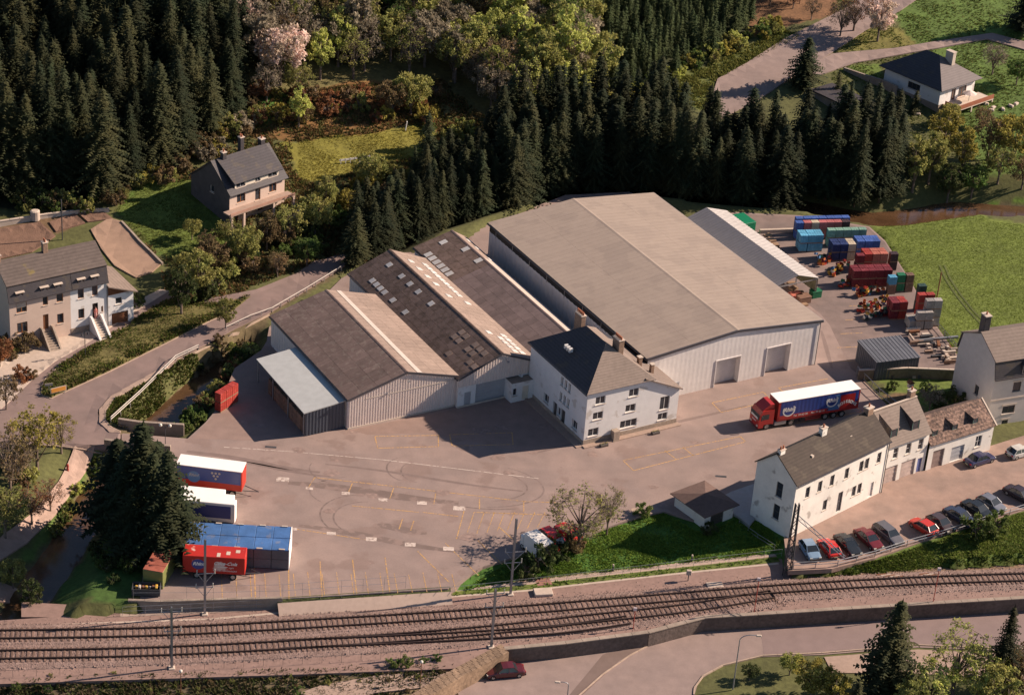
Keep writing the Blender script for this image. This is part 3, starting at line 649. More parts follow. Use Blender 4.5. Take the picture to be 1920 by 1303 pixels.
# ---------------------------------------------------------------- three older halls
def hall(name, label, org, ang, W, L, he, hr, rx, matL, matR, nrL, nrR, nc, skyL=(), skyR=(), skyLm=None, front=None, leftwall=True, flash=None, clad=None, holes=(), skyRm=None, rowL=None, rowR=None):
    t = thing(name, label, 'warehouse', (*org, 0), math.radians(ang)); X = W*rx
    zt = lambda x: he+(hr-he)*(x/X if x < X else (W-x)/(W-X))
    F = Face((0,0),0)
    if front is None: clad_wall(t, F, W, zt, clad or m_clad, holes=holes, z0=.2, pitch=.42)
    else: front(t, F, zt)
    clad_wall(t, Face((0,L), -math.pi/2), L, lambda x: he, clad or m_clad2, z0=0, pitch=.8, panel=3)
    clad_wall(t, Face((W,0), math.pi/2), L, lambda x: he, m_clad2, z0=0, pitch=.8, panel=3)
    clad_wall(t, Face((W,L), math.pi), W, lambda x: zt(W-x), m_clad2, z0=0, pitch=.8, panel=3)
    MB().box(.0,-.12,-.02,W,-.001,.2).obj('plinth', m_sill, t)
    lL, lR = math.hypot(X+.2, (hr-he)*(X+.2)/X), 0
    sL, sR = (hr-he)/X, (hr-he)/(W-X)
    sheets_on(t, (-.2, L+.15, he-.2*sL+.03), (0,-(L+.35),0), (X+.2,0,(X+.2)*sL), nrL, nc, matL, sky=skyL, skym=skyLm, rowmats=rowL)
    sheets_on(t, (W+.02, -.2, he-.02*sR+.03), (0,(L+.35),0), (-(W-X+.02),0,(W-X+.02)*sR), nrR, nc, matR, sky=skyR, skym=skyRm, rowmats=rowR)
    c = MB(); c.add([(X-.22,-.22,hr+.05),(X,-.22,hr+.13),(X+.22,-.22,hr+.05),(X-.22,L+.17,hr+.05),(X,L+.17,hr+.13),(X+.22,L+.17,hr+.05)], [(0,1,4,3),(1,2,5,4)]); c.obj('ridge_cap', matL, t)
    v = MB()
    for a, b in ((-.2, X), (X, W)):
        za = he-.2*sL if a < 0 else hr; zb_ = hr if b == X else he
        v.add([(a,-.30,za-.18),(b,-.30,zb_-.18),(b,-.30,zb_+.10),(a,-.30,za+.10),(a,-.21,za-.18),(b,-.21,zb_-.18),(b,-.21,zb_+.10),(a,-.21,za+.10)], [(0,1,2,3),(0,4,5,1),(3,2,6,7)])
    v.obj('verge_trim', m_gut, t)
    MB().box(-.36,-.2,he-.25,-.21,L+.15,he-.06).obj('gutter', m_gut, t)
    return t
hA = hall('warehouse', 'left shed with brown sheet roof, one pale roof stripe and pinkish ribbed gable', (-20.5,256.5), 31.3, 16.2, 24.4, 4.55, 6.85, .51, m_fibA, m_fibR, 4, 4, 22,
          rowL=lambda i, j: m_fibA, rowR=None)
X = 16.2*.51; sR = (6.85-4.55)/(16.2-X)
o = MB(); e0 = 1.5
o.add([(X+e0,-.22,6.85-sR*e0+.13),(X+e0+.75,-.22,6.85-sR*(e0+.75)+.13),(X+e0+.75,24.5,6.85-sR*(e0+.75)+.13),(X+e0,24.5,6.85-sR*e0+.13)], [(0,1,2,3)]); o.obj('pale_roof_strip', m_flash, hA)
hi = MB(); hi.tube((X-3,-.35,5.0),(X+3.2,-.35,5.05),.0,.0) if 0 else None
lampg = MB().tube((X,-.1,5.9),(X,-.7,5.8),.03).box(X-.15,-.85,5.7,X+.15,-.65,5.85); lampg.obj('gable_lamp', m_metal, hA)
MB().box(16.2*.15,-.10,4.05,16.05,-.07,4.17).obj('pale_rail', m_flash, hA)
# middle hall: white block wall, roller door, overhanging ribbed gable
def frontB(t, F, zt):
    clad_wall(t, Face((0,-.05),0), 12.2, zt, m_clad, z0=3.1, pitch=.42)
    w = MB(); wall(w, F, 12.2, 3.3, [(1.0,.0,1.0,2.1),(2.7,0,6.6,3.0)], rev=.3); w.obj('wall', m_white, t)
    d = MB(); n = 14
    for k in range(n): d.box(2.7,.25-(.02 if k%2 else 0),3.0*k/n,9.3,.3,3.0*(k+1)/n-.008)
    d.obj('roller_door', m_doorgrey, t); door(F, 1.0, 0, 1.0, 2.1, t, m_doorgrey)
    MB().box(9.4,-.35,0,9.7,.0-.001,3.0).obj('pillar', m_white, t)
skB_L = {(1,4),(1,0),(2,0),(3,0),(4,0),(6,0),(4,3),(6,3),(8,3),(10,3),(12,3),(9,0)}
skB_L = {(2,4),(3,1),(4,1),(5,1),(6,1),(8,1),(5,4),(7,4),(9,4),(12,4),(11,1)}
hB = hall('warehouse', 'middle shed, dark roof dotted with skylights, grey roller door in white wall', (-6.66,264.16), 31.8, 12.2, 32.6, 4.5, 7.0, .52, m_fibB, m_fibR, 6, 5, 26,
          skyL=skB_L, skyR=set(), front=frontB)
# dull skylights near the front on the dark slope, bright ones on the sunny slope
def respec(t, pick, m, nm='skylight'):
    for o in list(t.children):
        if o.name.startswith('roof_sheet') and pick(o.location):
            d = o.data.vertices; le = max(v.co.x for v in d); ls = max(v.co.y for v in d); pane_sky(t, o.location.copy(), le, ls, .05, o.rotation_euler.copy(), m)
XB = 12.2*.52
def nearpt(pts, tol):
    return lambda l: any(abs(l.x-a) < tol[0] and abs(l.y-b) < tol[1] for a, b in pts)
cB = 32.95/26; rB = (12.2-XB+.02)/5; lB = (XB+.2)/6
respec(hB, nearpt([(12.22-rB*j, -.2+cB*i) for i, j in ((1,1),(2,1),(3,1),(4,1),(5,1),(1,2),(2,2),(3,2),(4,2),(5,3),(13,1),(14,3),(16,1),(17,1),(18,1),(19,1),(20,1),(21,1),(22,1),(23,1),(17,3),(19,3),(21,3),(23,3),(15,1))], (.3,.4)), m_sky)
respec(hB, nearpt([(-.2+lB*j, 32.75-cB*i) for i, j in ((19,3),(20,3),(19,4),(20,4),(22,4),(23,4),(22,3),(23,3),(24,2),(25,2),(24,4),(21,1))], (.3,.4)), m_skyd)
MB().tube((XB+.6,-.1,6.0),(XB+.6,-.7,5.9),.03).box(XB+.45,-.85,5.8,XB+.75,-.65,5.95).obj('gable_lamp', m_metal, hB)
hC = hall('warehouse', 'third shed, narrow roof with long white strip, squeezed beside the largest warehouse', (2.2,273.0), 31.3, 8.6, 33.6, 4.5, 6.1, .70, m_fibC, m_flash, 4, 2, 26,
          skyL={(2,0),(3,0),(4,0),(5,0),(6,0),(7,0),(1,2),(4,3),(7,3)}, skyR=set(), rowL=lambda i, j: m_fibB if i < 9 else m_fibC,
          rowR=lambda i, j: m_fibR if i > 18 else m_flash)
respec(hC, nearpt([(8.62, -.2+33.95/26*i) for i in (19,22,24)], (.3,.4)), m_sky)
# white canopy lean-to with dark side
cn = thing('canopy', 'pale lean-to canopy roof with dark cladding against the side of the long shed', 'canopy', (-25.9,253.9,0), math.radians(31))
slab('roof', [(-.1,-.1,3.55),(5.9,-.1,4.15),(5.9,15.2,4.15),(-.1,15.2,3.55)], .14, m_canopy, cn)
clad_wall(cn, Face((0.1,0),0), 5.6, lambda x: 3.4+x*.1, m_dclad, z0=0, pitch=.5)
for k in range(4): MB().tube((.1,.3+k*4.9,0),(.1,.3+k*4.9,3.45),.09).obj('post', m_metal, cn)
MB().box(.0,-.02,3.2,.1,15.1,3.4).obj('beam', m_gut, cn)
for k in range(9):     # boxes under the canopy edge
    b = MB()
    for j in range(3): b.bevbox(-.55,-.6,.05+.75*j,.55,.6,.05+.75*j+.7,.04)
    o = b.obj('crate_stack', mat('weathered_crates', (.20,.12,.08), var=.25, sc=3, rnd=.2), None, Vector((-25.9,253.9,0))+rotz(math.radians(31)) @ Vector((.75,.9+1.3*k,0)), (0,0,math.radians(31+random.uniform(-3,3))))
    tag(o, 'brown crates stacked under the open edge of the pale canopy', 'crate', 'crates under the pale canopy')
# open shed behind the big warehouse
os_ = thing('open_shed', 'narrow open-ended shed with pale ribbed roof behind the right side of the largest warehouse', 'shed', (37.9,300.4,0), math.radians(31.3))
Wo, Lo = 7.4, 24.5; Xo = 3.6
sheets_on(os_, (-.1,Lo,3.3), (0,-Lo,0), (Xo+.1,0,1.2), 1, 20, mat('shed_roof_shaded', (.15,.15,.165), rough=.5, var=.08), rib=2)  # slope turned from the sun: its shade is painted in as darker blue-grey
sheets_on(os_, (Wo+.1,0,3.3), (0,Lo,0), (-(Wo-Xo+.1),0,1.2), 1, 20, mat('shed_roof_pale', (.30,.28,.27), rough=.5, var=.12), rib=2)
for k in range(6):
    y = .2+k*4.8; MB().box(Wo-.1,y-.08,0,Wo+.06,y+.08,3.3).box(0,y-.08,0,.16,y+.08,3.3).box(.1,y-.06,3.05,Wo-.1,y+.06,3.2).obj('frame', m_metal, os_)
clad_wall(os_, Face((Wo,0), math.pi/2), 6.0, lambda x: 3.2, mat('olive_cladding', (.14,.14,.09)), z0=.9, pitch=.6, panel=2)
clad_wall(os_, Face((Wo,Lo), math.pi), Wo, lambda x: 3.3, m_dclad, z0=0, pitch=.6, panel=2)

# ---------------------------------------------------------------- main white office house
mh = thing('white_house', 'tall white office house with a steep hipped slate roof beside the ribbed sheds', 'house', (10.2,257.1,0), math.radians(31.6))
Wm, Dm, hm = 9.9, 14.6, 7.8; Wt = 14.4
win_f = [(1.3,5.75,1.5,1.15),(6.4,5.75,1.5,1.15),(1.1,3.5,1.55,1.1),(6.1,3.5,1.55,1.1),(.6,1.1,1.6,1.15),(5.5,1.15,2.6,1.15)]
win_w = [(1.6,2.6,1.5,2.0),(1.5,1.05,1.5,1.05)]
wl = MB(); FFm = Face((0,0),0); FWm = Face((Wm,0),0)
wall(wl, FFm, Wm, hm, win_f)
wall(wl, FWm, Wt-Wm, 5.4, win_w, top=[(0,7.7)])
FLm = Face((0,Dm), -math.pi/2)
hl = []
for x in (8.0, 8.95, 9.9): hl += [(x,5.6,.55,1.3),(x,3.3,.55,1.3)]
hl += [(1.9+2.2,1.1,1.3,1.3),(1.9+9.6,1.1,1.3,1.3),(6.6,0,1.0,2.4),(8.6,0,1.1,2.4),(7.7,.9,.8,1.3)]
wall(wl, FLm, Dm, hm, hl, rev=.28)
wall(wl, Face((Wt,0), math.pi/2), Dm-2, 5.4); wall(wl, Face((Wt,Dm-2), math.pi), Wt-Wm, 5.4, top=[(Wt-Wm,7.7)]); wall(wl, Face((Wm,Dm), math.pi), Wm, hm); wall(wl, Face((Wm,Dm-2), math.pi/2), 2, hm)
wl.obj('wall', m_white, mh)
for h in win_f: window(FFm, *h, mh, nm=3 if h[2] > 2 else 2)
for h in win_w: window(FWm, *h, mh)
for h in hl:
    if h[1] > 0: window(FLm, *h, mh, nm=1 if h[2] < 1 else 2, inset=.2)
    else: door(FLm, *h, mh, m_frd, inset=.22)
MB().box(-.06,-.06,-.02,Wt+.05,-.001,.75).obj('plinth', m_plinth, mh); MB().box(-.06,0,-.02,-.001,Dm,.6).obj('plinth', m_plinth, mh)
MB().box(-.3,-.85,-.02,Wt+.3,-.06,.13).obj('front_step', m_pave, mh)
MB().box(-1.2,-.3,.004,-.065,Dm,.10).obj('side_walk', m_pave, mh)
ov = .35; za = 12.6; yA = 4.3; yB = 9.3; xr = 4.95
e = [(-ov,-ov,hm),(Wm+ov,-ov,hm),(Wm+ov,Dm+ov,hm),(-ov,Dm+ov,hm)]; rA, rB_ = (xr,yA,za-.6), (xr,yB,za-.6)
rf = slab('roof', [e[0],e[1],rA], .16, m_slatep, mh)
slab('roof_plane', [e[3],e[0],rA,rB_], .16, m_slate, mh); slab('roof_plane', [e[1],e[2],rB_,rA], .16, m_slatep, mh); slab('roof_plane', [e[2],e[3],rB_], .16, m_slate, mh)  # sunward planes take the paler slate, the others the dark: light painted in
slab('wing_roof', [(Wm-1.2,-.32,8.15),(Wt+.35,-.32,5.35),(Wt+.35,Dm-1.8,5.35),(Wm-1.2,Dm-1.8,8.15)], .14, m_slatep, mh)
MB().box(-ov-.1,-ov,hm-.18,-ov,Dm+ov,hm-.04).obj('gutter', m_gut, mh)
dm = MB(); 
for k in range(3): dm.box(1.35,7.3+k*.55,9.7,1.9,7.6+k*.55,10.25)
dm.obj('roof_light', m_fr, mh)
chimney(mh, 5.0, 11.0, 8, 12.9, .7, 1.7, 5); chimney(mh, 6.6, 3.9, 8, 12.5, .8, 1.6, 5); chimney(mh, 10.6, 4.4, 6, 8.6, .55, .55, 0); chimney(mh, 11.7, 3.0, 5.5, 8.0, .5, .5, 0)
MB().box(4.1,-.9,0,5.0,-.07,1.5).obj('side_porch', m_plinth, mh)
an = MB(); FA = Face((-3.4,13.2),0)
wall(an, FA, 3.4, 2.9, [(.25,1.0,.6,1.1),(1.7,.1,1.0,2.1)]); wall(an, Face((-3.4,17),-math.pi/2), 3.8, 2.9); wall(an, Face((0,17), math.pi), 3.4, 2.9)
an.obj('annexe_wall', m_white, mh); MB().box(-3.35,13.25,2.7,-.01,16.95,2.78).obj('terrace_floor', m_conc, mh)
window(FA,.25,1.0,.6,1.1,mh,nm=1); door(FA,1.7,.1,1.0,2.1,mh,m_cream)
def planter(x, y, rz, lab, par=None):
    t = thing('planter', lab, 'planter', (x, y, par if isinstance(par, float) else 0), rz)
    MB().bevbox(-.6,-.25,0,.6,.25,.35,.04).obj('trough', m_frd, t)
    b = MB()
    for k in range(50):
        a = Vector((random.uniform(-.55,.55), random.uniform(-.2,.2), .35+random.random()*.3)); d = Vector((random.uniform(-1,1),random.uniform(-1,1),random.uniform(-1,1)))*.1; e_ = Vector((random.uniform(-1,1),random.uniform(-1,1),random.uniform(-1,1)))*.1
        b.add([a,a+d,a+e_],[(0,1,2)])
    b.obj('flowers', mat('planter_flowers', (.30,.26,.05), var=.5, sc=9), t)
for lx, lab in ((2.4,'flower trough left of the grey porch before the white office house'),(10.4,'flower trough under the large lower window before the white office house')):
    q = Vector((10.2,257.1,0))+rotz(math.radians(31.6)) @ Vector((lx,-1.25,0)); planter(q.x, q.y, math.radians(31.6), lab)
# ---------------------------------------------------------------- dwelling houses
def gable_house_box(t, W, D, he, ridge_along_x, hr, holesF=(), holesL=(), m=None, holesB=()):
    pass
# --- row of houses on the left (rose part, white part)
ro = thing('row_house', 'long rose-grey house at far left with mossy slate roof and dark stone steps', 'house', (-67.5,270.4,0), math.radians(35.9))
Wr, Dr, her, hrr = 8.8, 8.0, 8.8, 11.6
rz0 = -1.0
hf = [(1.0,5.3,1.5,1.5),(4.8,5.6,.75,1.5),(6.8,5.6,.95,1.5),(1.0,2.2,1.5,1.6),(4.75,1.9,.8,2.3),(6.8,2.3,.95,1.5),(.5,-.2,2.2,1.9)]
RF = Face((0,0),0); w_ = MB(); wall(w_, RF, Wr, her-1.6, hf, z0=rz0)
wall(w_, Face((0,Dr),-math.pi/2), Dr, her-1.6, z0=rz0, top=[(.3,her+.6),(Dr/2,hrr-.3),(Dr-.3,her+.6)]); wall(w_, Face((Wr,Dr),math.pi), Wr, her-1.6, z0=rz0)
w_.obj('wall', m_rose, ro)
for k, h in enumerate(hf):
    if k == 4: door(RF, *h, ro, m_wood)
    elif k == 6: door(RF, *h, ro, m_cream, slats=6, name='garage_door')
    else: window(RF, *h, ro, fm=m_frw, nm=2 if h[2] > 1.2 else 1, shut=.7 if k == 0 else None)
def mansard(t, x0, x1, D, zb, zk, zr, m1, m2, ov=.3):
    slab('roof', [(x0-.15,-ov,zb),(x1+.15,-ov,zb),(x1+.15,.35,zk),(x0-.15,.35,zk)], .14, m2, t)
    slab('roof_plane', [(x0-.2,.15,zk-.02),(x1+.2,.15,zk-.02),(x1+.2,D/2,zr),(x0-.2,D/2,zr)], .16, m1, t)
    slab('roof_plane', [(x0-.2,D-.15,zk-.02),(x1+.2,D-.15,zk-.02),(x1+.2,D/2,zr),(x0-.2,D/2,zr)], .16, m1, t)
    slab('roof_plane', [(x0-.15,D+ov,zb),(x1+.15,D+ov,zb),(x1+.15,D-.35,zk),(x0-.15,D-.35,zk)], .14, m2, t)
    MB().box(x0-.15,-ov-.14,zb-.12,x1+.15,-ov,zb+.04).obj('gutter', m_gut, t)
m_moss = mat('mossy_slate', (.105,.082,.072), rough=.85, var=.16, sc=1.5, bump=.3, course=(.25,.12), wear=((.17,.13,.05), .3, .63))
mansard(ro, 0, Wr, Dr, her-1.6, her+.75, hrr, m_moss, m_slate)
def dormer(t, x, z, w=1.2, h=1.3, y=.0, fm=None, dep=1.4, peak=0, cheek=None, roofm=None, rise=.35):
    d = thing_part = MB()
    d.box(x,y,z,x+.08,y+dep,z+h).box(x+w-.08,y,z,x+w,y+dep,z+h).box(x+.082,y,z,x+w-.082,y+dep*.9,z+.1)
    o = d.obj('dormer', cheek or m_slate, t)
    r = MB()
    if peak:
        for sgn in (0, 1):
            a = (x-.15, y-.2, z+h) if not sgn else (x+w+.15, y-.2, z+h); b = (x+w/2, y-.2, z+h+peak)
            r.add([a,b,(b[0],y+dep+1,b[2]),(a[0],y+dep,a[2])], [(0,1,2,3)])
        r.add([(x,y+.03,z+h),(x+w,y+.03,z+h),(x+w/2,y+.03,z+h+peak)],[(0,1,2)])
    else: r.add([(x-.12,y-.2,z+h),(x+w+.12,y-.2,z+h),(x+w+.12,y+dep+.5,z+h+rise),(x-.12,y+dep+.5,z+h+rise),(x-.12,y-.2,z+h-.08),(x+w+.12,y-.2,z+h-.08),(x+w+.12,y+dep+.5,z+h+rise-.08),(x-.12,y+dep+.5,z+h+rise-.08)],[(0,1,2,3),(0,4,5,1),(1,5,6,2),(0,3,7,4)])
    obj('dormer_roof', r.mesh('dormer_roof', roofm or m_sill), o)
    F = Face((x+.08,y),0); f = window(F, 0, z+.1, w-.16, h-.12, t, fm=fm or m_frw, nm=1, sill=False, inset=.05); return o
for x in (1.0,4.5,6.5): dormer(ro, x, her-1.45, w=1.05, h=1.15, y=-.12)
chimney(ro, 7.0, 4.0, 10.8, 12.9, .7, .7, 2); chimney(ro, .3, 4.0, 10.6, 12.4, .6, .6, 0)
for (sx, sy, rise, n, wd, m) in ((4.5, -.1, 1.9, 9, 1.3, m_plinth),):
    st = MB()
    for k in range(n): st.box(sx,-.35*(n-k)-.0,-1.0,sx+wd,-.35*(n-k-1)-.004,rise*(k+1)/n-.02)
    st.obj('steps', m, ro); wg = MB().profx([(0,-1),(0,rise+.5),(-.6,rise+.5),(-3.3,.0),(-3.3,-1)], sx-.25, sx-.01).profx([(0,-1),(0,rise+.5),(-.6,rise+.5),(-3.3,.0),(-3.3,-1)], sx+wd+.01, sx+wd+.25)
    wg.obj('step_wall', m_plinth, ro)
MB().box(6.1,-3.2,-1,8.75,-.02,.12).obj('stone_terrace', m_plinth, ro)
rw = thing('row_house', 'white end house of the left row with garage, external steps and open front door', 'house', (-67.5,270.4,0), math.radians(35.9))
x0, x1, x2 = 8.8, 14.3, 18.1
RF2 = Face((x0,0),0); hw = [(1.1,5.4,.9,1.6),(3.2,5.4,.85,1.6),(1.1,2.3,.9,1.5),(3.2,1.9,.85,2.3),(4.5,2.6,.3,.9)]
w_ = MB(); wall(w_, RF2, 5.5, her-1.6, hw, z0=rz0); wall(w_, Face((x1,0),math.pi/2), Dr, her-1.6, z0=rz0, top=[(.3,her+.6),(Dr/2,hrr-.3),(Dr-.3,her+.6)]); wall(w_, Face((x1,Dr),math.pi), 5.5, her-1.6, z0=rz0)
hg = [(1.1,3.3,1.0,1.0),(.5,-.1,2.5,2.1)]
RF3 = Face((x1+.002,-.1),0); wall(w_, RF3, 3.8, 4.9, hg, z0=rz0, top=[(0,6.3)]) ; wall(w_, Face((x2,-.1),math.pi/2), 7.5, 4.9, z0=rz0); wall(w_, Face((x2,7.4),math.pi), 3.8, 4.9, z0=rz0, top=[(3.8,6.3)])
w_.obj('wall', m_white, rw)
mansard(rw, x0+.36, x1-.1, Dr, her-1.6, her+.75, hrr, m_moss, m_slate)
for x in (9.9, 11.9): dormer(rw, x, her-1.45, w=1.0, h=1.15, y=-.12)
for k, h in enumerate(hw):
    if k == 3: MB().box(x0+h[0],.6,h[1],x0+h[0]+h[2],.65,h[1]+h[3]).obj('door', m_frd, rw)
    else: window(RF2, *h, rw, fm=m_frw, nm=1)
window(RF3, *hg[0], rw, nm=1); door(RF3, *hg[1], rw, m_wood, slats=5, name='garage_door')
slab('garage_roof', [(x1-.1,-.6,6.55),(x2+.5,-.6,4.85),(x2+.5,7.8,4.85),(x1-.1,7.8,6.55)], .15, m_slatep, rw)
MB().add([(x1,-.14,4.95),(x2,-.14,4.95),(x1,-.14,6.2)],[(0,1,2)]).obj('gable_boards', m_wood, rw)
st = MB()
for k in range(9): st.box(x0+3.0,-.35*(9-k)-.1,-1.0,x0+4.2,-.35*(8-k)-.104,1.9*(k+1)/9-.02)
st.obj('steps', m_sill, rw); g_ = [(0,-1),(0,2.4),(-.5,2.4),(-3.3,.3),(-3.3,-1)]
MB().profx(g_, x0+2.7, x0+2.99).profx(g_, x0+4.21, x0+4.5).obj('step_wall', m_white, rw)
MB().box(x0,-.05,-1,x0+2.65,-.002,1.1).obj('plinth', m_plinth, rw)
MB().tube((x1-.1,-.08,-1),(x1-.1,-.08,7.2),.06).obj('downpipe', m_metal, rw)
# --- house on the slope above
x_, y_ = G(430,424); z_ = hz1(x_, y_); a_ = math.radians(47)
md = thing('hill_house', 'grey house above the road with big dark slate roof, three chimneys and a long balcony', 'house', (x_, y_, z_), a_)
Wd, Dd = 10.6, 9.2; zf = 7.6
F0 = Face((0,0),0); hh = [(1.4,3.3,1.6,1.4),(4.9,2.75,1.0,2.1),(7.6,3.3,1.4,1.4),(.4,.0,1.3,2.0),(5.4,.9,1.0,1.0),(2.4,.9,1.0,1.0)]
w_ = MB(); wall(w_, F0, Wd, 5.3, hh, z0=-2)
sg = MB(); wall(sg, Face((0,Dd),-math.pi/2), Dd, 5.3, [(4.6,4.0,.9,1.1)], z0=-2, top=[(Dd/2+.4,9.0)]); sg.obj('slate_gable', mat('slate_cladding',(.085,.075,.075),rough=.8), md); wall(w_, Face((Wd,0),math.pi/2), Dd, 5.3, z0=-2, top=[(Dd/2-.4,9.0)]); wall(w_, Face((Wd,Dd),math.pi), Wd, 5.3, z0=-2)
w_.obj('wall', m_rose, md); window(Face((0,Dd),-math.pi/2), 4.6,4.0,.9,1.1, md, nm=1)
for k, h in enumerate(hh): window(F0, *h, md, fm=m_frw, nm=2 if h[2] > 1.2 else 1, sill=k < 3)
yr = Dd/2-.4
slab('roof', [(-.3,-.6,5.1),(Wd+.3,-.6,5.1),(Wd+.3,yr,9.2),(-.3,yr,9.2)], .18, m_slate, md)
slab('roof_plane', [(-.3,Dd+.3,5.0),(Wd+.3,Dd+.3,5.0),(Wd+.3,yr,9.2),(-.3,yr,9.2)], .18, m_slate, md)
slab('long_dormer_roof', [(.7,-.35,6.75),(Wd-.5,-.35,6.75),(Wd-.5,yr-.1,9.33),(.7,yr-.1,9.33)], .15, m_slate, md)
dw = MB(); FD = Face((1.1,.15),0); hd = [(.3,5.75,1.7,.7),(3.9,5.75,1.0,.7),(6.4,5.75,1.7,.7)]
wall(dw, FD, Wd-2.2, 6.6, hd, z0=5.4); dw.obj('dormer_wall', m_cream, md)
ck = MB(); 
for xx in (1.1, Wd-1.1): ck.add([(xx,.15,5.4),(xx,.15,6.6),(xx,yr-.8,8.6)],[(0,1,2)])
ck.obj('dormer_cheek', m_slate, md)
for h in hd: window(FD, *h, md, nm=2)
bl = MB().box(-1.2,-1.8,2.45,Wd+.6,-.002,2.65); bl.obj('balcony', m_pave, md)
br = MB().box(-1.2,-1.82,2.65,Wd+.6,-1.72,3.0); br.obj('balcony_rail', mat('balcony_boards', (.34,.20,.15)), md)
for xx in (-1.0,1.3,7.0,Wd+.3): MB().box(xx,-1.75,-1.5,xx+.35,-1.4,2.45).obj('balcony_post', m_rose, md)
chimney(md, 1.9, yr-.3, 7.5, 10.1, .7, .7, 1, m_slate, cap=True); chimney(md, 6.2, yr+.9, 7.5, 11.0, .7, .7, 2, m_slate); chimney(md, 9.6, yr+.2, 7.5, 10.1, .8, .8, 1, m_slate)
# --- villa at the upper right
x_, y_ = G(1757,212); z_ = hz1(x_, y_); a_ = math.radians(-46)
vl = thing('villa', 'white hipped-roof villa at upper right with wide dark roof, chimney and corner terrace', 'house', (x_, y_, z_), a_)
# local: x runs along the shaded left wall toward the corner; corner at origin
Wv, Dv, zb_, ze = 12.4, 9.6, 1.4, 4.6
FV = Face((-Wv,0),0); FV2 = Face((0,0),math.pi/2)
hv = [(5.3,2.3,2.7,1.2)]; w_ = MB(); wall(w_, FV, Wv, ze, hv, z0=zb_); 
hv2 = [(3.2,1.5,1.2,2.1),(5.2,1.6,2.2,2.0)]; wall(w_, FV2, Dv, ze, hv2, z0=zb_); wall(w_, Face((0,Dv),math.pi), Wv, ze, z0=zb_); wall(w_, Face((-Wv,Dv),-math.pi/2), Dv, ze, z0=zb_)
w_.obj('wall', m_white, vl); window(FV, *hv[0], vl, fm=m_frd, nm=3)
for h in hv2: window(FV2, *h, vl, fm=m_frw, nm=2)
bs_ = MB(); hb = [(4.0,-1.2,2.4,2.1),(8.6,-.2,.9,.6)]; wall(bs_, Face((-Wv,.06),0), Wv, zb_, hb, z0=-4); wall(bs_, Face((-.06,0),math.pi/2), Dv, zb_, z0=-4); wall(bs_, Face((-Wv+.06,Dv),-math.pi/2), Dv, zb_, z0=-4)
bs_.obj('basement_wall', m_conc, vl); door(Face((-Wv,.06),0), *hb[0], vl, m_frd, name='garage_door'); window(Face((-Wv,.06),0), *hb[1], vl, nm=1, sill=False)
o_ = .9; r1, r2 = (-Wv+4.6, Dv/2, ze+3.4), (-4.9, Dv/2, ze+3.4)
c0, c1, c2, c3 = (-Wv-o_,-o_,ze-.15), (o_,-o_,ze-.15), (o_,Dv+o_,ze-.15), (-Wv-o_,Dv+o_,ze-.15)
slab('roof', [c0,c1,r2,r1], .16, m_slate, vl); slab('roof_plane', [c1,c2,r2], .16, m_slatep if 0 else mat('slate_roof_sunny', (.12,.10,.098), rough=.7, var=.1, bump=.2, course=(.25,.1)), vl); slab('roof_plane', [c2,c3,r1,r2], .16, m_slate, vl); slab('roof_plane', [c3,c0,r1], .16, m_slate, vl)  # sunward hip in a lighter copy of the slate: sunlight painted into the colour
chimney(vl, -3.4, Dv/2+1.2, ze+1.6, ze+4.3, 1.6, .9, 0, m_sill)
tr = MB().box(.02,1.2,1.2,3.4,Dv+1.5,1.4); tr.obj('terrace', m_sill, vl)
MB().box(3.3,1.2,1.4,3.42,Dv+1.5,2.15).box(.5,1.1,1.4,3.3,1.19,2.15).obj('terrace_rail', mat('red_brown_rail', (.26,.09,.05)), vl)
for yy in (1.5,5,9,Dv+1.2): MB().box(3.05,yy,-3,3.35,yy+.3,1.2).obj('terrace_post', m_sill, vl)
ps_ = thing('parasol', 'pale closed-down parasol and furniture on the villa terrace', 'parasol', Vector((x_,y_,z_))+rotz(a_) @ Vector((1.7,6.2,1.4)), a_)
MB().tube((0,0,0),(0,0,1.9),.04).obj('pole', m_metal, ps_)
pc = MB(); n = 8; pc.add([(1.3*math.cos(2*math.pi*i/n),1.3*math.sin(2*math.pi*i/n),1.45) for i in range(n)]+[(0,0,1.95)], [(i,(i+1)%n,n) for i in range(n)]); pc.obj('canopy', mat('parasol_cloth', (.62,.50,.44)), ps_)
# white rubble below the villa
for k,(rx_,ry_) in enumerate(((1848,196),(1862,203),(1880,206),(1895,200),(1858,208),(1905,196),(1842,190),(1640,205),(1720,215))):
    p = G3(rx_, ry_); b = MB().bevbox(-.5,-.3,-.2,.5,.3,.35,.1)
    tag(b.obj('stone_block', m_sill, None, p, (0,0,k*.8)), 'pale stone block lying in the grass near the villa', 'stone', 'stone blocks near the villa')
# --- white terrace bottom right: three sections
t1 = thing('terrace_house', 'tall white terrace house with dark slate roof, its blank shaded gable toward the lawn', 'house', (31.25,243.47,0), math.radians(-45.5))
# rebuild in a frame whose x runs along the front (toward upper right)
t1.rotation_euler = (0,0,math.radians(44.5)); cr = Vector((31.25,243.47,0))+rotz(math.radians(-45.5)) @ Vector((6.5,0,0)); t1.location = cr
W1, D1, h1, r1_ = 17.8, 6.5, 7.9, 10.5
F1 = Face((0,0),0); hh1 = [(2.0,5.0,.8,1.55),(4.3,5.0,.8,1.55),(6.6,5.0,.8,1.55),(9.4,5.0,.8,1.55),(12.2,5.0,.8,1.55),(13.3,5.0,.8,1.55),(15.7,5.0,.8,1.55),
       (5.9,1.7,.8,1.5),(8.8,.35,.9,2.9),(11.5,1.6,.8,1.5),(12.6,1.6,.8,1.5),(15.0,.2,.9,2.1)]
w_ = MB(); wall(w_, F1, W1, h1, hh1, z0=-1.5)
FL1 = Face((0,D1),-math.pi/2); hl1 = [(3.5,4.7,1.0,2.1),(3.5,1.5,1.0,2.1)]
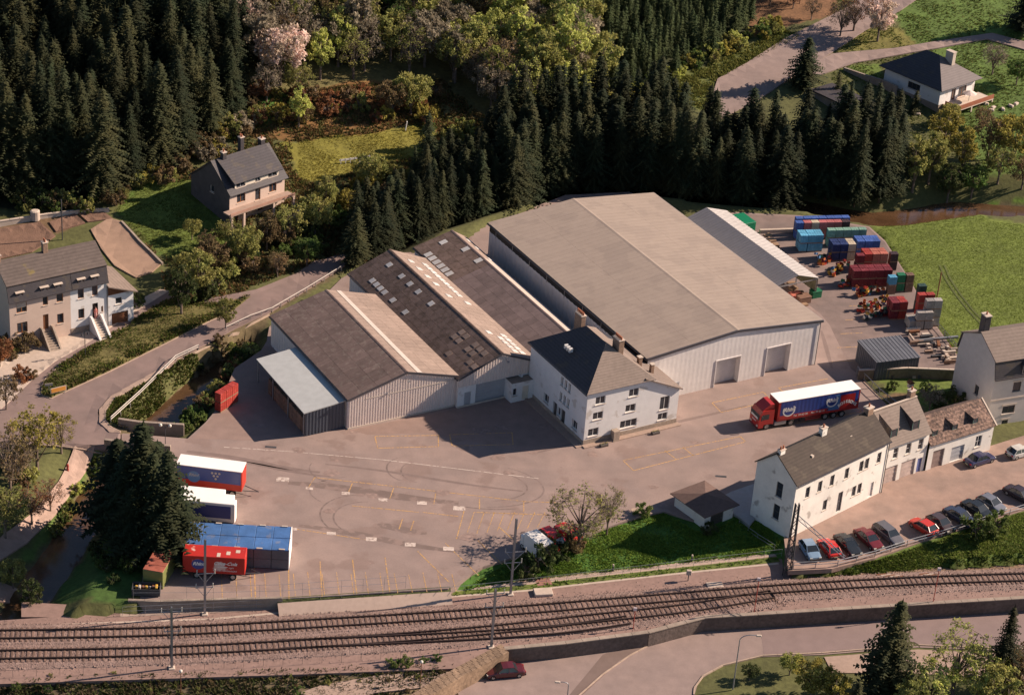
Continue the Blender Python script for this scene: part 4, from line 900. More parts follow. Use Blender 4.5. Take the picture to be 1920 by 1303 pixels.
wall(w_, FL1, D1, h1, hl1, z0=-1.5, top=[(D1/2-.3,r1_)]); wall(w_, Face((W1,D1),math.pi), W1, h1, z0=-1.5); wall(w_, Face((W1,0),math.pi/2), D1, h1, z0=-1.5, top=[(D1/2+.3,r1_)])
w_.obj('wall', m_oldwhite, t1)
for k, h in enumerate(hh1):
    if k == 11: door(F1, *h, t1)
    else: window(F1, *h, t1, fm=m_frd, nm=1, bars=1, sill=k != 8)
for h in hl1: window(FL1, *h, t1, fm=m_frd, nm=1, bars=1)
m_sl1 = mat('slate_terrace', (.05,.038,.031), rough=.85, var=.16, sc=1.5, bump=.3, course=(.25,.1), wear=((.07,.055,.042), .5, .56))
yr1 = D1/2+.3
slab('roof', [(-.2,-.3,h1-.15),(W1,-.3,h1-.15),(W1,yr1,r1_+.12),(-.2,yr1,r1_+.12)], .14, m_sl1, t1); slab('roof_plane', [(-.2,D1+.3,h1-.1),(W1,D1+.3,h1-.1),(W1,yr1,r1_+.12),(-.2,yr1,r1_+.12)], .14, m_sl1, t1)
chimney(t1, .5, 3.4, 9.3, 10.9, .9, .5, 2, m_oldwhite); chimney(t1, 8.2, 3.4, 9.3, 11.3, 1.0, .6, 1, m_oldwhite); chimney(t1, 17.0, 3.4, 9.3, 11.2, 1.1, .8, 1, m_brick)
for (sx, sy) in ((4.4,1.6),(12.0,1.9)):
    MB().box(sx,sy,h1+.9,sx+.35,sy+1.0,h1+1.55).obj('roof_light', m_sill, t1)
MB().box(-.2,-.42,h1-.3,W1,-.3,h1-.16).obj('gutter', m_gut, t1); MB().tube((W1-.1,-.1,0),(W1-.1,-.1,h1-.2),.06).obj('downpipe', m_gut, t1)
t2 = thing('terrace_house', 'middle white terrace house with two long roof dormers above two pale garage doors', 'house', (48.4,252.6,0), math.radians(38))
W2, D2, h2, r2_ = 7.9, 6.6, 5.9, 9.3
F2 = Face((0,0),0); h2h = [(1.6,3.6,.9,1.6),(3.9,3.6,.9,1.6),(6.1,3.6,.9,1.6),(.35,0,2.5,2.5),(3.5,0,2.6,2.5),(6.5,0,.9,2.2)]
w_ = MB(); wall(w_, F2, W2, h2, h2h, z0=-.5); wall(w_, Face((0,D2),-math.pi/2), D2, h2, z0=-.5, top=[(D2/2,r2_)]); wall(w_, Face((W2,0),math.pi/2), D2, h2, z0=-.5, top=[(D2/2,r2_)]); wall(w_, Face((W2,D2),math.pi), W2, h2, z0=-.5)
w_.obj('wall', m_oldwhite, t2)
for k, h in enumerate(h2h):
    if k < 3: window(F2, *h, t2, fm=m_fr, nm=1, bars=1)
    elif k < 5: door(F2, *h, t2, mat('beige_door', (.42,.33,.29)), slats=8, name='garage_door')
    else: door(F2, *h, t2, mat('blue_door', (.12,.14,.30)))
slab('roof', [(-.15,-.35,h2-.15),(W2+.1,-.35,h2-.15),(W2+.1,D2/2,r2_+.1),(-.15,D2/2,r2_+.1)], .14, m_slatep, t2); slab('roof_plane', [(-.15,D2+.3,h2-.1),(W2+.1,D2+.3,h2-.1),(W2+.1,D2/2,r2_+.1),(-.15,D2/2,r2_+.1)], .14, m_slatep, t2)
def wedge(t, x, w, y0, z0, h, slope, run, m):
    # long shed dormer running back into the roof
    z1 = z0+h; k = MB()
    yb = y0+run; rr = .30
    zt_ = lambda y: z0-.05+(y-y0)*slope
    k.add([(x,y0,z0),(x,y0,z1),(x,yb,zt_(yb))],[(0,1,2)]); k.add([(x+w,y0,z0),(x+w,y0,z1),(x+w,yb,zt_(yb))],[(0,1,2)])
    o = k.obj('dormer', m_slate, t)
    r = MB(); r.add([(x-.1,y0-.2,z1),(x+w+.1,y0-.2,z1),(x+w+.1,yb,zt_(yb)+.06),(x-.1,yb,zt_(yb)+.06)],[(0,1,2,3)]); obj('dormer_roof', r.mesh('dormer_roof', m), o)
    window(Face((x,y0),0), .05, z0+.05, w-.1, h-.1, t, fm=paint('green_frame', (.10,.20,.18)), nm=1, sill=False, inset=.03)
wedge(t2, 1.1, 1.2, .5, 6.5, 1.5, 1.0, 2.6, m_slatep); wedge(t2, 4.9, 1.3, .5, 6.5, 1.6, 1.0, 2.7, m_slatep)
chimney(t2, 7.2, 3.6, 8.2, 10.4, .9, .7, 1); MB().box(W2-.05,-.3,h2,W2+.2,D2/2,h2+.15).obj('roof_edge', m_sill, t2) if 0 else None
MB().box(-.1,D2/2-.12,r2_+.12,W2+.1,D2/2+.12,r2_+.24).obj('ridge_cap', m_sill, t2)
t3 = thing('terrace_house', 'low white end terrace section with rough brown roof, three small dormers and brown garage door', 'house', (54.9,257.4,0), math.radians(35))
W3, D3, h3, r3_ = 11.4, 6.4, 4.0, 6.2
F3 = Face((0,0),0); h3h = [(.9,0,2.0,2.7),(4.2,.1,2.3,2.2),(8.4,1.2,1.1,1.7)]
w_ = MB(); wall(w_, F3, W3, h3, h3h, z0=-.5); wall(w_, Face((W3,0),math.pi/2), D3, h3, z0=-.5, top=[(D3/2,r3_)]); wall(w_, Face((W3,D3),math.pi), W3, h3, z0=-.5)
w_.obj('wall', m_oldwhite, t3); door(F3, *h3h[0], t3, mat('taupe_door', (.22,.16,.14)), slats=7, name='garage_door'); door(F3, *h3h[1], t3, m_doorgrey, slats=7, name='garage_door'); window(F3, *h3h[2], t3, fm=m_fr, bars=1)
m_rough = mat('rough_brown_tiles', (.17,.11,.085), rough=.9, var=.5, sc=3.5, bump=.9, bsc=3, course=(.3,.2), wear=((.09,.06,.05), 2.5, .5))
slab('roof', [(.05,-.3,h3-.12),(W3+.1,-.3,h3-.12),(W3+.1,D3/2,r3_+.1),(.05,D3/2,r3_+.1)], .14, m_rough, t3); slab('roof_plane', [(.05,D3+.3,h3-.1),(W3+.1,D3+.3,h3-.1),(W3+.1,D3/2,r3_+.1),(.05,D3/2,r3_+.1)], .14, m_rough, t3)
for xx in (.9,4.4,8.0): wedge(t3, xx, .9, .7, 4.5, 1.0, .62, 2.0, m_rough)
MB().box(W3+.0,-.3,h3+.0,W3+.2,.0,h3+.1).obj('eave_end', m_sill, t3) if 0 else None
eg = MB(); eg.add([(W3+.1,-.3,h3-.05),(W3+.3,-.3,h3-.05),(W3+.3,D3/2,r3_+.2),(W3+.1,D3/2,r3_+.2)],[(0,1,2,3)]); eg.obj('verge_trim', m_sill, t3)
# --- large house at the right edge
x_, y_ = G(1797,762); rh = thing('manor_house', 'tall grey house at the right edge with mansard roof, arched doorway and shaded side wall', 'house', (60.6,268.4,0), math.radians(24))
p1 = px0(1848,800); rh.location = (p1[0], p1[1], 0)
W4, D4, h4 = 16, 9.2, 7.4
F4 = Face((0,0),0); h4h = [(3.2,4.9,1.3,1.5),(2.2,1.6,2.0,1.2),(2.5,-.2,1.0,.8),(7.8,4.9,1.3,1.5),(11.6,4.9,1.3,1.5),(6.5,0,2.3,3.2),(11.4,1.6,2.0,1.2)]
w_ = MB(); wall(w_, F4, W4, h4, h4h, z0=-1); wall(w_, Face((0,D4),-math.pi/2), D4, h4, [(5.2,3.0,1.0,1.5)], z0=-1, top=[(.6,10.0),(D4/2+.3,12.0),(D4-.6,10.0)]); wall(w_, Face((W4,D4),math.pi), W4, h4, z0=-1)
w_.obj('wall', mat('grey_render', (.50,.45,.41), var=.07), rh)
for k, h in enumerate(h4h):
    if k == 5: door(F4, *h, rh, m_frd, inset=.3); MB().tube((h[0]+h[2]/2,.05,h[3]),(h[0]+h[2]/2,-.02,h[3]),h[2]/2,n=20).obj('arch', m_frd, rh)
    else:
        window(F4, *h, rh, fm=m_frd, nm=2); MB().box(h[0]-.15,-.05,h[1]+h[3]+.05,h[0]+h[2]+.15,-.001,h[1]+h[3]+.3).obj('lintel', m_sill, rh)
window(Face((0,D4),-math.pi/2), 5.2,3.0,1.0,1.5, rh, fm=m_frd)
mansard(rh, 0, W4, D4, h4, 9.9, 12.2, m_slatep, m_slate)
MB().box(-.05,-.06,3.9,W4,-.001,4.1).obj('string_course', m_sill, rh)
for xx in (4.0,11.5): dormer(rh, xx, h4+.2, 1.2, 1.5, y=-.25, fm=m_fr, peak=.6, roofm=m_slate, dep=1.0)
chimney(rh, .8, 5.4, 10.5, 14.2, .9, 1.2, 1, m_slate)
# --- dark shed, by the crates yard
a_ = math.radians(16.8); ds = thing('dark_shed', 'dark-clad flat shed with grey-blue roof beside the crate yard', 'shed', (49.6,275.9,0), a_)
q0, q1, q2 = Vector(px0(1612,639,3.0)), Vector(px0(1645,678,3.0)), Vector(px0(1727,668,3.0)); ds.location = (q1.x,q1.y,0); a_ = math.atan2(q2.y-q1.y,q2.x-q1.x); ds.rotation_euler.z = a_
Ws, Ds, hs = (q2-q1).length-.2, (q0-q1).length-.2, 2.9
for F, W__ in ((Face((0,0),0),Ws),(Face((0,Ds),-math.pi/2),Ds),(Face((Ws,0),math.pi/2),Ds),(Face((Ws,Ds),math.pi),Ws)): clad_wall(ds, F, W__, lambda x: hs, m_dclad, z0=0, pitch=.45)
sheets_on(ds, (-.15,-.15,hs-.02), (Ws+.3,0,0), (0,Ds+.3,.25), 2, 6, mat('shed_roof_slate_blue', (.12,.125,.14), rough=.5, var=.08, rnd=.06), rib=2)
MB().box(-.1,Ds-.2,hs,Ws+.1,Ds+.05,hs+.2).obj('back_wall', m_dclad, ds)
# --- garden building
x_, y_ = px0(1318,999,-.9); gs = thing('garden_shed', 'low white garden building with hipped brown roof on the lawn', 'shed', (x_, y_, -.9), math.radians(18))
p0 = Vector(px0(1247,970,-.5)); p1 = Vector((x_, y_)); p2 = Vector(px0(1372,978,-.9))
gs.rotation_euler = (0,0,math.atan2(p2.y-p1.y, p2.x-p1.x)); Lg = (p2-p1).length; Dg = 5.6
d0 = p0-p1; ang = math.atan2(d0.y, d0.x)-gs.rotation_euler.z; 
Wg = Lg; w_ = MB(); wall(w_, Face((0,0),0), Wg, 2.7, [(1.0,.3,2.2,1.9)]); wall(w_, Face((0,Dg),-math.pi/2), Dg, 2.7); wall(w_, Face((Wg,Dg),math.pi), Wg, 2.7); wall(w_, Face((Wg,0),math.pi/2), Dg, 2.7)
w_.obj('wall', m_oldwhite, gs); door(Face((0,0),0),1.0,.3,2.2,1.9,gs,m_frd)
c_ = [(-.5,-.5,2.65),(Wg+.5,-.5,2.65),(Wg+.5,Dg+.5,2.65),(-.5,Dg+.5,2.65)]; ap = (Wg/2,Dg/2,3.45)
m_gr = mat('brown_felt_roof', (.125,.08,.066), var=.14, sc=2, bump=.2)
for i in range(4): slab('roof', [c_[i], c_[(i+1)%4], ap], .12, m_gr, gs)
# concrete pad and low wall by the white gable
pd = MB().prism(poly0([(1335,940),(1372,921),(1418,905),(1425,960),(1405,985),(1385,968)], .06), -1.2, .06); struct('paved_pad', pd.mesh('paved_pad', mat('blue_grey_slab', (.34,.32,.31), var=.08)))
# --- person in the doorway of the white row house
pq = Vector((-67.5,270.4,0))+rotz(math.radians(35.9)) @ Vector((x0+3.62,-.1,1.9))
# ---------------------------------------------------------------- walls, fences, railway
def rod(name, parent, a, b, r, m, n=6): return obj(name, MB().tube(a, b, r, n=n).mesh(name, m), parent)
# retaining wall courses: separate stones along the top (coping)
def coped_wall(name, label, pts, z0, z1, th, m, mc, stone=1.1, cat='wall', group=None):
    t = thing(name, label, cat, (pts[0][0], pts[0][1], 0), group=group)
    o = Vector((pts[0][0], pts[0][1])); b = MB()
    cop = None
    for a, c in zip(pts[:-1], pts[1:]):
        a, c = Vector(a)-o, Vector(c)-o; d = (c-a); L_ = d.length; u = d.normalized(); nn = Vector((-u.y,u.x))*th/2
        b.add([(a.x-nn.x,a.y-nn.y,z0),(c.x-nn.x,c.y-nn.y,z0),(c.x+nn.x,c.y+nn.y,z0),(a.x+nn.x,a.y+nn.y,z0),(a.x-nn.x,a.y-nn.y,z1),(c.x-nn.x,c.y-nn.y,z1),(c.x+nn.x,c.y+nn.y,z1),(a.x+nn.x,a.y+nn.y,z1)],
              [(0,3,2,1),(4,5,6,7),(0,1,5,4),(1,2,6,5),(2,3,7,6),(3,0,4,7)])
        n = max(1, round(L_/stone)); s = L_/n; cm = MB().bevbox(.012,-th/2-.05,0,s-.012,th/2+.05,.14,.02).mesh('coping_stone', mc) if th < 1 else MB().bevbox(-.24,-th/2,0,s-.27,-th*.19,.11,.02).bevbox(.01,-th*.18,0,s-.01,th*.16,.10,.02).bevbox(.21,th*.17,0,s+.19,th/2,.12,.02).mesh('coping_stone', mc)
        for k in range(n): obj('coping_stone', cm, t, (a.x+u.x*s*k, a.y+u.y*s*k, z1+.002), (0,0,math.atan2(u.y,u.x)))
    b.obj('wall_body', m, t); return t
WLB = [px0(*p, -1.0) for p in ((945,1217),(1060,1206),(1215,1186),(1320,1158),(1420,1152),(1560,1143),(1740,1132),(1925,1121),(2150,1106))]
coped_wall('retaining_wall', 'long dark retaining wall below the right-hand tracks', WLB, -3.4, -.95, .5, mat('dark_wall_stone', (.13,.10,.085), var=.3, sc=2.5, bump=.5, bsc=4), m_conc, 2.2)
WLC = [px0(*p, -1.0) for p in ((945,1217),(905,1238),(860,1262),(800,1298),(740,1335))]
coped_wall('stone_wall', 'broad brown stone wall slanting beside the maroon car', WLC, -3.4, -.9, 1.6, m_stone, m_stone, .8)
WY = [px0(*p, 0) for p in ((240,1127),(300,1129),(400,1126),(530,1123))]
coped_wall('yard_wall', 'low concrete wall holding the lorry yard above the path', WY, -1.6, .12, .3, m_conc, m_conc, 1.6)
coped_wall('parapet', 'bridge parapet on the upstream side of the yard entrance', [px0(*p,0) for p in ((222,797),(262,803),(345,808))], -2.8, .9, .35, m_conc, m_conc, 1.2)
coped_wall('parapet', 'bridge parapet on the downstream side by the tall dark spruces', [px0(*p,0) for p in ((196,836),(240,842),(320,848))], -2.8, .9, .35, m_conc, m_conc, 1.2)
coped_wall('garden_wall', 'rendered garden wall behind the small garden by the dark shed', [px0(*p,0) for p in ((1608,712),(1700,708),(1795,712))], -.4, 1.5, .25, mat('mossy_wall', (.16,.13,.09), var=.3, sc=2), m_sill, 1.4)
coped_wall('garden_wall', 'low pale wall between the dug garden beds and the meadow', [G(*p) for p in ((-60,438),(0,425),(90,408),(150,400),(205,398))], hz1(*G(90,408))-1.5, hz1(*G(90,408))+.55, .25, m_sill, m_sill, 1.4)
kerb('low_stone_edging', Gp([(228,418),(245,436),(262,455),(284,476),(305,497)]), .3, .35, m_conc)
coped_wall('garden_wall', 'grey wall beside the drive leading to the villa', [G(*p) for p in ((1582,132),(1620,150),(1655,165),(1680,180))], hz1(*G(1620,150))-2, hz1(*G(1620,150))+.9, .3, m_conc, m_conc, 1.2)
# low building roof among the spruces by the hill road
x_, y_ = G(1560,205); lb = thing('hillside_garage', 'low dark flat-roofed garage hidden behind the spruces by the hill road', 'garage', (x_,y_,hz1(x_,y_)), math.radians(-48))
MB().box(-5,0,-2,5,5,1.6).obj('wall', m_conc, lb); MB().box(-5.3,-.3,1.6,5.3,5.3,1.85).obj('roof', m_slate, lb)
# crate-yard fence rail (pale pipe) and edge rails
def railfence(name, label, pts, z, h, m, posts=2.4, rails=(1.0,), group=None, r=.035, mesh=False, cat='fence', terr=False):
    o = Vector((pts[0][0], pts[0][1], 0)); t = thing(name, label, cat, (o.x, o.y, 0), group=group); acc = 0
    pm = MB().tube((0,0,0),(0,0,h),r,n=5).mesh('post', m)
    for a, c in zip(pts[:-1], pts[1:]):
        a, c = Vector(a), Vector(c); L_ = (c-a).length; n = max(1, round(L_/posts)); last = c == Vector(pts[-1])
        for k in range(n + (1 if last else 0)):
            p = a+(c-a)*k/n; obj('post', pm, t, (p.x-o.x, p.y-o.y, hz1(p.x,p.y) if terr else z))
        za = hz1(*a) if terr else z; zc_ = hz1(*c) if terr else z
        for q in rails: rod('rail', t, (a.x-o.x,a.y-o.y,za+h*q), (c.x-o.x,c.y-o.y,zc_+h*q), r*.9, m, 5)
    return t
m_pale = paint('pale_rail', (.50,.45,.40))
railfence('guard_rail', 'double white guard rail on the grassy bank beside the stream', [G(*p) for p in ((208,794),(262,745),(330,678))], 0, 1.0, m_pale, 3.2, (1.0,.65), r=.07, terr=True)
railfence('guard_rail', 'pale guard rail along the road bend above the stream', [G(*p) for p in ((330,676),(372,656))], 0, .8, m_pale, 2.2, (1.0,.6), r=.07, terr=True)
railfence('guard_rail', 'guard rail beside the road as it climbs past the left shed', [G(*p) for p in ((424,622),(470,600),(510,586),(575,548),(640,508))], 0, .8, m_pale, 2.2, (1.0,), r=.07, terr=True)
railfence('path_fence', 'wire fence with thin posts along the railway path', [px0(*p,-1.0) for p in ((230,1152),(400,1144),(640,1130),(870,1112),(1100,1086),(1300,1062),(1465,1043))], -1.12, 1.2, m_metal, 2.4, (1.0,.5), r=.02)
railfence('line_fence', 'wire fence along the near side of the tracks', [px0(*p,-1.1) for p in ((-20,1270),(200,1262),(420,1252),(640,1240),(860,1226))], -1.3, 1.1, m_dark, 2.3, (1.0,), r=.018)
railfence('yard_fence', 'thin mesh fence on the wall at the lower end of the lorry yard', [px0(*p,0) for p in ((250,1126),(400,1125),(530,1122),(640,1114),(760,1106))], .26, 1.7, m_metal, 2.6, (1.0,.5), r=.018)
railfence('car_park_rail', 'pale steel rail in front of the parked cars by the railway', [px0(*p,0) for p in ((1487,1066),(1570,1062),(1640,1044),(1700,1024),(1765,1006),(1860,975),(1925,955))], .02, .9, m_metal, 2.5, (1.0,.55), r=.05)
railfence('yard_rail', 'grey pipe rail on the garden wall behind the lorry', [px0(*p,0) for p in ((1606,700),(1648,742),(1690,775))], .1, 1.0, m_metal, 2.0, (1.0,.1), r=.06)
railfence('yard_rail', 'grey pipe rail beside the dark shed', [px0(*p,0) for p in ((1606,706),(1650,700),(1702,694))], .1, 1.0, m_metal, 2.0, (1.0,), r=.09)
railfence('meadow_fence', 'low fence between the crate yard and the green meadow', [px0(*p,0) for p in ((1748,604),(1770,630),(1800,665))], 0, .9, m_metal, 1.8, (1.0,.5), r=.05)
railfence('step_rail', 'hand rails beside the path steps below the white gable', [px0(*p,-.6) for p in ((1385,985),(1420,1010),(1452,1030))], -.8, .9, m_metal, 2.0, (1.0,.5), r=.03)
MBp = MB(); a1, a2 = px0(1425,438), px0(1490,436); tag(MB().box(0,0,.0,6.5,.5,.55).obj('concrete_kerb_beam', m_slab, None, (a1[0],a1[1],0), (0,0,.25)), 'long pale beam lying at the back of the crate yard', 'beam')
# path strip (paving) and its red inset
strip('railway_path', [px0(*p,-1.12) for p in ((225,1146),(400,1138),(640,1124),(850,1106),(1000,1090),(1100,1077),(1300,1052),(1470,1030))], 2.2, mat('path_paving', (.37,.28,.23), var=.08, sc=2), -1.112, parent=None)['kind'] = 'structure'
strip('red_paving', [px0(*p,-1.12) for p in ((1005,1091),(1032,1088))], 1.7, mat('red_pavers', (.30,.15,.12)), -1.105, parent=None)['kind'] = 'structure'
strip('cable_trough', [px0(*p,-1.12) for p in ((-20,1176),(400,1160),(640,1138),(850,1118),(1000,1106),(1100,1094),(1300,1072),(1460,1056))], .35, m_slab, -1.104, parent=None)['kind'] = 'structure'
strip('grass_strip', [px0(*p,-1.12) for p in ((560,1133),(850,1114),(1000,1100),(1100,1088),(1300,1066),(1460,1048))], 1.1, mat('strip_grass', (.095,.12,.024), var=.4, sc=3, bump=.6), -1.108, parent=None)['kind'] = 'structure'
strip('earth_strip', [px0(*p,-1.12) for p in ((1495,1084),(1640,1077),(1800,1066),(1930,1058))], 1.2, mat('strip_earth', (.20,.13,.085), var=.4, sc=3, bump=.6), -1.108, parent=None)['kind'] = 'structure'
m_weed = mat('weedy_earth', (.085,.06,.038), var=.5, sc=1.5, bump=.6)
# tracks: centre lines
m_rail = mat('rail_steel', (.055,.036,.03), rough=.5, var=.2, metal=.3); m_slp = mat('sleeper_timber', (.14,.088,.068), var=.25, sc=5, rnd=.25)
slp = MB().bevbox(-1.3,-.125,-.02,1.3,.125,.14,.02).mesh('sleeper', m_slp)
def interp(pts, step):
    P_ = [Vector(p) for p in pts]; seg = [(b-a).length for a, b in zip(P_[:-1], P_[1:])]; T = sum(seg); o = []; k = 0; acc = 0
    n = int(T/step)
    # Catmull-Rom through the points
    def cr(i, t):
        p0, p1, p2, p3 = P_[max(0,i-1)], P_[i], P_[i+1], P_[min(len(P_)-1,i+2)]
        return .5*((2*p1)+(p2-p0)*t+(2*p0-5*p1+4*p2-p3)*t*t+(-p0+3*p1-3*p2+p3)*t**3)
    for q in range(n+1):
        d = q*step; i = 0
        while i < len(seg)-1 and d > seg[i]: d -= seg[i]; i += 1
        o.append(cr(i, min(1, d/seg[i])))
    return o
def track(label, pxs, sleepers=True, name='railway_track'):
    pts = interp([px0(*p, -.95) for p in pxs], .62); t = thing(name, label, 'railway track', (pts[0].x, pts[0].y, -1.0)); o = pts[0]
    bal = MB(); n = len(pts)
    for s_ in (-1, 1):
        r = MB(); vs = []; prof = [(-.07,.10),(-.035,.14),(-.035,.24),(-.05,.26),(-.05,.30),(.05,.30),(.05,.26),(.035,.24),(.035,.14),(.07,.10)]
        sub = pts[::4]+[pts[-1]]; k = len(prof)
        for i, p in enumerate(sub):
            d = (sub[min(i+1,len(sub)-1)]-sub[max(0,i-1)]).normalized(); nn = Vector((-d.y,d.x))
            for a, z in prof: q = p-o+nn*(s_*.75+a*1.5); vs.append((q.x,q.y,z))
        fs = [(i*k+j, i*k+(j+1)%k, (i+1)*k+(j+1)%k, (i+1)*k+j) for i in range(len(sub)-1) for j in range(k)]
        r.add(vs, fs); r.obj('rail', m_rail, t)
    if sleepers:
        for i in range(n):
            d = (pts[min(i+1,n-1)]-pts[max(0,i-1)]).normalized()
            obj('sleeper', slp, t, (pts[i].x-o.x, pts[i].y-o.y, random.uniform(-.015,.01)), (0,0,math.atan2(d.y,d.x)-math.pi/2+random.uniform(-.01,.01)))
    return pts
T1 = [(-30,1191),(300,1185),(640,1167),(960,1146),(1250,1122),(1450,1106),(1700,1091),(1950,1082)]
T2 = [(-30,1229),(300,1222),(640,1204),(900,1184),(1100,1162),(1290,1141),(1450,1115)]
ta = track('far railway track running the whole width of the picture', T1)
tb = track('near railway track that curves in to join the far one', T2)
T3 = [(520,1210),(700,1202),(900,1192),(1060,1180),(1180,1163)]
tc = track('short third line of rails overlapping the near track', T3, sleepers=False)
T4 = [(1270,1136),(1450,1122),(1700,1104),(1950,1092)]
# ballast bed with loose stones
def bed(pts, wd):
    b = MB(); vs = []; o = []
    prof = [(-wd/2-.7,-1.115),(-wd/2,-.93),(wd/2,-.93),(wd/2+.7,-1.115)]
    for i, p in enumerate(pts[::3]):
        q = pts[::3]; d = (q[min(i+1,len(q)-1)]-q[max(0,i-1)]).normalized(); nn = Vector((-d.y,d.x))
        for a, z in prof: r = p+nn*a; vs.append((r.x,r.y,z))
    k = len(vs)//4; b.add(vs, [(4*i+j,4*i+j+1,4*i+5+j,4*i+4+j) for i in range(k-1) for j in range(3)])
    return b
struct('ballast', bed(ta, 3.2).mesh('ballast', m_ballast)); 
b2 = bed(tb, 3.3); me = b2.mesh('ballast', m_ballast); me.transform(Matrix.Translation((0,0,-.006))); struct('ballast', me)
# loose ballast stones
n = 26000; pa = np.array([(p.x,p.y) for p in ta+tb]); idx = RNG.integers(0, len(pa), n); off = RNG.normal(0, 1.5, (n,2)); c = pa[idx]+off
keep = inside(RAIL, c[:,0], c[:,1]); c = c[keep]; n = len(c)
tet = np.array([(1,0,-.5),(-.6,.8,-.5),(-.6,-.8,-.5),(0,0,.8)])*.085
S = RNG.uniform(.5,1.5,(n,1,1)); A = RNG.uniform(0,6.28,n); ca, sa = np.cos(A), np.sin(A)
vv = tet[None]*S; vx = vv[...,0]*ca[:,None]-vv[...,1]*sa[:,None]; vy = vv[...,0]*sa[:,None]+vv[...,1]*ca[:,None]
dmin = np.full(n, 9.0)
for q in (ta, tb): dmin = np.minimum(dmin, seg_dist([(p.x,p.y) for p in q[::6]]+[(q[-1].x,q[-1].y)], c[:,0], c[:,1]))
zb2 = np.where(dmin < 1.7, -.92, np.where(dmin < 2.4, -1.0, -1.10))
V = np.stack([vx+c[:,0:1], vy+c[:,1:2], vv[...,2]+zb2[:,None]], -1).reshape(-1,3)
Fq = (np.arange(n)[:,None,None]*4+np.array([(0,1,3),(1,2,3),(2,0,3)])[None]).reshape(-1,3)
def npmesh(name, V, Fq, m, cols=None):
    me = bpy.data.meshes.new(name); me.vertices.add(len(V)); me.vertices.foreach_set('co', np.ascontiguousarray(V, dtype=np.float32).ravel()); k = Fq.shape[1]
    me.loops.add(Fq.size); me.loops.foreach_set('vertex_index', Fq.ravel().astype(np.int32)); me.polygons.add(len(Fq))
    me.polygons.foreach_set('loop_start', (np.arange(len(Fq))*k).astype(np.int32)); me.polygons.foreach_set('loop_total', np.full(len(Fq), k, np.int32)); me.update()
    if cols is not None:
        a = me.color_attributes.new('zone','FLOAT_COLOR','POINT'); a.data.foreach_set('color', np.concatenate([cols, np.ones((len(cols),1))],1).astype(np.float32).ravel())
    me.materials.append(m); return me
tag(obj('ballast_stones', npmesh('ballast_stones', V, Fq, mat('loose_stone', (.26,.18,.155), var=.35, sc=6))), kind='stuff')
# masts
def steel_mast(px_, py_, label, h, arms, z=-1.1, top=True):
    x, y = px0(px_, py_, z); t = thing('catenary_mast', label, 'mast', (x, y, z), math.radians(12.8))
    m = MB()
    m.box(-.13,-.12,0,.13,-.09,h).box(-.13,.09,0,.13,.12,h).box(-.02,-.09,0,.02,.09,h); m.obj('post', m_metal, t)
    MB().bevbox(-.35,-.35,-.1,.35,.35,.12,.03).obj('footing', m_sill, t)
    for (zz, L_, dr_) in arms:
        a = MB().tube((-L_[0],0,zz),(L_[1],0,zz),.05).tube((L_[1]*.9,0,zz),(0,0,zz-1.3),.03).tube((-L_[0]*.9,0,zz),(0,0,zz-1.3),.03); a.obj('arm', m_metal, t)
        for q in (-L_[0], L_[1]):
            if abs(q) > .3: MB().tube((q,0,zz-.05),(q,0,zz+.45),.07,.05,n=6).ball((q,0,zz+.5),.09,6).obj('insulator', mat('insulator', (.30,.30,.28), rough=.3), t)
    return t
steel_mast(322,1252,'steel catenary mast left of centre, standing between track and near fence', 8.2, [(7.6,(1.1,1.1),0),(5.0,(.8,1.0),0)])
steel_mast(384,1151,'tall thin steel mast on the path in front of the red trailer', 10.2, [(5.6,(.9,1.1),0),(3.7,(1.0,.9),0)])
steel_mast(921,1213,'steel catenary mast standing at the end of the stone wall', 8.0, [(7.4,(1.0,1.0),0),(5.6,(1.0,1.0),0)])
steel_mast(957,1114,'heavier grey mast at the edge of the lawn near the white van', 10.6, [(6.0,(1.0,1.4),0),(4.5,(1.0,1.0),0)])
x, y = px0(1475,1080,-1.1); lt = thing('lattice_mast', 'tall lattice steel portal mast with sloping arm at the corner of the car park', 'mast', (x,y,-1.1), math.radians(12.8)); hL = 10.4
for dx in (-.45,.45):
    for dy in (-.3,.3): rod('leg', lt, (dx,dy,0), (dx*.5,dy*.5,hL), .075, m_dark)
bz = MB()
for k in range(13):
    z1, z2 = k*.8, (k+1)*.8; f1, f2 = 1-.5*z1/hL, 1-.5*z2/hL
    for dy in (-.3,.3): s_ = 1 if k%2 else -1; bz.tube((-.45*f1*s_,dy*f1,z1),(.45*f2*s_,dy*f2,z2),.045,n=4,cap=False)
    for dx in (-.45,.45): s_ = 1 if k%2 else -1; bz.tube((dx*f1,-.3*f1*s_,z1),(dx*f2,.3*f2*s_,z2),.045,n=4,cap=False)
bz.obj('bracing', m_dark, lt)
ar = MB(); A0, A1 = Vector((.4,.2,8.0)), Vector((4.2,-6.8,6.9))
for dz in (0,.6): ar.tube(A0+Vector((0,0,dz)), A1+Vector((0,0,dz*.6)), .05)
for k in range(10): p = A0.lerp(A1,k/10); q = A0.lerp(A1,(k+1)/10); ar.tube(p+Vector((0,0,.6*(k%2))), q+Vector((0,0,.55*((k+1)%2))), .035, n=4)
ar.obj('arm', m_metal, lt)
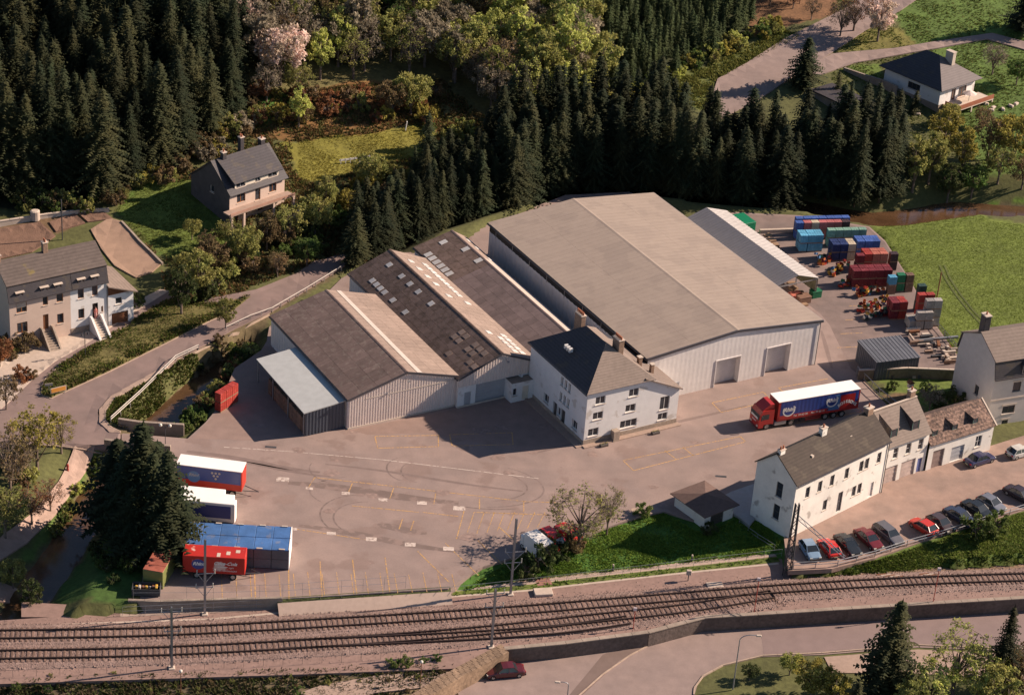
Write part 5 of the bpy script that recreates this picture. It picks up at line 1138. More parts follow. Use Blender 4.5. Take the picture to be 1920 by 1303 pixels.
# signals and trackside bits
def pole_thing(name, label, cat, p, h, m, head=None, r=.05, hm=None, z=None):
    t = thing(name, label, cat, p); rod('pole', t, (0,0,0), (0,0,h), r, m)
    if head: obj('head', head.mesh('head', hm or m), t, (0,0,h))
    return t
m_redp = paint('red_pole', (.30,.04,.03))
for (a, b, hh_, lab) in ((1187,1178,2.6,'short red trackside post near the end of the dark wall'),(1414,1148,4.6,'red striped trackside post left of the lattice mast'),(1749,1131,4.8,'red trackside post in front of the right-hand tracks')):
    x, y = px0(a, b, -1.1); pole_thing('marker_post', lab, 'post', (x,y,-1.1), hh_, m_redp, MB().box(-.2,-.08,-.05,.2,.08,.35), .05, paint('white_plate', (.6,.5,.5)))
for (a, b, lab) in ((688,1115,'black bollard light on the path, left of the two near the yard lines'),(845,1104,'black bollard light where the lawn begins'),(998,1089,'black bollard light on the lawn right of the tall grey mast'),(1149,1070,'black bollard light in the middle of the lawn edge'),(1297,1052,'black bollard light below the garden building'),(529,1126,'black bollard light at the foot of the lorry yard wall')):
    x, y = px0(a, b, -1.1); t = thing('bollard_light', lab, 'bollard', (x,y,-1.15)); MB().tube((0,0,0),(0,0,.75),.11,n=8).obj('body', m_dark, t); MB().tube((0,0,.752),(0,0,1.0),.10,n=8).obj('lens', m_sill, t)
x, y = px0(1290,1088,-1.1); t = thing('relay_box', 'grey box on a short post beside the tracks', 'cabinet', (x,y,-1.1)); rod('post', t, (0,0,0), (0,0,.9), .06, m_dark); MB().bevbox(-.3,-.2,.9,.3,.2,1.5,.04).obj('box', m_slab, t)
x, y = px0(1018,1112,-1.1); tag(MB().bevbox(-1.1,-.7,0,1.1,.7,.35,.05).obj('concrete_cover', m_slab, None, (x,y,-1.1), (0,0,.22)), 'pale concrete cover slab beside the path', 'slab')
x, y = px0(1340,1098,-1.1); tag(MB().bevbox(-1.0,-.6,0,1.0,.6,.2,.05).obj('concrete_cover', m_slab, None, (x,y,-1.1), (0,0,.22)), 'flat concrete cover right of the red striped post', 'slab')
for (a,b,lab) in ((1660,1078,'row of timber baulks beside the right-hand track'),(1740,1077,'stacked timber baulks near the red trackside post')):
    x, y = px0(a, b, -1.1); t = thing('timber_stack', lab, 'timber', (x,y,-1.1), .3)
    for k in range(5): MB().box(-1.2+.5*k,-.1-.2*k,0,.1+.5*k,.12-.2*k,.2).obj('baulk', m_slab if k%2 else m_wood, t)
# lamps
def street_lamp(px_, py_, z, h, label, reach=1.3, rz=0):
    x, y = px0(px_, py_, z) if z is not None else G(px_, py_); zz = z if z is not None else hz1(x, y)
    t = thing('street_lamp', label, 'lamp', (x,y,zz), rz); m = MB().tube((0,0,0),(0,0,h*.9),.09,.06,n=8); prev = Vector((0,0,h*.9))
    for k in range(1,7):
        a = math.pi/2*k/6*1.15; q = Vector((reach*.8*(1-math.cos(a)),0,h*.9+h*.1*math.sin(a))); m.tube(prev,q,.05,n=6); prev = q
    m.tube(prev, prev+Vector((reach*.3,0,-.05)), .05); m.obj('pole', m_metal, t)
    MB().bevbox(prev.x+reach*.2,-.14,prev.z-.12,prev.x+reach*.2+.6,.14,prev.z+.04,.04).obj('lamp_head', m_sill, t); return t
street_lamp(1374,1292,-2.8,7.6,'curved grey street lamp beside the lower road',1.5,.1)
street_lamp(1062,1325,-2.8,3.4,'short lamp top at the bottom edge of the lower road',.8,math.pi)
x, y = G(160,672); t = thing('street_lamp', 'double-armed dark lamp post on the verge before the rose house', 'lamp', (x,y,hz1(x,y)), .6)
MB().tube((0,0,0),(0,0,4.2),.05).tube((-.45,0,4.0),(.45,0,4.0),.03).obj('pole', m_dark, t)
for s_ in (-1,1): MB().tube((s_*.45,0,3.6),(s_*.45,0,3.95),.14,.06,n=8).obj('lantern', m_dark, t)
for (a,b,lab) in ((788,1282,'white globe lamp on the lower path left of the stone wall'),(339,1300,'white globe lamp at the bottom left edge')):
    x, y = px0(a,b,-1.6); t = thing('globe_lamp', lab, 'lamp', (x,y,-1.7)); rod('pole', t, (0,0,0),(0,0,3.0),.045,m_wood); MB().ball((0,0,3.15),.2,10).obj('globe', mat('globe_glass',(.62,.57,.5),rough=.3), t)
x, y = px0(310,838); t = thing('twin_lamp', 'pair of bright round lamps on a post by the yard entrance', 'lamp', (x,y,0)); rod('pole', t, (0,0,0),(0,0,3.2),.05,m_dark)
for s_ in (-1,1): rod('arm', t, (0,0,3.0),(s_*.55,0,3.2),.03,m_dark); MB().ball((s_*.6,0,3.2),.22,10).obj('globe', mat('globe_glass',(.62,.57,.5)), t)
# telegraph poles
x, y = G(117,450); pole_thing('utility_pole', 'thin dark utility pole rising behind the rose house roof', 'pole', (x,y,hz1(x,y)), 6.5, m_dark, None, .09)
x, y = G(1749,602); pole_thing('utility_pole', 'leaning brown pole at the edge of the green meadow', 'pole', (x,y,hz1(x,y)), 8.0, m_wood, None, .09)
for (a,b,lab) in ((1403-3,640,'x'),): pass
# small signs on the verge
x, y = G(110,742); t = thing('direction_sign', 'small orange direction board at the tip of the grass verge', 'sign', (x,y,hz1(x,y)+.2), math.radians(35))
rod('post', t, (-.8,0,0),(-.8,0,.9),.04,m_metal); rod('post', t, (.8,0,0),(.8,0,.9),.04,m_metal); MB().box(-1.1,-.03,.4,1.1,.03,1.15).obj('board_edge', m_sill, t); MB().box(-1.0,-.05,.48,1.0,-.032,1.07).obj('board', paint('orange_board', (.55,.25,.05)), t)
x, y = G(92,738); t = thing('road_sign', 'low white sign on the verge tip beside the orange board', 'sign', (x,y,hz1(x,y)+.2), math.radians(20)); rod('post', t, (0,0,0),(0,0,1.3),.04,m_metal); MB().box(-.5,-.03,1.0,.5,.03,1.35).obj('plate', m_sill, t)
x, y = G(127,884); t = thing('hydrant', 'small red hydrant beside the dirt track', 'hydrant', (x,y,hz1(x,y))); MB().tube((0,0,0),(0,0,.9),.16,n=8).obj('body', m_redp, t); MB().ball((0,0,.95),.18,8).obj('cap', m_redp, t)
# white bench/fence bits on the yellow lawn, greenhouse bits at left
x, y = G(665,305); t = thing('white_fence', 'short white fence on the yellow-green lawn above the spruces', 'fence', (x,y,hz1(x,y)), math.radians(28))
for k in range(7): MB().box(-2.4+.8*k,-.05,0,-2.4+.8*k+.1,.05,.9).obj('post', m_white, t)
MB().box(-2.6,-.03,.55,2.6,.03,.85).obj('board', m_white, t)
x, y = G(760,245); t = thing('white_post', 'single white post by the scrub edge', 'post', (x,y,hz1(x,y))); rod('post', t, (0,0,0),(.2,0,1.6),.1,m_white)
x, y = G(66,412); t = thing('garden_tank', 'pale round water tank behind the garden beds', 'tank', (x,y,hz1(x,y))); MB().tube((0,0,0),(0,0,1.4),.7,n=12).obj('tank', m_slab, t); MB().tube((0,0,1.402),(0,0,1.5),.72,.5,n=12).obj('lid', m_sill, t)

gb = MB(); gb2 = MB(); gp = [(520,1123.5),(600,1118),(700,1111.5),(780,1106),(845,1102)]
for (a,b),(c,d) in zip(gp[:-1],gp[1:]):
    p, q = Vector(px0(a,b)), Vector(px0(c,d)); n_ = (q-p).normalized(); n_ = Vector((n_.y,-n_.x))
    gb.quad((p.x-n_.x*.25,p.y-n_.y*.25,.05),(q.x-n_.x*.25,q.y-n_.y*.25,.05),(q.x+n_.x*.25,q.y+n_.y*.25,-.33),(p.x+n_.x*.25,p.y+n_.y*.25,-.33)); gb2.quad((p.x+n_.x*.25,p.y+n_.y*.25,-.33),(q.x+n_.x*.25,q.y+n_.y*.25,-.33),(q.x+n_.x*1.8,q.y+n_.y*1.8,-1.1),(p.x+n_.x*1.8,p.y+n_.y*1.8,-1.1))
struct('grass_bank', gb.mesh('grass_bank', mat('bank_grass', (.075,.085,.028), var=.5, sc=3, bump=.6)))
struct('sloping_path', gb2.mesh('sloping_path', mat('path_paving', (.37,.28,.23))))
# ---------------------------------------------------------------- vehicles
m_rub = mat('tyre_rubber', (.02,.02,.02), var=.2); m_rim = paint('wheel_rim', (.40,.38,.35), metal=.4); m_carglass = mat('car_glass', (.02,.025,.03), rough=.06, var=.1, spec=.8)
m_lens = paint('head_lamp_lens', (.6,.58,.5), rough=.15); m_tail = paint('tail_lamp_lens', (.35,.02,.02), rough=.2); m_plast = paint('black_plastic', (.03,.03,.032), rough=.7); m_plate = paint('number_plate', (.6,.55,.35))
def wheel_meshes(r, w):
    t = MB(); n = 14
    prof = [(r*.62,-w/2),(r*.94,-w/2),(r,-w*.35),(r,w*.35),(r*.94,w/2),(r*.62,w/2)]
    vs = []
    for i in range(n):
        a = 2*math.pi*i/n
        for q, y in prof: vs.append((q*math.cos(a), y, q*math.sin(a)))
    k = len(prof); t.add(vs, [(i*k+j, i*k+j+1, ((i+1)%n)*k+j+1, ((i+1)%n)*k+j) for i in range(n) for j in range(k-1)])
    h = MB().tube((0,-w*.38,0),(0,w*.38,0), r*.64, n=12)
    for i in range(5):
        a = 2*math.pi*i/5; h.tube((r*.1*math.cos(a),0,r*.1*math.sin(a)),(r*.55*math.cos(a),0,r*.55*math.sin(a)), w*.42, w*.40, n=4)
    return t.mesh('tyre', m_rub), h.mesh('rim', m_rim)
WH = {}
def wheel(parent, x, y, r=.31, w=.2):
    if (r, w) not in WH: WH[(r, w)] = wheel_meshes(r, w)
    t, h = WH[(r, w)]
    o = bpy.data.objects.new('wheel', t); COL.objects.link(o); o.parent = parent; o.location = (x, y, r)
    hh = obj('rim', h, o); return o
CARM = {}
def car_meshes(kind):
    L_, hood, tr, hb, hr_ = {'hatch':(3.9,1.0,.18,.92,1.40),'sedan':(4.5,1.15,.85,.92,1.40),'wagon':(4.55,1.1,.15,.93,1.44),'van':(4.6,.55,.05,1.15,1.95)}[kind]
    W2 = .84; xs = [0,.06,.30,.75,hood,L_*.5,L_-tr-.25,L_-.30,L_-.06,L_]
    top = [.42,.66,.72,.82,hb-.02,hb,hb+.01,hb-.02 if tr > .5 else hb,hb-.12,.55]; wd = [.66,.76,.82,.84,.84,.85,.84,.82,.76,.68]; bot = [.30,.22,.19,.18,.18,.18,.18,.2,.24,.32]
    b = MB(); vs = []
    for x, t, w_, z0 in zip(xs, top, wd, bot):
        # x forward = -x direction later
        vs += [(-x,-w_*.94,z0),(-x,-w_,z0+.16),(-x,-w_,t-.14),(-x,-w_*.93,t-.03),(-x,-w_*.6,t),(-x,w_*.6,t),(-x,w_*.93,t-.03),(-x,w_,t-.14),(-x,w_,z0+.16),(-x,w_*.94,z0)]
    n = 10; fs = [(i*n+j, i*n+(j+1)%n, (i+1)*n+(j+1)%n, (i+1)*n+j) for i in range(len(xs)-1) for j in range(n)]; fs += [tuple(range(n)), tuple(range(len(vs)-1, len(vs)-n-1, -1))]
    b.add(vs, fs)
    x0, x1, x2, x3 = hood-.02, hood+.70, L_-tr-.62 if kind != 'sedan' else L_-tr-.55, L_-tr-.02
    if kind in ('wagon','van'): x2 = L_-.55; x3 = L_-.12
    if kind == 'hatch': x2 = L_-.75
    wb, wt = .80, .62; zb, zt = hb-.03, hr_-.03
    def ring(x, w_, z): return [(-x,-w_,z),(-x,w_,z)]
    g = MB(); V = [(-x0,-wb,zb),(-x0,wb,zb),(-x1,-wt,zt),(-x1,wt,zt),(-x2,-wt,zt),(-x2,wt,zt),(-x3,-wb,zb),(-x3,wb,zb)]
    g.add(V, [(0,1,3,2),(2,3,5,4),(4,5,7,6),(0,2,4,6),(1,7,5,3)])
    r = MB(); e_ = .012
    r.add([(-x1+.04,-wt-.01,zt+.005),(-x1+.04,wt+.01,zt+.005),(-(x1+x2)/2,wt+.01,zt+.045),(-(x1+x2)/2,-wt-.01,zt+.045),(-x2-.04,wt+.01,zt+.005),(-x2-.04,-wt-.01,zt+.005)],[(0,1,2,3),(3,2,4,5)])
    def pil(a, c, k=.045):
        r.tube(a, c, k, k, n=4)
    for s_ in (-1,1):
        pil((-x0,s_*wb,zb),(-x1,s_*wt,zt)); pil((-x2,s_*wt,zt),(-x3,s_*wb,zb),.06 if kind != 'van' else .1); xm = (x1+x2)/2+.05; pil((-xm,s_*(wt+.01),zt),(-xm,s_*(wb+.005),zb),.04); pil((-x1,s_*wt,zt),(-x2,s_*wt,zt),.035)
        if kind == 'wagon': pil((-x2+.75,s_*(wt+.01),zt),(-x2+.75,s_*(wb+.005),zb),.05)
    if kind == 'van': r.add([(-xm,-wt-.03,zt),(-x2,-wt-.03,zt),(-x3,-wb-.01,zb),(-xm,-wb-.01,zb)],[(0,1,2,3)]); r.add([(-xm,wt+.03,zt),(-x2,wt+.03,zt),(-x3,wb+.01,zb),(-xm,wb+.01,zb)],[(0,1,2,3)])
    bu = MB().bevbox(-.1,-.78,.28,.05,.78,.5,.03); bu2 = MB().bevbox(-L_-.05,-.78,.3,-L_+.1,.78,.52,.03)
    hl = MB().box(-.16,-.17,.52,.0,.17,.64); tl = MB().box(-L_-.012,-.15,.6,-L_+.07,.15,.76); pl = MB().box(-L_-.06,-.25,.40,-L_-.045,.25,.5); mi = MB().bevbox(-.06,-.1,0,.06,.1,.12,.02)
    wx = (.72, L_-.78)
    P_ = dict(body=b, glass=g, roof=r, bumperF=bu, bumperR=bu2, hl=hl, tl=tl, pl=pl, mi=mi)
    D = {'body': b.mesh('body', m_plast, smooth=False), 'windows': g.mesh('windows', m_carglass), 'roof': r.mesh('roof', m_plast), 'bumperF': bu.mesh('bumper', m_plast), 'bumperR': bu2.mesh('bumper', m_plast),
         'hl': hl.mesh('headlight', m_lens), 'tl': tl.mesh('tail_light', m_tail), 'pl': pl.mesh('number_plate', m_plate), 'mi': mi.mesh('mirror', m_plast)}
    return D, L_, wx, x0
def car(kind, label, x, y, z, ang, m, group=None, flip=False):
    """ang: heading of the bonnet in degrees; x,y the middle of the car"""
    if kind not in CARM: CARM[kind] = car_meshes(kind)
    D, L_, wx, x0 = CARM[kind]; a = math.radians(ang)
    t = thing('parked_car', label, 'car', (x+math.cos(a)*L_/2, y+math.sin(a)*L_/2, z), a, group)
    obj('body', D['body'], t, mat=m); obj('windows', D['windows'], t); obj('roof', D['roof'], t, mat=m); obj('bumper', D['bumperF'], t); obj('bumper', D['bumperR'], t)
    for s_ in (-1,1):
        obj('headlight', D['hl'], t, (0,s_*.58,0)); obj('tail_light', D['tl'], t, (0,s_*.6,0)); obj('mirror', D['mi'], t, (-x0-.25,s_*.93,.86))
        for q in wx: wheel(t, -q, s_*.76)
    obj('number_plate', D['pl'], t); return t
def cp(n, c, met=.0): return mat('car_paint_'+n, c, rough=.25, var=.05, metal=met, spec=.7)
cars = [('hatch','light blue hatchback parked behind the lattice mast, first of the railway-side row',1518,1034,-72,('sky',(.16,.24,.34))),
 ('hatch','bright red hatchback parked next to the light blue one',1554,1030,111,('red',(.50,.025,.02))),
 ('sedan','black saloon parked right of the bright red hatchback',1589,1024,-64,('black',(.018,.022,.026))),
 ('sedan','dark maroon saloon parked between the black saloon and the grey estate',1628,1013,-60,('maroon',(.13,.018,.022))),
 ('wagon','long grey estate car at the end of the left group of five',1665,1004,-56,('grey',(.16,.155,.165))),
 ('hatch','red small car parked alone at the left of the right-hand group',1731,990,130,('red2',(.48,.04,.025))),
 ('hatch','dark grey-brown car just right of the red small car',1763,984,-52,('smoke',(.06,.045,.045))),
 ('sedan','dark blue saloon with pale boot, third of the right-hand group',1799,971,-48,('navy',(.035,.045,.075))),
 ('sedan','shiny black saloon, fourth of the right-hand group',1832,958,-48,('black',(.018,.022,.026))),
 ('hatch','silver-blue car at the right end of the close-packed group',1858,947,-47,('silver',(.20,.21,.24))),
 ('sedan','dark car standing alone at the right edge of the gravel',1912,930,-45,('brownblack',(.04,.03,.035))),
 ('sedan','dark blue saloon beside the last white terrace section',1836,864,35,('navy2',(.03,.03,.075))),
 ('hatch','white car cut by the right edge above the gravel',1912,850,32,('white',(.52,.50,.46)))]
for kd, lab, a, b, ang, (n_, c_) in cars:
    x, y = px0(a, b, .3); car(kd, lab, x, y, .03, ang, cp(n_, c_, .3 if n_ in ('silver','grey') else 0), 'cars parked on the gravel')
x, y = px0(947,1259,-2.4); car('sedan', 'dark maroon saloon on the lower road beside the stone wall', x, y, -2.81, 195, cp('wine', (.085,.014,.018)))
x, y = G(575,412); car('hatch', 'pale car half hidden by bushes below the hill house', x, y, hz1(x,y)+.02, 20, cp('white', (.52,.50,.46)))
x, y = px0(1030,1015,.4); car('van', 'red van parked left of the other red one behind the bushes', x, y, 0, 128, cp('red', (.5,.025,.02)))
x, y = px0(1066,998,.4); car('hatch', 'red hatchback furthest right behind the pollard tree', x, y, 0, 128, cp('red', (.5,.025,.02)))
# white box van
a_ = math.radians(128); x, y = px0(996,1030,0); bv = thing('box_van', 'white box van parked nose-in by the tall grey mast', 'van', (x,y,0), a_)
MB().bevbox(-3.0,-.95,.5,.4,.95,2.5,.06).obj('box', paint('van_white', (.68,.66,.62)), bv); MB().bevbox(.42,-.9,.4,1.3,.9,1.9,.2).obj('cab', paint('van_white', (.68,.66,.62)), bv); MB().box(1.15,-.8,1.15,1.32,.8,1.7).obj('windscreen', m_carglass, bv)
for q in (-2.4,.7):
    for s_ in (-1,1): wheel(bv, q, s_*.82, .34, .2)
for s_ in (-1,1): MB().box(1.3,s_*.7-.15,.6,1.34,s_*.7+.15,.8).obj('headlight', m_lens, bv)
MB().box(-3.02,-.8,.7,-3.005,.8,2.35).obj('rear_door', m_sill, bv)
# text helper: real letters as thin flat meshes
def text(s, name, parent, loc, rot, size, m, shear=0, extrude=.004, align='CENTER', bold=0.0, sx=1):
    cu = bpy.data.curves.new(name, 'FONT'); cu.body = s; cu.size = size; cu.shear = shear; cu.extrude = extrude; cu.align_x = align; cu.align_y = 'CENTER'; cu.offset = bold
    cu.resolution_u = 3; cu.materials.append(m); o = bpy.data.objects.new(name, cu); COL.objects.link(o)
    me = bpy.data.meshes.new_from_object(o.evaluated_get(C.evaluated_depsgraph_get())); bpy.data.objects.remove(o); bpy.data.curves.remove(cu)
    if sx != 1: me.transform(Matrix.Diagonal((sx,1,1,1)))
    me.name = name; q = obj(name, me, parent, loc, rot); return q
def ring(parent, name, c, r0, r1, m, rot, n=24, a0=0, a1=360, sz=1):
    b = MB(); vs = []
    for i in range(n+1):
        t = math.radians(a0+(a1-a0)*i/n)
        for r in (r0, r1): vs += [(r*math.cos(t), r*math.sin(t)*sz, 0)]
    b.add(vs, [(2*i,2*i+1,2*i+3,2*i+2) for i in range(n)]); return obj(name, b.mesh(name, m), parent, c, rot)
m_lw = paint('letter_white', (.72,.70,.66)); m_cblue = paint('curtain_blue', (.025,.05,.22)); m_cred = paint('livery_red', (.36,.022,.02)); m_lblue = paint('curtain_light_blue', (.07,.16,.34)); m_trwhite = mat('trailer_roof_white', (.80,.77,.73), rough=.5, var=.04, sc=.5)
# --- articulated lorry. local x = forward, y = left side (towards the camera)
ang = math.radians(205.5); f = Vector((math.cos(ang), math.sin(ang))); lf = Vector((-f.y, f.x))
w0 = Vector(px0(1437,806)); org = w0 + f*1.35 - lf*1.2
tk = thing('articulated_lorry', 'red articulated lorry with blue curtain side and white roof in a yellow bay', 'lorry', (org.x, org.y, 0), ang)
cb = MB(); cb.prof([(-2.25,.75),(-2.25,3.0),(-.45,2.95),(-.12,2.35),(0,1.5),(0,.45),(-.3,.40),(-.75,.42),(-.8,.85),(-2.0,.85)], -1.2, 1.2); cb.obj('cab', m_cred, tk)
cb = MB(); cb.prof([(-2.2,3.0),(-2.2,3.75),(-1.6,3.75),(-.8,3.25),(-.5,2.98)], -1.05, 1.05); cb.obj('roof_fairing', m_cred, tk)
cb = MB(); cb.add([(-.01,-1.08,1.62),(-.01,1.08,1.62),(-.14,1.06,2.32),(-.14,-1.06,2.32),(.02,-1.08,1.62),(.02,1.08,1.62),(-.10,1.06,2.32),(-.10,-1.06,2.32)],[(4,5,6,7),(0,4,7,3),(1,2,6,5),(2,3,7,6)]); cb.obj('windscreen', m_carglass, tk)
MB().add([(.022,-1.1,2.0),(.022,1.1,2.0),(-.095,1.08,2.36),(-.095,-1.08,2.36)],[(0,1,2,3)]).obj('sun_visor', m_plast, tk)
MB().box(.03,-.85,1.68,.04,-.2,1.95).box(.03,.2,1.68,.04,.85,1.95).box(.03,-.12,1.68,.04,.12,1.95).obj('windscreen_sign', m_lw, tk)
for s_ in (-1,1):
    MB().box(-1.5,s_*1.205-.01,1.65,-.5,s_*1.205+.01,2.4).obj('side_window', m_carglass, tk); MB().bevbox(-.35,s_*1.42-.08,1.7,-.2,s_*1.42+.08,2.4,.03).obj('mirror', m_plast, tk)
    MB().box(-.02,s_*.85-.2,.62,.03,s_*.85+.2,.85).obj('headlight', m_lens, tk)
MB().box(-.1,-1.15,.32,.05,1.15,.6).obj('bumper', mat('maroon_bumper', (.12,.02,.03)), tk); MB().box(.0,-.5,1.2,.03,.5,1.3).obj('badge', m_lw, tk)
text('DAF', 'grille_letters', tk, (.045,0,1.08), (math.pi/2,0,math.pi/2), .28, m_lw) if 0 else None
MB().box(-6.2,-.45,.65,-2.0,.45,.95).obj('chassis', m_plast, tk)
MB().bevbox(-4.3,.55,.45,-2.5,1.18,1.0,.05).obj('fuel_tank', m_metal, tk); MB().bevbox(-4.3,-1.18,.45,-2.5,-.55,1.0,.05).obj('fuel_tank', m_metal, tk)
for q in (-1.35,-5.0):
    for s_ in (-1,1): wheel(tk, q, s_*1.02, .5, .32 if q > -2 else .5)
X0, X1 = -2.75, -15.3; yS = 1.26
MB().box(X1,-1.24,1.05,X0,1.24,1.25).obj('trailer_bed', m_cred, tk); MB().box(X1,-1.25,1.25,X0,1.25,3.96).obj('trailer_body', m_cred, tk)
MB().box(X1-.02,-1.27,3.962,X0+.02,1.27,4.04).obj('trailer_roof', m_trwhite, tk)
cu_ = MB(); nn = 40
for i in range(nn):
    xa, xb = X0-.35-(12.0)*i/nn, X0-.35-(12.0)*(i+1)/nn; d0, d1 = .012*(i%2), .012*((i+1)%2)
    for s_ in (1,-1): cu_.quad((xa,s_*(1.256+d0),1.75),(xb,s_*(1.256+d1),1.75),(xb,s_*(1.256+d1),3.9),(xa,s_*(1.256+d0),3.9))
cu_.obj('curtain', m_cblue, tk)
Rt = (math.pi/2,0,math.pi)
def plate(name, x0, x1, z0, z1, m, y=1.275): return MB().box(min(x0,x1),y-.002,z0,max(x0,x1),y+.002,z1).obj(name, m, tk)
plate('red_band', -3.0, -10.6, 1.27, 1.85, m_cred); plate('light_blue_panel', -10.3, -12.25, 1.4, 3.7, m_lblue); plate('red_flag', -12.3, -14.6, 1.3, 3.55, m_cred); plate('red_corner', -14.6, -15.25, 1.26, 2.2, m_cred)
for (cx, cz, r) in ((-4.4,2.55,.95),(-11.0,2.85,.9)):
    ring(tk, 'logo_disc', (cx,1.279,cz), 0, r, m_cblue, Rt); ring(tk, 'logo_ring', (cx,1.281,cz), r*.80, r, m_lw, Rt, a0=150, a1=400); text('Rhin!', 'logo_lettering', tk, (cx,1.286,cz+.1), Rt, .82, m_lw, shear=.3, bold=.03)
text('Tel. 99 80 90    Fax 99 80 91', 'phone_lettering', tk, (-7.6,1.282,1.56), Rt, .42, m_lw, shear=.2)
for k, ch in enumerate('BOISSONS'):
    t_ = k/7; text(ch, 'arched_letter', tk, (-12.2-2.6*t_, 1.282, 1.75+.75*math.sin(math.pi*min(1,t_*.9+.1))*.9), (math.pi/2,-.5+1.0*t_,math.pi), .62, m_lw, bold=.03)
for q in (-10.3,-11.6,-12.9):
    for s_ in (-1,1): wheel(tk, q, s_*1.02, .5, .4)
MB().box(-13.8,-.5,.7,-6.0,.5,1.04).obj('trailer_frame', m_plast, tk); MB().box(-9.6,1.1,.5,-7.2,1.2,.62).box(-9.6,1.1,.8,-7.2,1.2,.9).obj('side_guard', m_cred, tk)
for q in (-6.6,): MB().box(q-.1,-.9,.2,q+.1,-.7,1.0).box(q-.1,.7,.2,q+.1,.9,1.0).obj('landing_leg', m_plast, tk)
MB().box(X1-.03,-1.2,1.3,X1-.005,1.2,3.9).obj('rear_door', m_cred, tk)
# --- drawbar trailer, blue over red
A = Vector(px0(453,920,1.15)); ang = math.radians(-5); f = Vector((math.cos(ang),math.sin(ang)))
t = thing('drawbar_trailer', 'drawbar trailer with white roof, navy side and red lower band beside the big spruce', 'trailer', (A.x, A.y, 0), ang)
MB().bevbox(-8.2,0,1.0,0,2.4,3.75,.04).obj('body', mat('trailer_red', (.42,.035,.02), rough=.4, var=.1), t); MB().box(-8.22,-.02,3.752,.02,2.42,3.84).obj('roof', m_trwhite, t)
MB().box(-8.1,-.012,1.9,-.12,-.004,3.70).obj('side_panel', m_cblue, t)
ring(t,'logo_disc',(-6.0,-.016,2.35),0,.8,m_lblue,(math.pi/2,0,0)); text('Rhin!','logo_lettering',t,(-6.0,-.02,2.6),(math.pi/2,0,0),.6,m_sill,shear=.3)
for k,(gx,gz) in enumerate(((0,0),(.45,0),(.9,0),(.22,-.4),(.68,-.4),(.45,-.8))): ring(t,'grape_mark',(-3.7+gx,-.016,3.2+gz),0,.15,m_sill,(math.pi/2,0,0),n=10)
for q in (-7.0,-5.9,-1.2):
    for y_ in (.25,2.15): wheel(t, q, y_, .45, .3)
MB().tube((0,.6,.8),(1.9,1.2,.55),.05).tube((0,1.8,.8),(1.9,1.2,.55),.05).obj('drawbar', m_dark, t); MB().box(-8,.4,.7,-.2,2.0,.98).obj('chassis', m_plast, t)
MB().box(-5.3,.02,.55,-3.9,.1,.72).obj('side_box', m_sill, t)
for k in range(4): MB().box(.004,.15+.56*k,1.1,.03,.62+.56*k,3.65).obj('end_panel', mat('trailer_red', (.42,.035,.02)), t)
# --- red box trailer with soft-drink lettering
A = Vector(px0(459,1077,1.0)); t = thing('box_trailer', 'small red box trailer with white script lettering in front of the blue-topped containers', 'trailer', (A.x,A.y,0), math.radians(2))
MB().bevbox(-7.2,0,.95,0,2.4,3.2,.04).obj('body', mat('red_box_paint', (.40,.025,.018), rough=.45, var=.08, wear=((.60,.42,.36), .55, .62)), t)
ring(t,'logo_disc',(-5.4,-.006,2.1),0,.78,m_cblue,(math.pi/2,0,0),sz=.9); text('Rhin!','logo_lettering',t,(-5.4,-.012,2.15),(math.pi/2,0,0),.62,m_lw,shear=.3,bold=.02)
text('Coca-Cola','drink_lettering',t,(-2.3,-.008,2.35),(math.pi/2,.0,0),.62,m_lw,shear=.5,bold=.012); MB().box(-3.2,-.009,1.85,-2.0,-.005,1.92).obj('swash', m_lw, t); text('Light','drink_lettering',t,(-1.6,-.008,1.82),(math.pi/2,0,0),.3,m_lw,shear=.3)
text('DISTRIBUTION BOISSONS','small_lettering',t,(-2.3,-.008,1.35),(math.pi/2,0,0),.24,m_lw)
for q in (-5.6,-1.4):
    for y_ in (.25,2.15): wheel(t, q, y_, .42, .26)
MB().tube((0,.6,.8),(1.7,1.2,.5),.05).tube((0,1.8,.8),(1.7,1.2,.5),.05).obj('drawbar', m_dark, t)
for k in range(3): MB().bevbox(-3.3+1.05*k,.1+.5*k,3.202,-2.9+1.1*k,.9+.4*k,3.22,.005).obj('bare_patch', m_sill, t)
# --- pair of long containers with blue tops
A = Vector(px0(541,1069,0)); ang = math.radians(3)
m_btop = mat('blue_container_top', (.055,.13,.30), rough=.55, var=.2, sc=.9, wear=((.12,.16,.26), .8, .60), rnd=.05); m_cside = mat('container_side_dark', (.10,.10,.115), rough=.6, var=.15, rnd=.2)
for j, lab in enumerate(('near blue-topped container with dark panelled side and white right end','far blue-topped container standing against the near one')):
    t = thing('container', lab, 'container', (A.x-2.52*j*math.sin(ang), A.y+2.52*j, 0), ang)
    for k in range(6): obj('top_panel', MB().bevbox(.015,.0,2.7,2.05,2.45,2.82,.03).mesh('top_panel', m_btop), t, (-12.4+2.066*k,0,0))
    for k in range(6):
        for r_ in range(2): MB().box(-12.35+2.066*k,.06,.15+1.28*r_,-12.35+2.066*k+1.98,.12,1.38+1.28*r_).obj('side_panel', m_cside, t)
    MB().box(-12.35,.125,.1,-.06,2.4,2.68).obj('body', m_plast, t)
    MB().box(-.058,.03,.05,.05,2.42,2.86).obj('end_wall', m_trwhite, t)
    for k in range(5):
        MB().box(-11.6+2.6*k,-.03 if j == 0 else 2.3,2.83,-10.9+2.6*k,.15 if j == 0 else 2.48,2.93).obj('lashing_bracket', m_sill, t)
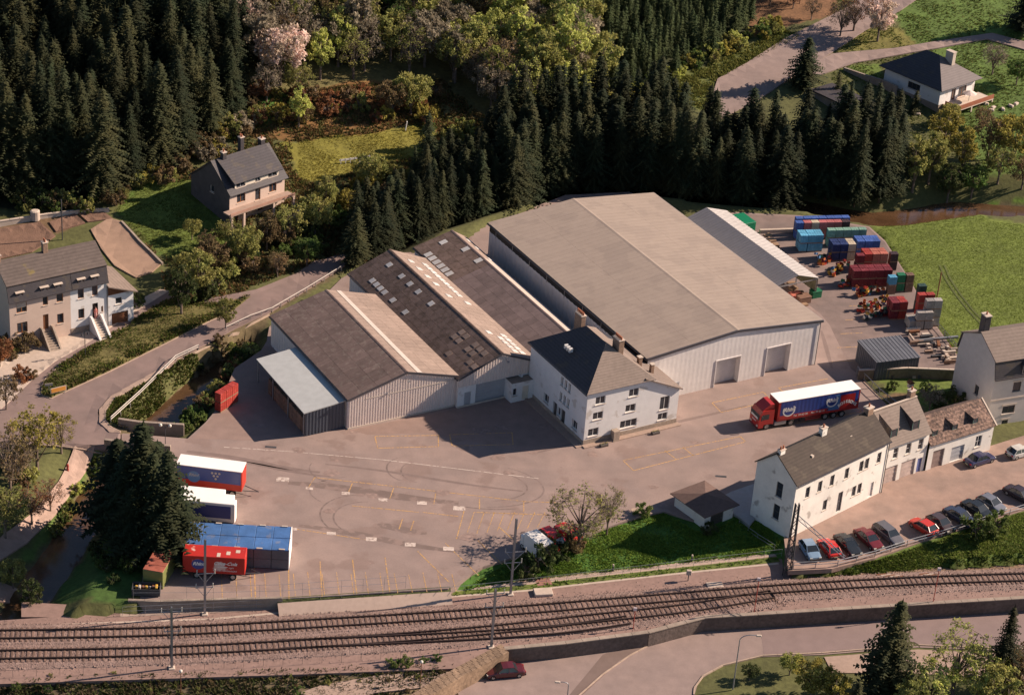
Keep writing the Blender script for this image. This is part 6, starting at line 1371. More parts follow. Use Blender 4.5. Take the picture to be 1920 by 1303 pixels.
# --- white stepped trailers behind
A = Vector(px0(425,985,0))
for k, (dx, dy, lab) in enumerate(((.9,0,'nearest white-topped body of three stood side by side, navy side panel'),(.5,1.3,'middle white-topped body of three stood side by side'),(-.8,2.55,'farthest white-topped body of three stood side by side'))):
    t = thing('white_container', lab, 'container', (A.x+dx, A.y+dy+.5, 0), math.radians(-2)); MB().bevbox(-7.5,0,.1,0,1.22,2.7-.15*k,.05).obj('body', m_trwhite, t)
    if k == 0: MB().box(-7.3,-.012,.6,-.5,-.003,2.35).obj('side_panel', m_cblue, t)
# --- rusty-topped green container at the left
A = Vector(px0(268,1098,0)); t = thing('container', 'green container with rusty red top under the spruces, end-on to the tracks', 'container', (A.x,A.y,0), math.radians(-9))
MB().bevbox(0,0,0,2.4,7.2,2.3,.03).obj('body', paint('olive_green', (.16,.17,.06)), t)
for k in range(6): obj('top_panel', MB().bevbox(.02,.02,0,2.38,1.17,.05,.01).mesh('top_panel', mat('rusty_top', (.30,.09,.06), var=.25, sc=1.5, rnd=.1)), t, (0,1.2*k,2.302))
A = Vector(px0(247,1118,0)); t = thing('skip', 'open steel skip with yellow rubbish by the yard corner', 'skip', (A.x,A.y,0), math.radians(5))
sk_ = MB().box(0,0,.1,3.2,.06,1.0).box(0,1.5,.1,3.2,1.56,1.0).box(0,.06,.1,.06,1.5,1.0).box(3.14,.06,.1,3.2,1.5,1.0).box(.06,.06,.1,3.14,1.5,.16); sk_.obj('tub', m_dark, t)
for k in range(7): MB().bevbox(.3+.38*k,.3+random.random()*.6,.6,.6+.38*k,.9+random.random()*.4,.95,.05).obj('rubbish', [paint('rubbish_yellow',(.5,.30,.05)),m_sill,m_wood][k%3], t)
# ---------------------------------------------------------------- crates
cl = MB()
for i in range(3):
    for j in range(2):
        for k in range(5): cl.box(-.6+.4*i+.012,-.5+.5*j+.012,.15+.25*k,-.2+.4*i-.012,.0+.5*j-.012,.15+.25*k+.235)
crate_me = cl.mesh('crates', m_plast); pal_me = MB().box(-.6,-.5,.0,.6,-.4,.11).box(-.6,-.05,0,.6,.05,.11).box(-.6,.4,0,.6,.5,.11).box(-.6,-.5,.112,.6,.5,.14).mesh('pallet', mat('pallet_wood', (.25,.16,.10), var=.2))
CRC = dict(blue=(.05,.10,.30), navy=(.02,.035,.11), cyan=(.10,.32,.48), mint=(.17,.30,.24), maroon=(.15,.022,.028), pink=(.36,.12,.12), red=(.30,.04,.03), salmon=(.38,.12,.085), dark=(.05,.03,.035), green=(.015,.13,.06), dgreen=(.03,.06,.05), cream=(.45,.38,.28), grey=(.30,.28,.26), brown=(.17,.10,.07))
crm = {k: mat('crates_'+k, c, rough=.55, var=.12, sc=2, rnd=.15, wear=((min(1,c[0]*1.3+.03),c[1]*1.2+.03,c[2]*1.2+.03), 3, .6)) for k, c in CRC.items()}
ORD = ['lowest','second','third']
def pallets(x0, x1, yb, cols, layers, depth, row, ang=13, top=None):
    a = Vector(px0(x0, yb)); e = Vector((math.cos(math.radians(ang)), math.sin(math.radians(ang)))); nn = Vector((-e.y, e.x))
    L_ = (x1-x0)/13.0; n = max(1, round(L_/1.25))
    for i in range(n):
        for d in range(depth):
            cname = cols[min(len(cols)-1, int(i*len(cols)/n))] if isinstance(cols, list) else cols
            for l in range(layers):
                cn_ = top if (top and l == layers-1) else cname
                p = a+e*(.6+1.25*i+random.uniform(-.04,.04))+nn*(.5+1.08*d)
                t = thing('crate_pallet', '%s drinks crates on a pallet, %s layer, %s' % (cn_ if cn_ != 'dgreen' else 'dark green', ORD[l], row), 'crates', (p.x, p.y, .0+1.42*l), math.radians(ang+random.uniform(-2.5,2.5)), 'pallets of crates in %s' % row)
                obj('crates', crate_me, t, mat=crm[cn_])
                if d == 0: obj('pallet', pal_me, t)
pallets(1490,1610,449,['blue','pink','cream','pink','pink','pink','dark'],2,1,'the farthest stacked row'); pallets(1490,1600,441,'blue',2,1,'the line behind the farthest row')
pallets(1498,1546,473,'cyan',2,2,'the pale blue row'); pallets(1550,1628,463,'mint',2,1,'the mint row')
pallets(1558,1600,490,['navy','navy','cream'],2,2,'the navy row'); pallets(1604,1648,484,'blue',2,2,'the bright blue row')
pallets(1603,1616,511,'maroon',2,1,'the mixed red row'); pallets(1618,1664,508,['red','salmon','salmon'],2,2,'the mixed red row'); pallets(1666,1684,508,['dark','dgreen'],2,1,'the mixed red row')
pallets(1596,1676,540,'maroon',2,2,'the long maroon row'); pallets(1680,1694,548,'green',2,1,'the long maroon row'); pallets(1696,1710,548,'brown',2,1,'the long maroon row'); pallets(1664,1678,552,'brown',2,1,'the long maroon row',top='cyan')
pallets(1716,1730,585,'dgreen',3,1,'the nearest row'); pallets(1668,1702,600,['maroon','red'],2,2,'the nearest row'); pallets(1716,1746,602,'red',3,1,'the nearest row')
pallets(1704,1756,618,'grey',1,2,'the grey stepped stack'); pallets(1716,1756,619,'grey',2,1,'the grey stepped stack'); pallets(1730,1756,613,'grey',3,1,'the grey stepped stack')
a = Vector(px0(408,772)); e = Vector((math.cos(math.radians(60)), math.sin(math.radians(60))))
for i in range(3):
    for l in range(2):
        p = a+e*(.6+1.25*i); t = thing('crate_pallet', 'red drinks crates standing alone by the stream hedge, %s layer' % ORD[l], 'crates', (p.x,p.y,1.42*l), math.radians(60), 'lone red crate stack')
        obj('crates', crate_me, t, mat=crm['red']); obj('pallet', pal_me, t)
# loose heaps of single coloured crates
one = MB(); one.box(-.2,-.15,0,.2,.15,.03).box(-.2,-.15,.03,.2,-.13,.27).box(-.2,.13,.03,.2,.15,.27).box(-.2,-.13,.03,-.18,.13,.27).box(.18,-.13,.03,.2,.13,.27).box(-.01,-.13,.03,.01,.13,.22)
one_me = one.mesh('crate', m_plast)
HC_ = [('yellow',(.42,.24,.04)),('orange',(.40,.11,.03)),('red',(.30,.03,.022)),('dark',(.03,.04,.04)),('green',(.02,.12,.07)),('blue',(.06,.15,.30)),('white',(.6,.56,.5)),('maroon',(.15,.022,.028))]
hm_ = {k: mat('loose_crate_'+k, c, rough=.5, var=.1) for k, c in HC_}
for (xa, ya, xb, yb, n, hh_, lab) in ((1604,556,1652,548,44,1.1,'heap before the maroon row'),(1612,584,1662,572,46,1.2,'heap beside the nearest row'),(1556,514,1590,506,34,1.2,'heap left of the mixed red row'),(1534,496,1556,490,20,1.0,'heap below the pale blue row'),(1578,540,1600,530,22,1.0,'heap at the left end of the maroon row'),(1622,600,1664,590,30,.9,'heap in front of the nearest row')):
    A, B = Vector(px0(xa,ya)), Vector(px0(xb,yb))
    for k in range(n):
        q = A.lerp(B, random.random())+Vector((random.gauss(0,.3),random.gauss(0,.42))); d = abs(random.gauss(0,.4)); cn_ = random.choice(HC_)[0] if random.random() < .6 else random.choice(['yellow','orange','red','dark'])
        z = max(0, hh_*(1-d)*random.random()*1.3)
        o = obj('crate', one_me, None, (q.x,q.y,z), (random.uniform(-.5,.5)*(z>.1),random.uniform(-.5,.5)*(z>.1),random.uniform(0,3.1)), mat=hm_[cn_])
        tag(o, 'loose %s drinks crate in the %s' % (cn_, lab), 'crate', 'loose crates, %s' % lab)
        o.scale = (1.25,1.25,1.25)
# scrap beams and rubble beyond the dark shed
for k in range(34):
    a = random.uniform(1706,1792); b = 620+(a-1706)*.5+random.uniform(-4,26); x, y = px0(a, b); l = random.uniform(.4,2.4); w_ = random.uniform(.15,.5)
    o = MB().bevbox(-l/2,-w_/2,0,l/2,w_/2,random.uniform(.15,.6),.03).obj('scrap_beam' if l > 1.2 else 'rubble_block', random.choice([m_sill,m_slab,m_conc,m_wood,m_dark,m_brick]), None, (x,y,.01+.01*k), (0,0,random.choice([.3,.35,1.8,random.uniform(0,3)])))
    tag(o, '%s lying in the scrap corner beyond the dark shed' % ('long beam' if l > 1.2 else 'short block'), 'rubble', 'scrap beyond the dark shed')
x, y = px0(1722,645); tag(MB().box(0,-.15,.4,6.2,.15,.75).obj('steel_beam', m_metal, None, (x,y,0), (0,0,.33)), 'long grey steel beam raised across the scrap corner', 'beam')
for k in range(16):
    a = 1655+k*8.2; x, y = px0(a, 706+2*math.sin(k)); tag(MB().bevbox(-.4,-.25,0,.4,.25,random.uniform(.2,.55),.05).obj('rubble_block', random.choice([m_sill,m_slab,m_conc,m_dark]), None, (x,y,.0), (0,0,k*.7)), 'rubble block in the strip behind the garden wall', 'rubble', 'rubble behind the garden wall')
for (a,b,c_,lab,sz) in ((1505,566,'brown','brown crate box at the mouth of the open shed',1.0),(1490,562,'salmon','reddish crate box deeper under the open shed roof',.9),(1528,556,'green','pale green bin beside the open shed corner',.8)):
    x, y = px0(a,b); t = thing('box', lab, 'box', (x,y,0), .5); MB().bevbox(-sz,-sz*.7,0,sz,sz*.7,1.0,.04).obj('body', crm[c_], t); MB().bevbox(-sz-.04,-sz*.7-.04,1.002,sz+.04,sz*.7+.04,1.1,.02).obj('lid', crm[c_], t)
x, y = px0(1392,434); t = thing('container', 'bright green container behind the open shed', 'container', (x,y,0), math.radians(-59)); MB().bevbox(-1.8,-1.1,0,1.8,1.1,2.3,.05).obj('body', paint('container_green', (.01,.17,.08)), t)
for k in range(8): MB().box(-1.7+.43*k,-1.14,.1,-1.5+.43*k,-1.102,2.2).obj('rib', paint('container_green', (.01,.17,.08)), t)
for k in range(14):
    a, b = 1430+k*5.5, 442+k*10; x, y = px0(a+random.uniform(0,12), b); o = MB().box(-.6,-.5,0,.6,.5,.14+.14*(k%3)).obj('pallet', mat('pallet_wood', (.25,.16,.10)), None, (x,y,0), (0,0,.5+random.uniform(-.4,.4))); tag(o, 'empty wooden pallets lying along the right side of the open shed', 'pallet', 'pallets beside the open shed')
# garden behind: small bird house on a post
x, y = px0(1703,746); t = thing('dovecote', 'small cream dovecote on a post in the garden behind the lorry', 'dovecote', (x,y,0), .5); rod('post', t, (0,0,0),(0,0,1.7),.07,m_wood); MB().bevbox(-.35,-.3,1.7,.35,.3,2.4,.03).obj('house', m_cream, t); MB().prof([(-.5,2.4),(.5,2.4),(0,2.8)],-.4,.4).obj('roof', m_wood, t)
# ---------------------------------------------------------------- person in the doorway
def person(label, loc, rz, top, legs):
    t = thing('person', label, 'person', loc, rz)
    J = [((0,0,.95),.14),((0,0,1.15),.13),((0,0,1.36),.15),((0,0,1.5),.06),((0,-.01,1.56),.07),((0,-.01,1.66),.095),((0,-.01,1.74),.06),
         ((-.19,0,1.40),.06),((-.25,.0,1.12),.045),((-.22,-.12,.90),.035),((-.21,-.15,.82),.035),((.19,0,1.40),.06),((.26,.02,1.12),.045),((.23,-.10,.90),.035),((.22,-.13,.82),.035),
         ((-.10,0,.88),.095),((-.10,-.02,.48),.065),((-.10,.02,.09),.045),((-.10,-.13,.04),.045),((.10,0,.88),.095),((.11,.0,.48),.065),((.11,.03,.09),.045),((.11,-.12,.04),.045)]
    E_ = [(0,1),(1,2),(2,3),(3,4),(4,5),(5,6),(2,7),(7,8),(8,9),(9,10),(2,11),(11,12),(12,13),(13,14),(0,15),(15,16),(16,17),(17,18),(0,19),(19,20),(20,21),(21,22)]
    me = bpy.data.meshes.new('body'); me.from_pydata([j[0] for j in J], E_, []); me.materials.append(top); o = obj('body', me, t)
    md_ = o.modifiers.new('skin','SKIN'); sv_ = me.skin_vertices[0].data
    for v_, (p_, r_) in zip(sv_, J): v_.radius = (r_, r_)
    sv_[0].use_root = True; sb = o.modifiers.new('sub','SUBSURF'); sb.levels = 1; sb.render_levels = 1
    MB().ball((0,.015,1.70),.105,10).obj('hair', mat('dark_hair',(.05,.03,.02)), t)
    sk = MB().tube((0,0,.96),(0,0,.45),.17,.21,n=10); sk.obj('skirt', legs, t)
    MB().ball((0,-.05,1.655),.075,8).obj('face', mat('skin',(.5,.3,.22)), t); return t
person('person in a reddish top standing in the open doorway of the white row house', pq, math.radians(35.9), mat('coral_cloth', (.45,.16,.13)), mat('rose_cloth', (.40,.20,.18)))
# tractor ruts in the meadow
m_rut = mat('rut_earth', (.075,.092,.02), var=.3)
for off in (0, 9):
    o = strip('tractor_rut', [G(a+off, b) for a, b in ((1762,498),(1772,522),(1790,550),(1815,582),(1838,606),(1858,626))], .35, m_rut, 0, parent=None); me = o.data
    for v_ in me.vertices: v_.co.z = hz1(v_.co.x, v_.co.y)+.05
    o['kind'] = 'structure'
# ---------------------------------------------------------------- trees
def spruce_mesh(name, seed, H=18.0, R=2.9, nlev=34, per=9, dens=1.0, droop=.35):
    r = np.random.default_rng(seed); V = []; F = []
    def tri(a, b, c): n = len(V); V.extend([a, b, c]); F.append((n, n+1, n+2))
    for l in range(nlev):
        f = (l+r.uniform(0,.6))/nlev; z = H*(.06+.92*f); rad = R*((1-f)**.66)*(.70+.5*r.random())*min(1,.55+f*3)+.08
        k = max(4, int(per*(1-.45*f)*dens)); a0 = r.uniform(0, 6.28)
        for i in range(k):
            a = a0+6.283*i/k+r.normal(0,.18); L_ = rad*r.uniform(.72,1.12); ca, sa = math.cos(a), math.sin(a); ns = max(3, int(L_/.36))
            zt = z+r.uniform(-.1,.2)
            for s_ in range(ns):
                t = (s_+.6)/ns; d = L_*t; zz = zt-droop*L_*t*t+.12*t*L_*.3; w = (.42+.32*L_/R)*(1-.55*t)*r.uniform(.7,1.3); sd = r.choice([-1,1])
                c = np.array((ca*d, sa*d, zz)); out = np.array((ca, sa, -.25)); side = np.array((-sa, ca, 0))
                for sg in (-1,1):
                    tip = c+out*w*r.uniform(.25,.7)+side*sg*w*r.uniform(.7,1.2)+np.array((0,0,-w*r.uniform(.1,.55)))
                    tri(tuple(c-out*.12), tuple(c+out*w*.55), tuple(tip))
                    if r.random() < .5: tri(tuple(c), tuple(c+side*sg*w*.4), tuple(c+out*w*.2+np.array((0,0,-w*.8))))
    # leader
    for i in range(5):
        a = i*1.256; tri((0,0,H*1.02),(.16*math.cos(a),.16*math.sin(a),H*.95),(.16*math.cos(a+1.2),.16*math.sin(a+1.2),H*.94))
    me = bpy.data.meshes.new(name); me.from_pydata(V, [], F); return me
def trunk_mesh(name, H, r0, m, limbs=()):
    b = MB().tube((0,0,-.4),(0,0,H*.5),r0,r0*.6,n=7).tube((0,0,H*.5),(.02,0,H),r0*.6,r0*.12,n=6)
    for a, c, q in limbs: b.tube(a, c, q, q*.35, n=5, cap=False)
    return b.mesh(name, m)
def leaf_mat(n, c, c2=None, rnd=.22, tr=.38): return mat('leaves_'+n, c, rough=.8, var=.35, sc=1.1, col2=c2, rnd=rnd, trans=tr, spec=.15)
m_bark = mat('bark', (.085,.06,.045), var=.3, sc=3); m_barkp = mat('pale_bark', (.16,.12,.095), var=.3, sc=3)
SPM = [leaf_mat('spruce_a',(.020,.030,.014),(.034,.038,.016),.35,.1), leaf_mat('spruce_b',(.030,.036,.016),(.045,.045,.018),.35,.1), leaf_mat('spruce_blue',(.030,.050,.048),(.022,.034,.032),.2,.1)]
SPR = []
for s_ in range(5):
    me = spruce_mesh('crown', 100+s_, H=18+s_*.8, R=3.7+.3*(s_%3), nlev=42+s_*2, per=11); me.materials.append(SPM[0]); SPR.append(me)
SPT = trunk_mesh('trunk', 17.5, .2, m_bark)
SMALL = []
for s_ in range(3):
    me = spruce_mesh('crown', 200+s_, H=9.5, R=1.75+.2*s_, nlev=20, per=7); me.materials.append(SPM[1]); SMALL.append(me)
SMT = trunk_mesh('trunk', 9, .12, m_bark)
def decid(name, seed, H=10, R=3.4, nclump=46, leaves=70, leaf=.26, zlo=.28, twigs=260, flat=1.0, limbs=9, up=.0, pil=0):
    r = np.random.default_rng(seed); L = MB(); tw = MB(); cl_ = []
    base = Vector((0,0,H*.22)); fork = []
    for i in range(limbs):
        a = 6.283*i/limbs+r.normal(0,.3); e = r.uniform(.35,1.0); q = Vector((math.cos(a)*R*.62*e, math.sin(a)*R*.62*e, H*(r.uniform(.5,.88)+up*.1))); fork.append((Vector((0,0,H*r.uniform(.12,.45))), q))
    for i in range(nclump):
        while True:
            p = r.uniform(-1,1,3)
            if p@p <= 1 and (p@p > .22): break
        if pil: p[:2] *= (1-.45*max(0,p[2]))
        c = Vector((p[0]*R, p[1]*R, H*(zlo+1)/2+p[2]*H*(1-zlo)/2*flat)); cl_.append((c, R*r.uniform(.16,.30)))
    # leaves
    n = 0; cs = np.array([c[:] for c, q in cl_]); rs = np.array([q for c, q in cl_]); idx = r.integers(0, len(cs), nclump*leaves)
    d = r.normal(0,1,(len(idx),3)); d /= np.linalg.norm(d,axis=1)[:,None]; P = cs[idx]+d*rs[idx][:,None]*r.uniform(.3,1.05,(len(idx),1))
    a = r.normal(0,1,(len(idx),3)); a /= np.linalg.norm(a,axis=1)[:,None]; b = np.cross(a, r.normal(0,1,(len(idx),3))); b /= np.linalg.norm(b,axis=1)[:,None]
    s_ = leaf*r.uniform(.5,1.3,(len(idx),1)); V = np.stack([P-a*s_, P+a*s_*.4+b*s_*.8, P+a*s_*.5-b*s_*.8],1).reshape(-1,3); Fq = np.arange(len(V)).reshape(-1,3)
    me = bpy.data.meshes.new(name); me.from_pydata(V.tolist(), [], Fq.tolist())
    t = MB().tube((0,0,-.4),(0,0,H*.45),H*.022+.05,H*.014,n=7).tube((0,0,H*.45),(0,0,H*.8),H*.014,.03,n=5)
    for a_, c_ in fork: t.tube(a_, c_, .07+H*.003, .03, n=5, cap=False)
    for k in range(twigs):
        c, q = cl_[k % len(cl_)]; st_ = min((f_[1] for f_ in fork), key=lambda z: (z-c).length); 
        if k < len(cl_): t.tube(st_, c, .035, .012, n=3, cap=False)
        dd = Vector(r.normal(0,1,3)); dd.z = abs(dd.z)*.8+.2; dd.normalize(); t.tube(c-dd*q*.4, c+dd*q*r.uniform(.5,1.3), .022, .006, n=3, cap=False)
    return me, t
DEC = []
specs = [dict(H=11,R=3.6,nclump=60,leaves=60),dict(H=9,R=3.8,nclump=56,leaves=60,flat=.85),dict(H=12,R=3.0,nclump=55,leaves=60,pil=1),dict(H=8,R=3.2,nclump=60,leaves=34,leaf=.20),dict(H=10,R=3.4,nclump=60,leaves=22,leaf=.18,twigs=420)]
for k, s_ in enumerate(specs):
    me, t = decid('crown', 300+k, **s_); me.materials.append(SPM[0]); DEC.append((me, t.mesh('trunk', m_barkp), s_['H']))
bme, bt = decid('crown', 390, H=8, R=3.3, nclump=90, leaves=16, leaf=.13, twigs=700, limbs=14, zlo=.3); bme.materials.append(SPM[0]); BARE = (bme, bt.mesh('trunk', m_barkp), 8)
BUSH = []
for k in range(3):
    me, t = decid('foliage', 400+k, H=2.6, R=1.8, nclump=26, leaves=60, leaf=.17, zlo=.02, twigs=60, limbs=6); me.materials.append(SPM[0]); BUSH.append((me, t.mesh('stems', m_barkp), 2.6))
LM = dict(lime=leaf_mat('lime',(.42,.44,.12),(.33,.36,.10)), olive=leaf_mat('olive',(.23,.25,.075),(.29,.27,.085)), brown=leaf_mat('brown',(.20,.135,.07),(.15,.115,.055)), dark=leaf_mat('darkgreen',(.05,.078,.026),(.075,.085,.03)),
          russet=leaf_mat('russet',(.28,.12,.055),(.20,.10,.05)), blossom=leaf_mat('blossom',(.72,.55,.48),(.42,.34,.25),.1), yellow=leaf_mat('yellow',(.34,.29,.065),(.25,.22,.055)), grey=leaf_mat('greytwig',(.30,.255,.18),(.23,.20,.14)), green=leaf_mat('freshgreen',(.09,.15,.038),(.12,.15,.04)))
def plant(mesh3, x, y, z, s, m, name, label, cat, group=None, sz=None, rz=None, crown='crown'):
    cm, tm, _ = mesh3; t = thing(name, label, cat, (x,y,z), random.uniform(0,6.28) if rz is None else rz, group); t.scale = (s, s, sz or s)
    obj(crown, cm, t, mat=m); obj('trunk' if crown == 'crown' else 'stems', tm, t); return t
def spruce_at(x, y, z, h, label, group=None, m=None, wide=1.0, small=False):
    k = random.randrange(3 if small else 5); me = (SMALL if small else SPR)[k]; H0 = 9.5 if small else 18+k*.8; s = h/H0
    t = thing('spruce_tree', label, 'tree', (x,y,z), random.uniform(0,6.28), group); q = s*wide*random.uniform(.85,1.25); t.scale = (q,q,s); t.rotation_euler.x = random.gauss(0,.025); t.rotation_euler.y = random.gauss(0,.025)
    obj('crown', me, t, mat=m or random.choice(SPM[:2])); obj('trunk', SMT if small else SPT, t); return t
def scatter(poly, spacing, seed, keep=None, jit=.4):
    r = random.Random(seed); xs = [p[0] for p in poly]; ys = [p[1] for p in poly]; o = []; y = min(ys); row = 0
    while y < max(ys):
        x = min(xs)+(spacing/2 if row % 2 else 0)
        while x < max(xs):
            a, b = x+r.uniform(-jit,jit)*spacing, y+r.uniform(-jit,jit)*spacing
            if inside(poly, np.array([a]), np.array([b]))[0] and (keep is None or keep(a,b)): o.append((a,b))
            x += spacing
        y += spacing*.87; row += 1
    r.shuffle(o); return o
# dense spruce wood at the upper left
F1 = Gp([(-220,-60),(330,-60),(450,60),(462,150),(452,225),(410,262),(335,300),(250,345),(180,372),(80,382),(-20,392),(-220,410)])
pts = scatter(F1, 3.7, 1, jit=.33); pts.sort(key=lambda p: p[1]); print('left wood', len(pts))
for x, y in pts[:140]: spruce_at(x, y, hz1(x,y), random.uniform(12.5,18.5), 'dark spruce in the dense wood covering the upper left', 'spruces of the upper left wood', m=random.choice(SPM[:2]), wide=1.15)
def far_wood(name, pts, meshes, label, m):
    vs = []; fs = []; n = 0
    arrs = []
    for me in meshes:
        co = np.zeros(len(me.vertices)*3); me.vertices.foreach_get('co', co); arrs.append(co.reshape(-1,3))
    V = []; 
    for x, y, s in pts:
        A = arrs[random.randrange(len(arrs))]; a = random.uniform(0,6.28); c, sn_ = math.cos(a)*s, math.sin(a)*s
        V.append(np.stack([A[:,0]*c-A[:,1]*sn_+x, A[:,0]*sn_+A[:,1]*c+y, A[:,2]*s+hz1(x,y)],1))
    V = np.concatenate(V); return tag(obj(name, npmesh(name, V, np.arange(len(V)).reshape(-1,3), m)), label, kind='stuff')
if len(pts) > 140: far_wood('far_spruces', [(x,y,random.uniform(.7,1.0)) for x, y in pts[140:]], SPR, 'dark spruces farther back in the upper left wood', SPM[0])
# spruce belt behind the halls
B = [ (655,505),(700,478),(742,450),(792,438),(838,424),(880,400),(918,385),(965,372),(1020,352),(1080,345),(1140,340),(1210,343),(1270,352),(1330,368),(1400,378),(1480,380),(1560,378),(1640,372),(1690,362) ]
nb = 0
for row in range(-1,5):
    for k in range(len(B)-1):
        for q in range(2):
            f = (k+(q+random.uniform(.1,.7))/2); i = int(f); t_ = f-i; a = B[i][0]*(1-t_)+B[i+1][0]*t_; b = B[i][1]*(1-t_)+B[i+1][1]*t_
            x, y = px0(a, b); x += random.uniform(-.9,.9); y += 1.0+row*2.6+random.uniform(-.9,.9)
            if a < 760 and row > 2: continue
            if row < 0 and (a < 860 or a > 1260): continue
            h = random.uniform(11.5,15.5) if a > 1250 else random.uniform(12.5,16.5) if a > 930 else random.uniform(8.5,13)
            if DRV[min(GY-1,int((y-NY0)/ST)), min(GX-1,int((x-NX0)/ST))] < 1.2 and row >= 0: y += 2.5
            spruce_at(x, y, max(-1.2, hz1(x,y)), h, 'dark spruce in the belt behind the %s' % ('left sheds' if a < 930 else 'largest warehouse' if a < 1300 else 'crate yard'), 'spruces of the belt behind the %s' % ('left sheds' if a < 930 else 'largest warehouse' if a < 1300 else 'crate yard'), wide=1.25, m=SPM[0] if random.random() < .75 else SPM[1]); nb += 1
for (a, b, h, lab) in ((800,345,12.5,'tall spruce rising above the yellow-green lawn'),(775,385,10,'spruce just below the yellow-green lawn'),(835,385,9.5,'spruce between the lawn and the sheds')):
    x, y = G(a, b); spruce_at(x, y, hz1(x,y), h, lab)
# young plantation upper right
F3 = Gp([(1135,-80),(1430,-80),(1420,40),(1350,95),(1250,150),(1150,172),(1120,140)])
pts = scatter(F3, 2.35, 5, jit=.38); pts.sort(key=lambda p: p[1]); print('plantation', len(pts))
far_wood('young_plantation', [(x,y,random.uniform(.45,.85)) for x,y in pts], SMALL, 'plantation of young green spruces left of the hill road', leaf_mat('young_spruce',(.038,.058,.02),(.05,.065,.022),.25,.1))
# mixed deciduous wood, top centre
F2 = Gp([(470,-70),(1120,-70),(1110,60),(1090,150),(1060,215),(980,215),(900,190),(830,150),(700,140),(600,165),(480,170)])
kinds = [('lime',.34),('olive',.30),('brown',.13),('grey',.11),('green',.10),('dark',.02)]
DESC = dict(lime='lime-green budding tree', olive='olive-green tree', brown='brown budding tree', grey='grey-brown twiggy tree', green='fresh green tree', dark='dark green tree', yellow='yellow-green tree', russet='russet-brown tree', blossom='white blossoming tree')
pts = scatter(F2, 4.3, 9, jit=.42); print('mixed', len(pts))
for x, y in pts[:260]:
    u = random.random(); c_ = 'olive'
    for n_, p_ in kinds:
        if u < p_: c_ = n_; break
        u -= p_
    plant(DEC[random.randrange(5)], x, y, hz1(x,y), random.uniform(.75,1.2), LM[c_], 'broadleaf_tree', '%s in the mixed wood along the top' % DESC[c_], 'tree', '%ss of the mixed wood' % DESC[c_])
for k in range(3):
    a, b = random.uniform(560,700), random.uniform(30,190); x, y = G(a,b); spruce_at(x, y, hz1(x,y), random.uniform(8,13), 'dark spruce standing among the broadleaf trees at the top', 'spruces among the mixed wood')
def T(a, b, h, c_, lab, kind=None, name='broadleaf_tree', group=None, sx=1.0):
    x, y = G(a, b); k = DEC[kind if kind is not None else random.randrange(5)] if kind != 'bare' else BARE; s = h/k[2]
    return plant(k, x, y, hz1(x,y), s*sx, LM[c_], name, lab, 'tree', group, sz=s)
T(600,150,9,'lime','lime tree right of the broad blossoming one',2); T(640,120,9,'olive','olive tree below the slim blossoming one',0); T(850,150,9,'olive','olive tree over the dark hollow',1); T(920,205,8,'grey','grey twiggy tree right of the dark hollow',3); T(1060,215,9,'lime','lime tree just above the belt, left of the tall one',1); T(1100,210,9,'olive','olive tree just above the belt below the plantation corner',0); T(560,185,6,'olive','olive tree at the upper edge of the orange scrub',3); T(500,190,7,'grey','grey twiggy tree at the corner of the dark wood',4)
T(440,95,11,'blossom','white blossoming tree at the edge of the dark wood, left of two',3); T(525,160,10.5,'blossom','broad white blossoming tree above the orange scrub',1); T(488,118,8,'blossom','smaller pale blossoming tree between the two larger ones',3); T(680,105,8,'blossom','slim pale blossoming tree in the mixed wood',2)
T(620,40,9,'blossom','pale blossoming tree at the very top of the mixed wood',3); T(430,30,9,'blossom','pale blossoming tree at the top edge by the dark wood',1); T(985,258,4.5,'blossom','small white flowering bush tree above the spruce belt',3); T(1055,170,15,'lime','tall pale lime tree at the right end of the mixed wood',2); T(1010,190,12,'olive','rounded olive tree before the tall lime one',0); T(1125,165,10,'olive','rounded olive tree at the corner of the plantation',0)
T(770,215,7.5,'olive','round bushy tree on the orange slope',1); T(735,220,6.5,'brown','round brown tree left of the bushy one on the orange slope',1); T(560,240,7,'lime','lime shrub tree on the green patch of the slope',2); T(895,170,7,'grey','greyish round tree by the dark hollow',3); T(960,235,6,'green','green round tree above the left end of the belt',0)
T(1645,78,8.5,'blossom','big white blossoming tree beside the hill road',0); T(1575,70,7,'brown','bare brown tree right of the hill road, nearer of two','bare'); T(1600,60,8,'russet','bare reddish tree beside the blossoming tree','bare')
for k in range(9): T(random.uniform(1420,1560), random.uniform(-20,40), random.uniform(3,5), random.choice(['russet','brown','grey']), 'low reddish scrub tree left of the hill road', 'bare', group='reddish scrub beside the hill road')
x, y = G(1505,165); spruce_at(x, y, hz1(x,y), 9.5, 'wide dark pine standing alone by the hill road', wide=2.0)
for (a,b,h,lab) in ((1570,178,4.5,'small dark cypress left of the villa drive'),(1593,190,4.0,'second small cypress nearer the villa'),(1712,214,4.5,'slim dark cypress against the villa basement'),(1640,222,5,'spruce top before the villa wall')):
    x, y = G(a,b); spruce_at(x, y, hz1(x,y), h, lab, wide=1.2, small=True)
T(1860,140,6,'grey','bare grey tree on the grass right of the villa','bare'); T(1905,160,5,'green','green round bush tree at the right edge by the villa',1); x, y = G(1915,60); spruce_at(x, y, hz1(x,y), 10, 'dark spruce cut by the upper right corner', wide=1.7)
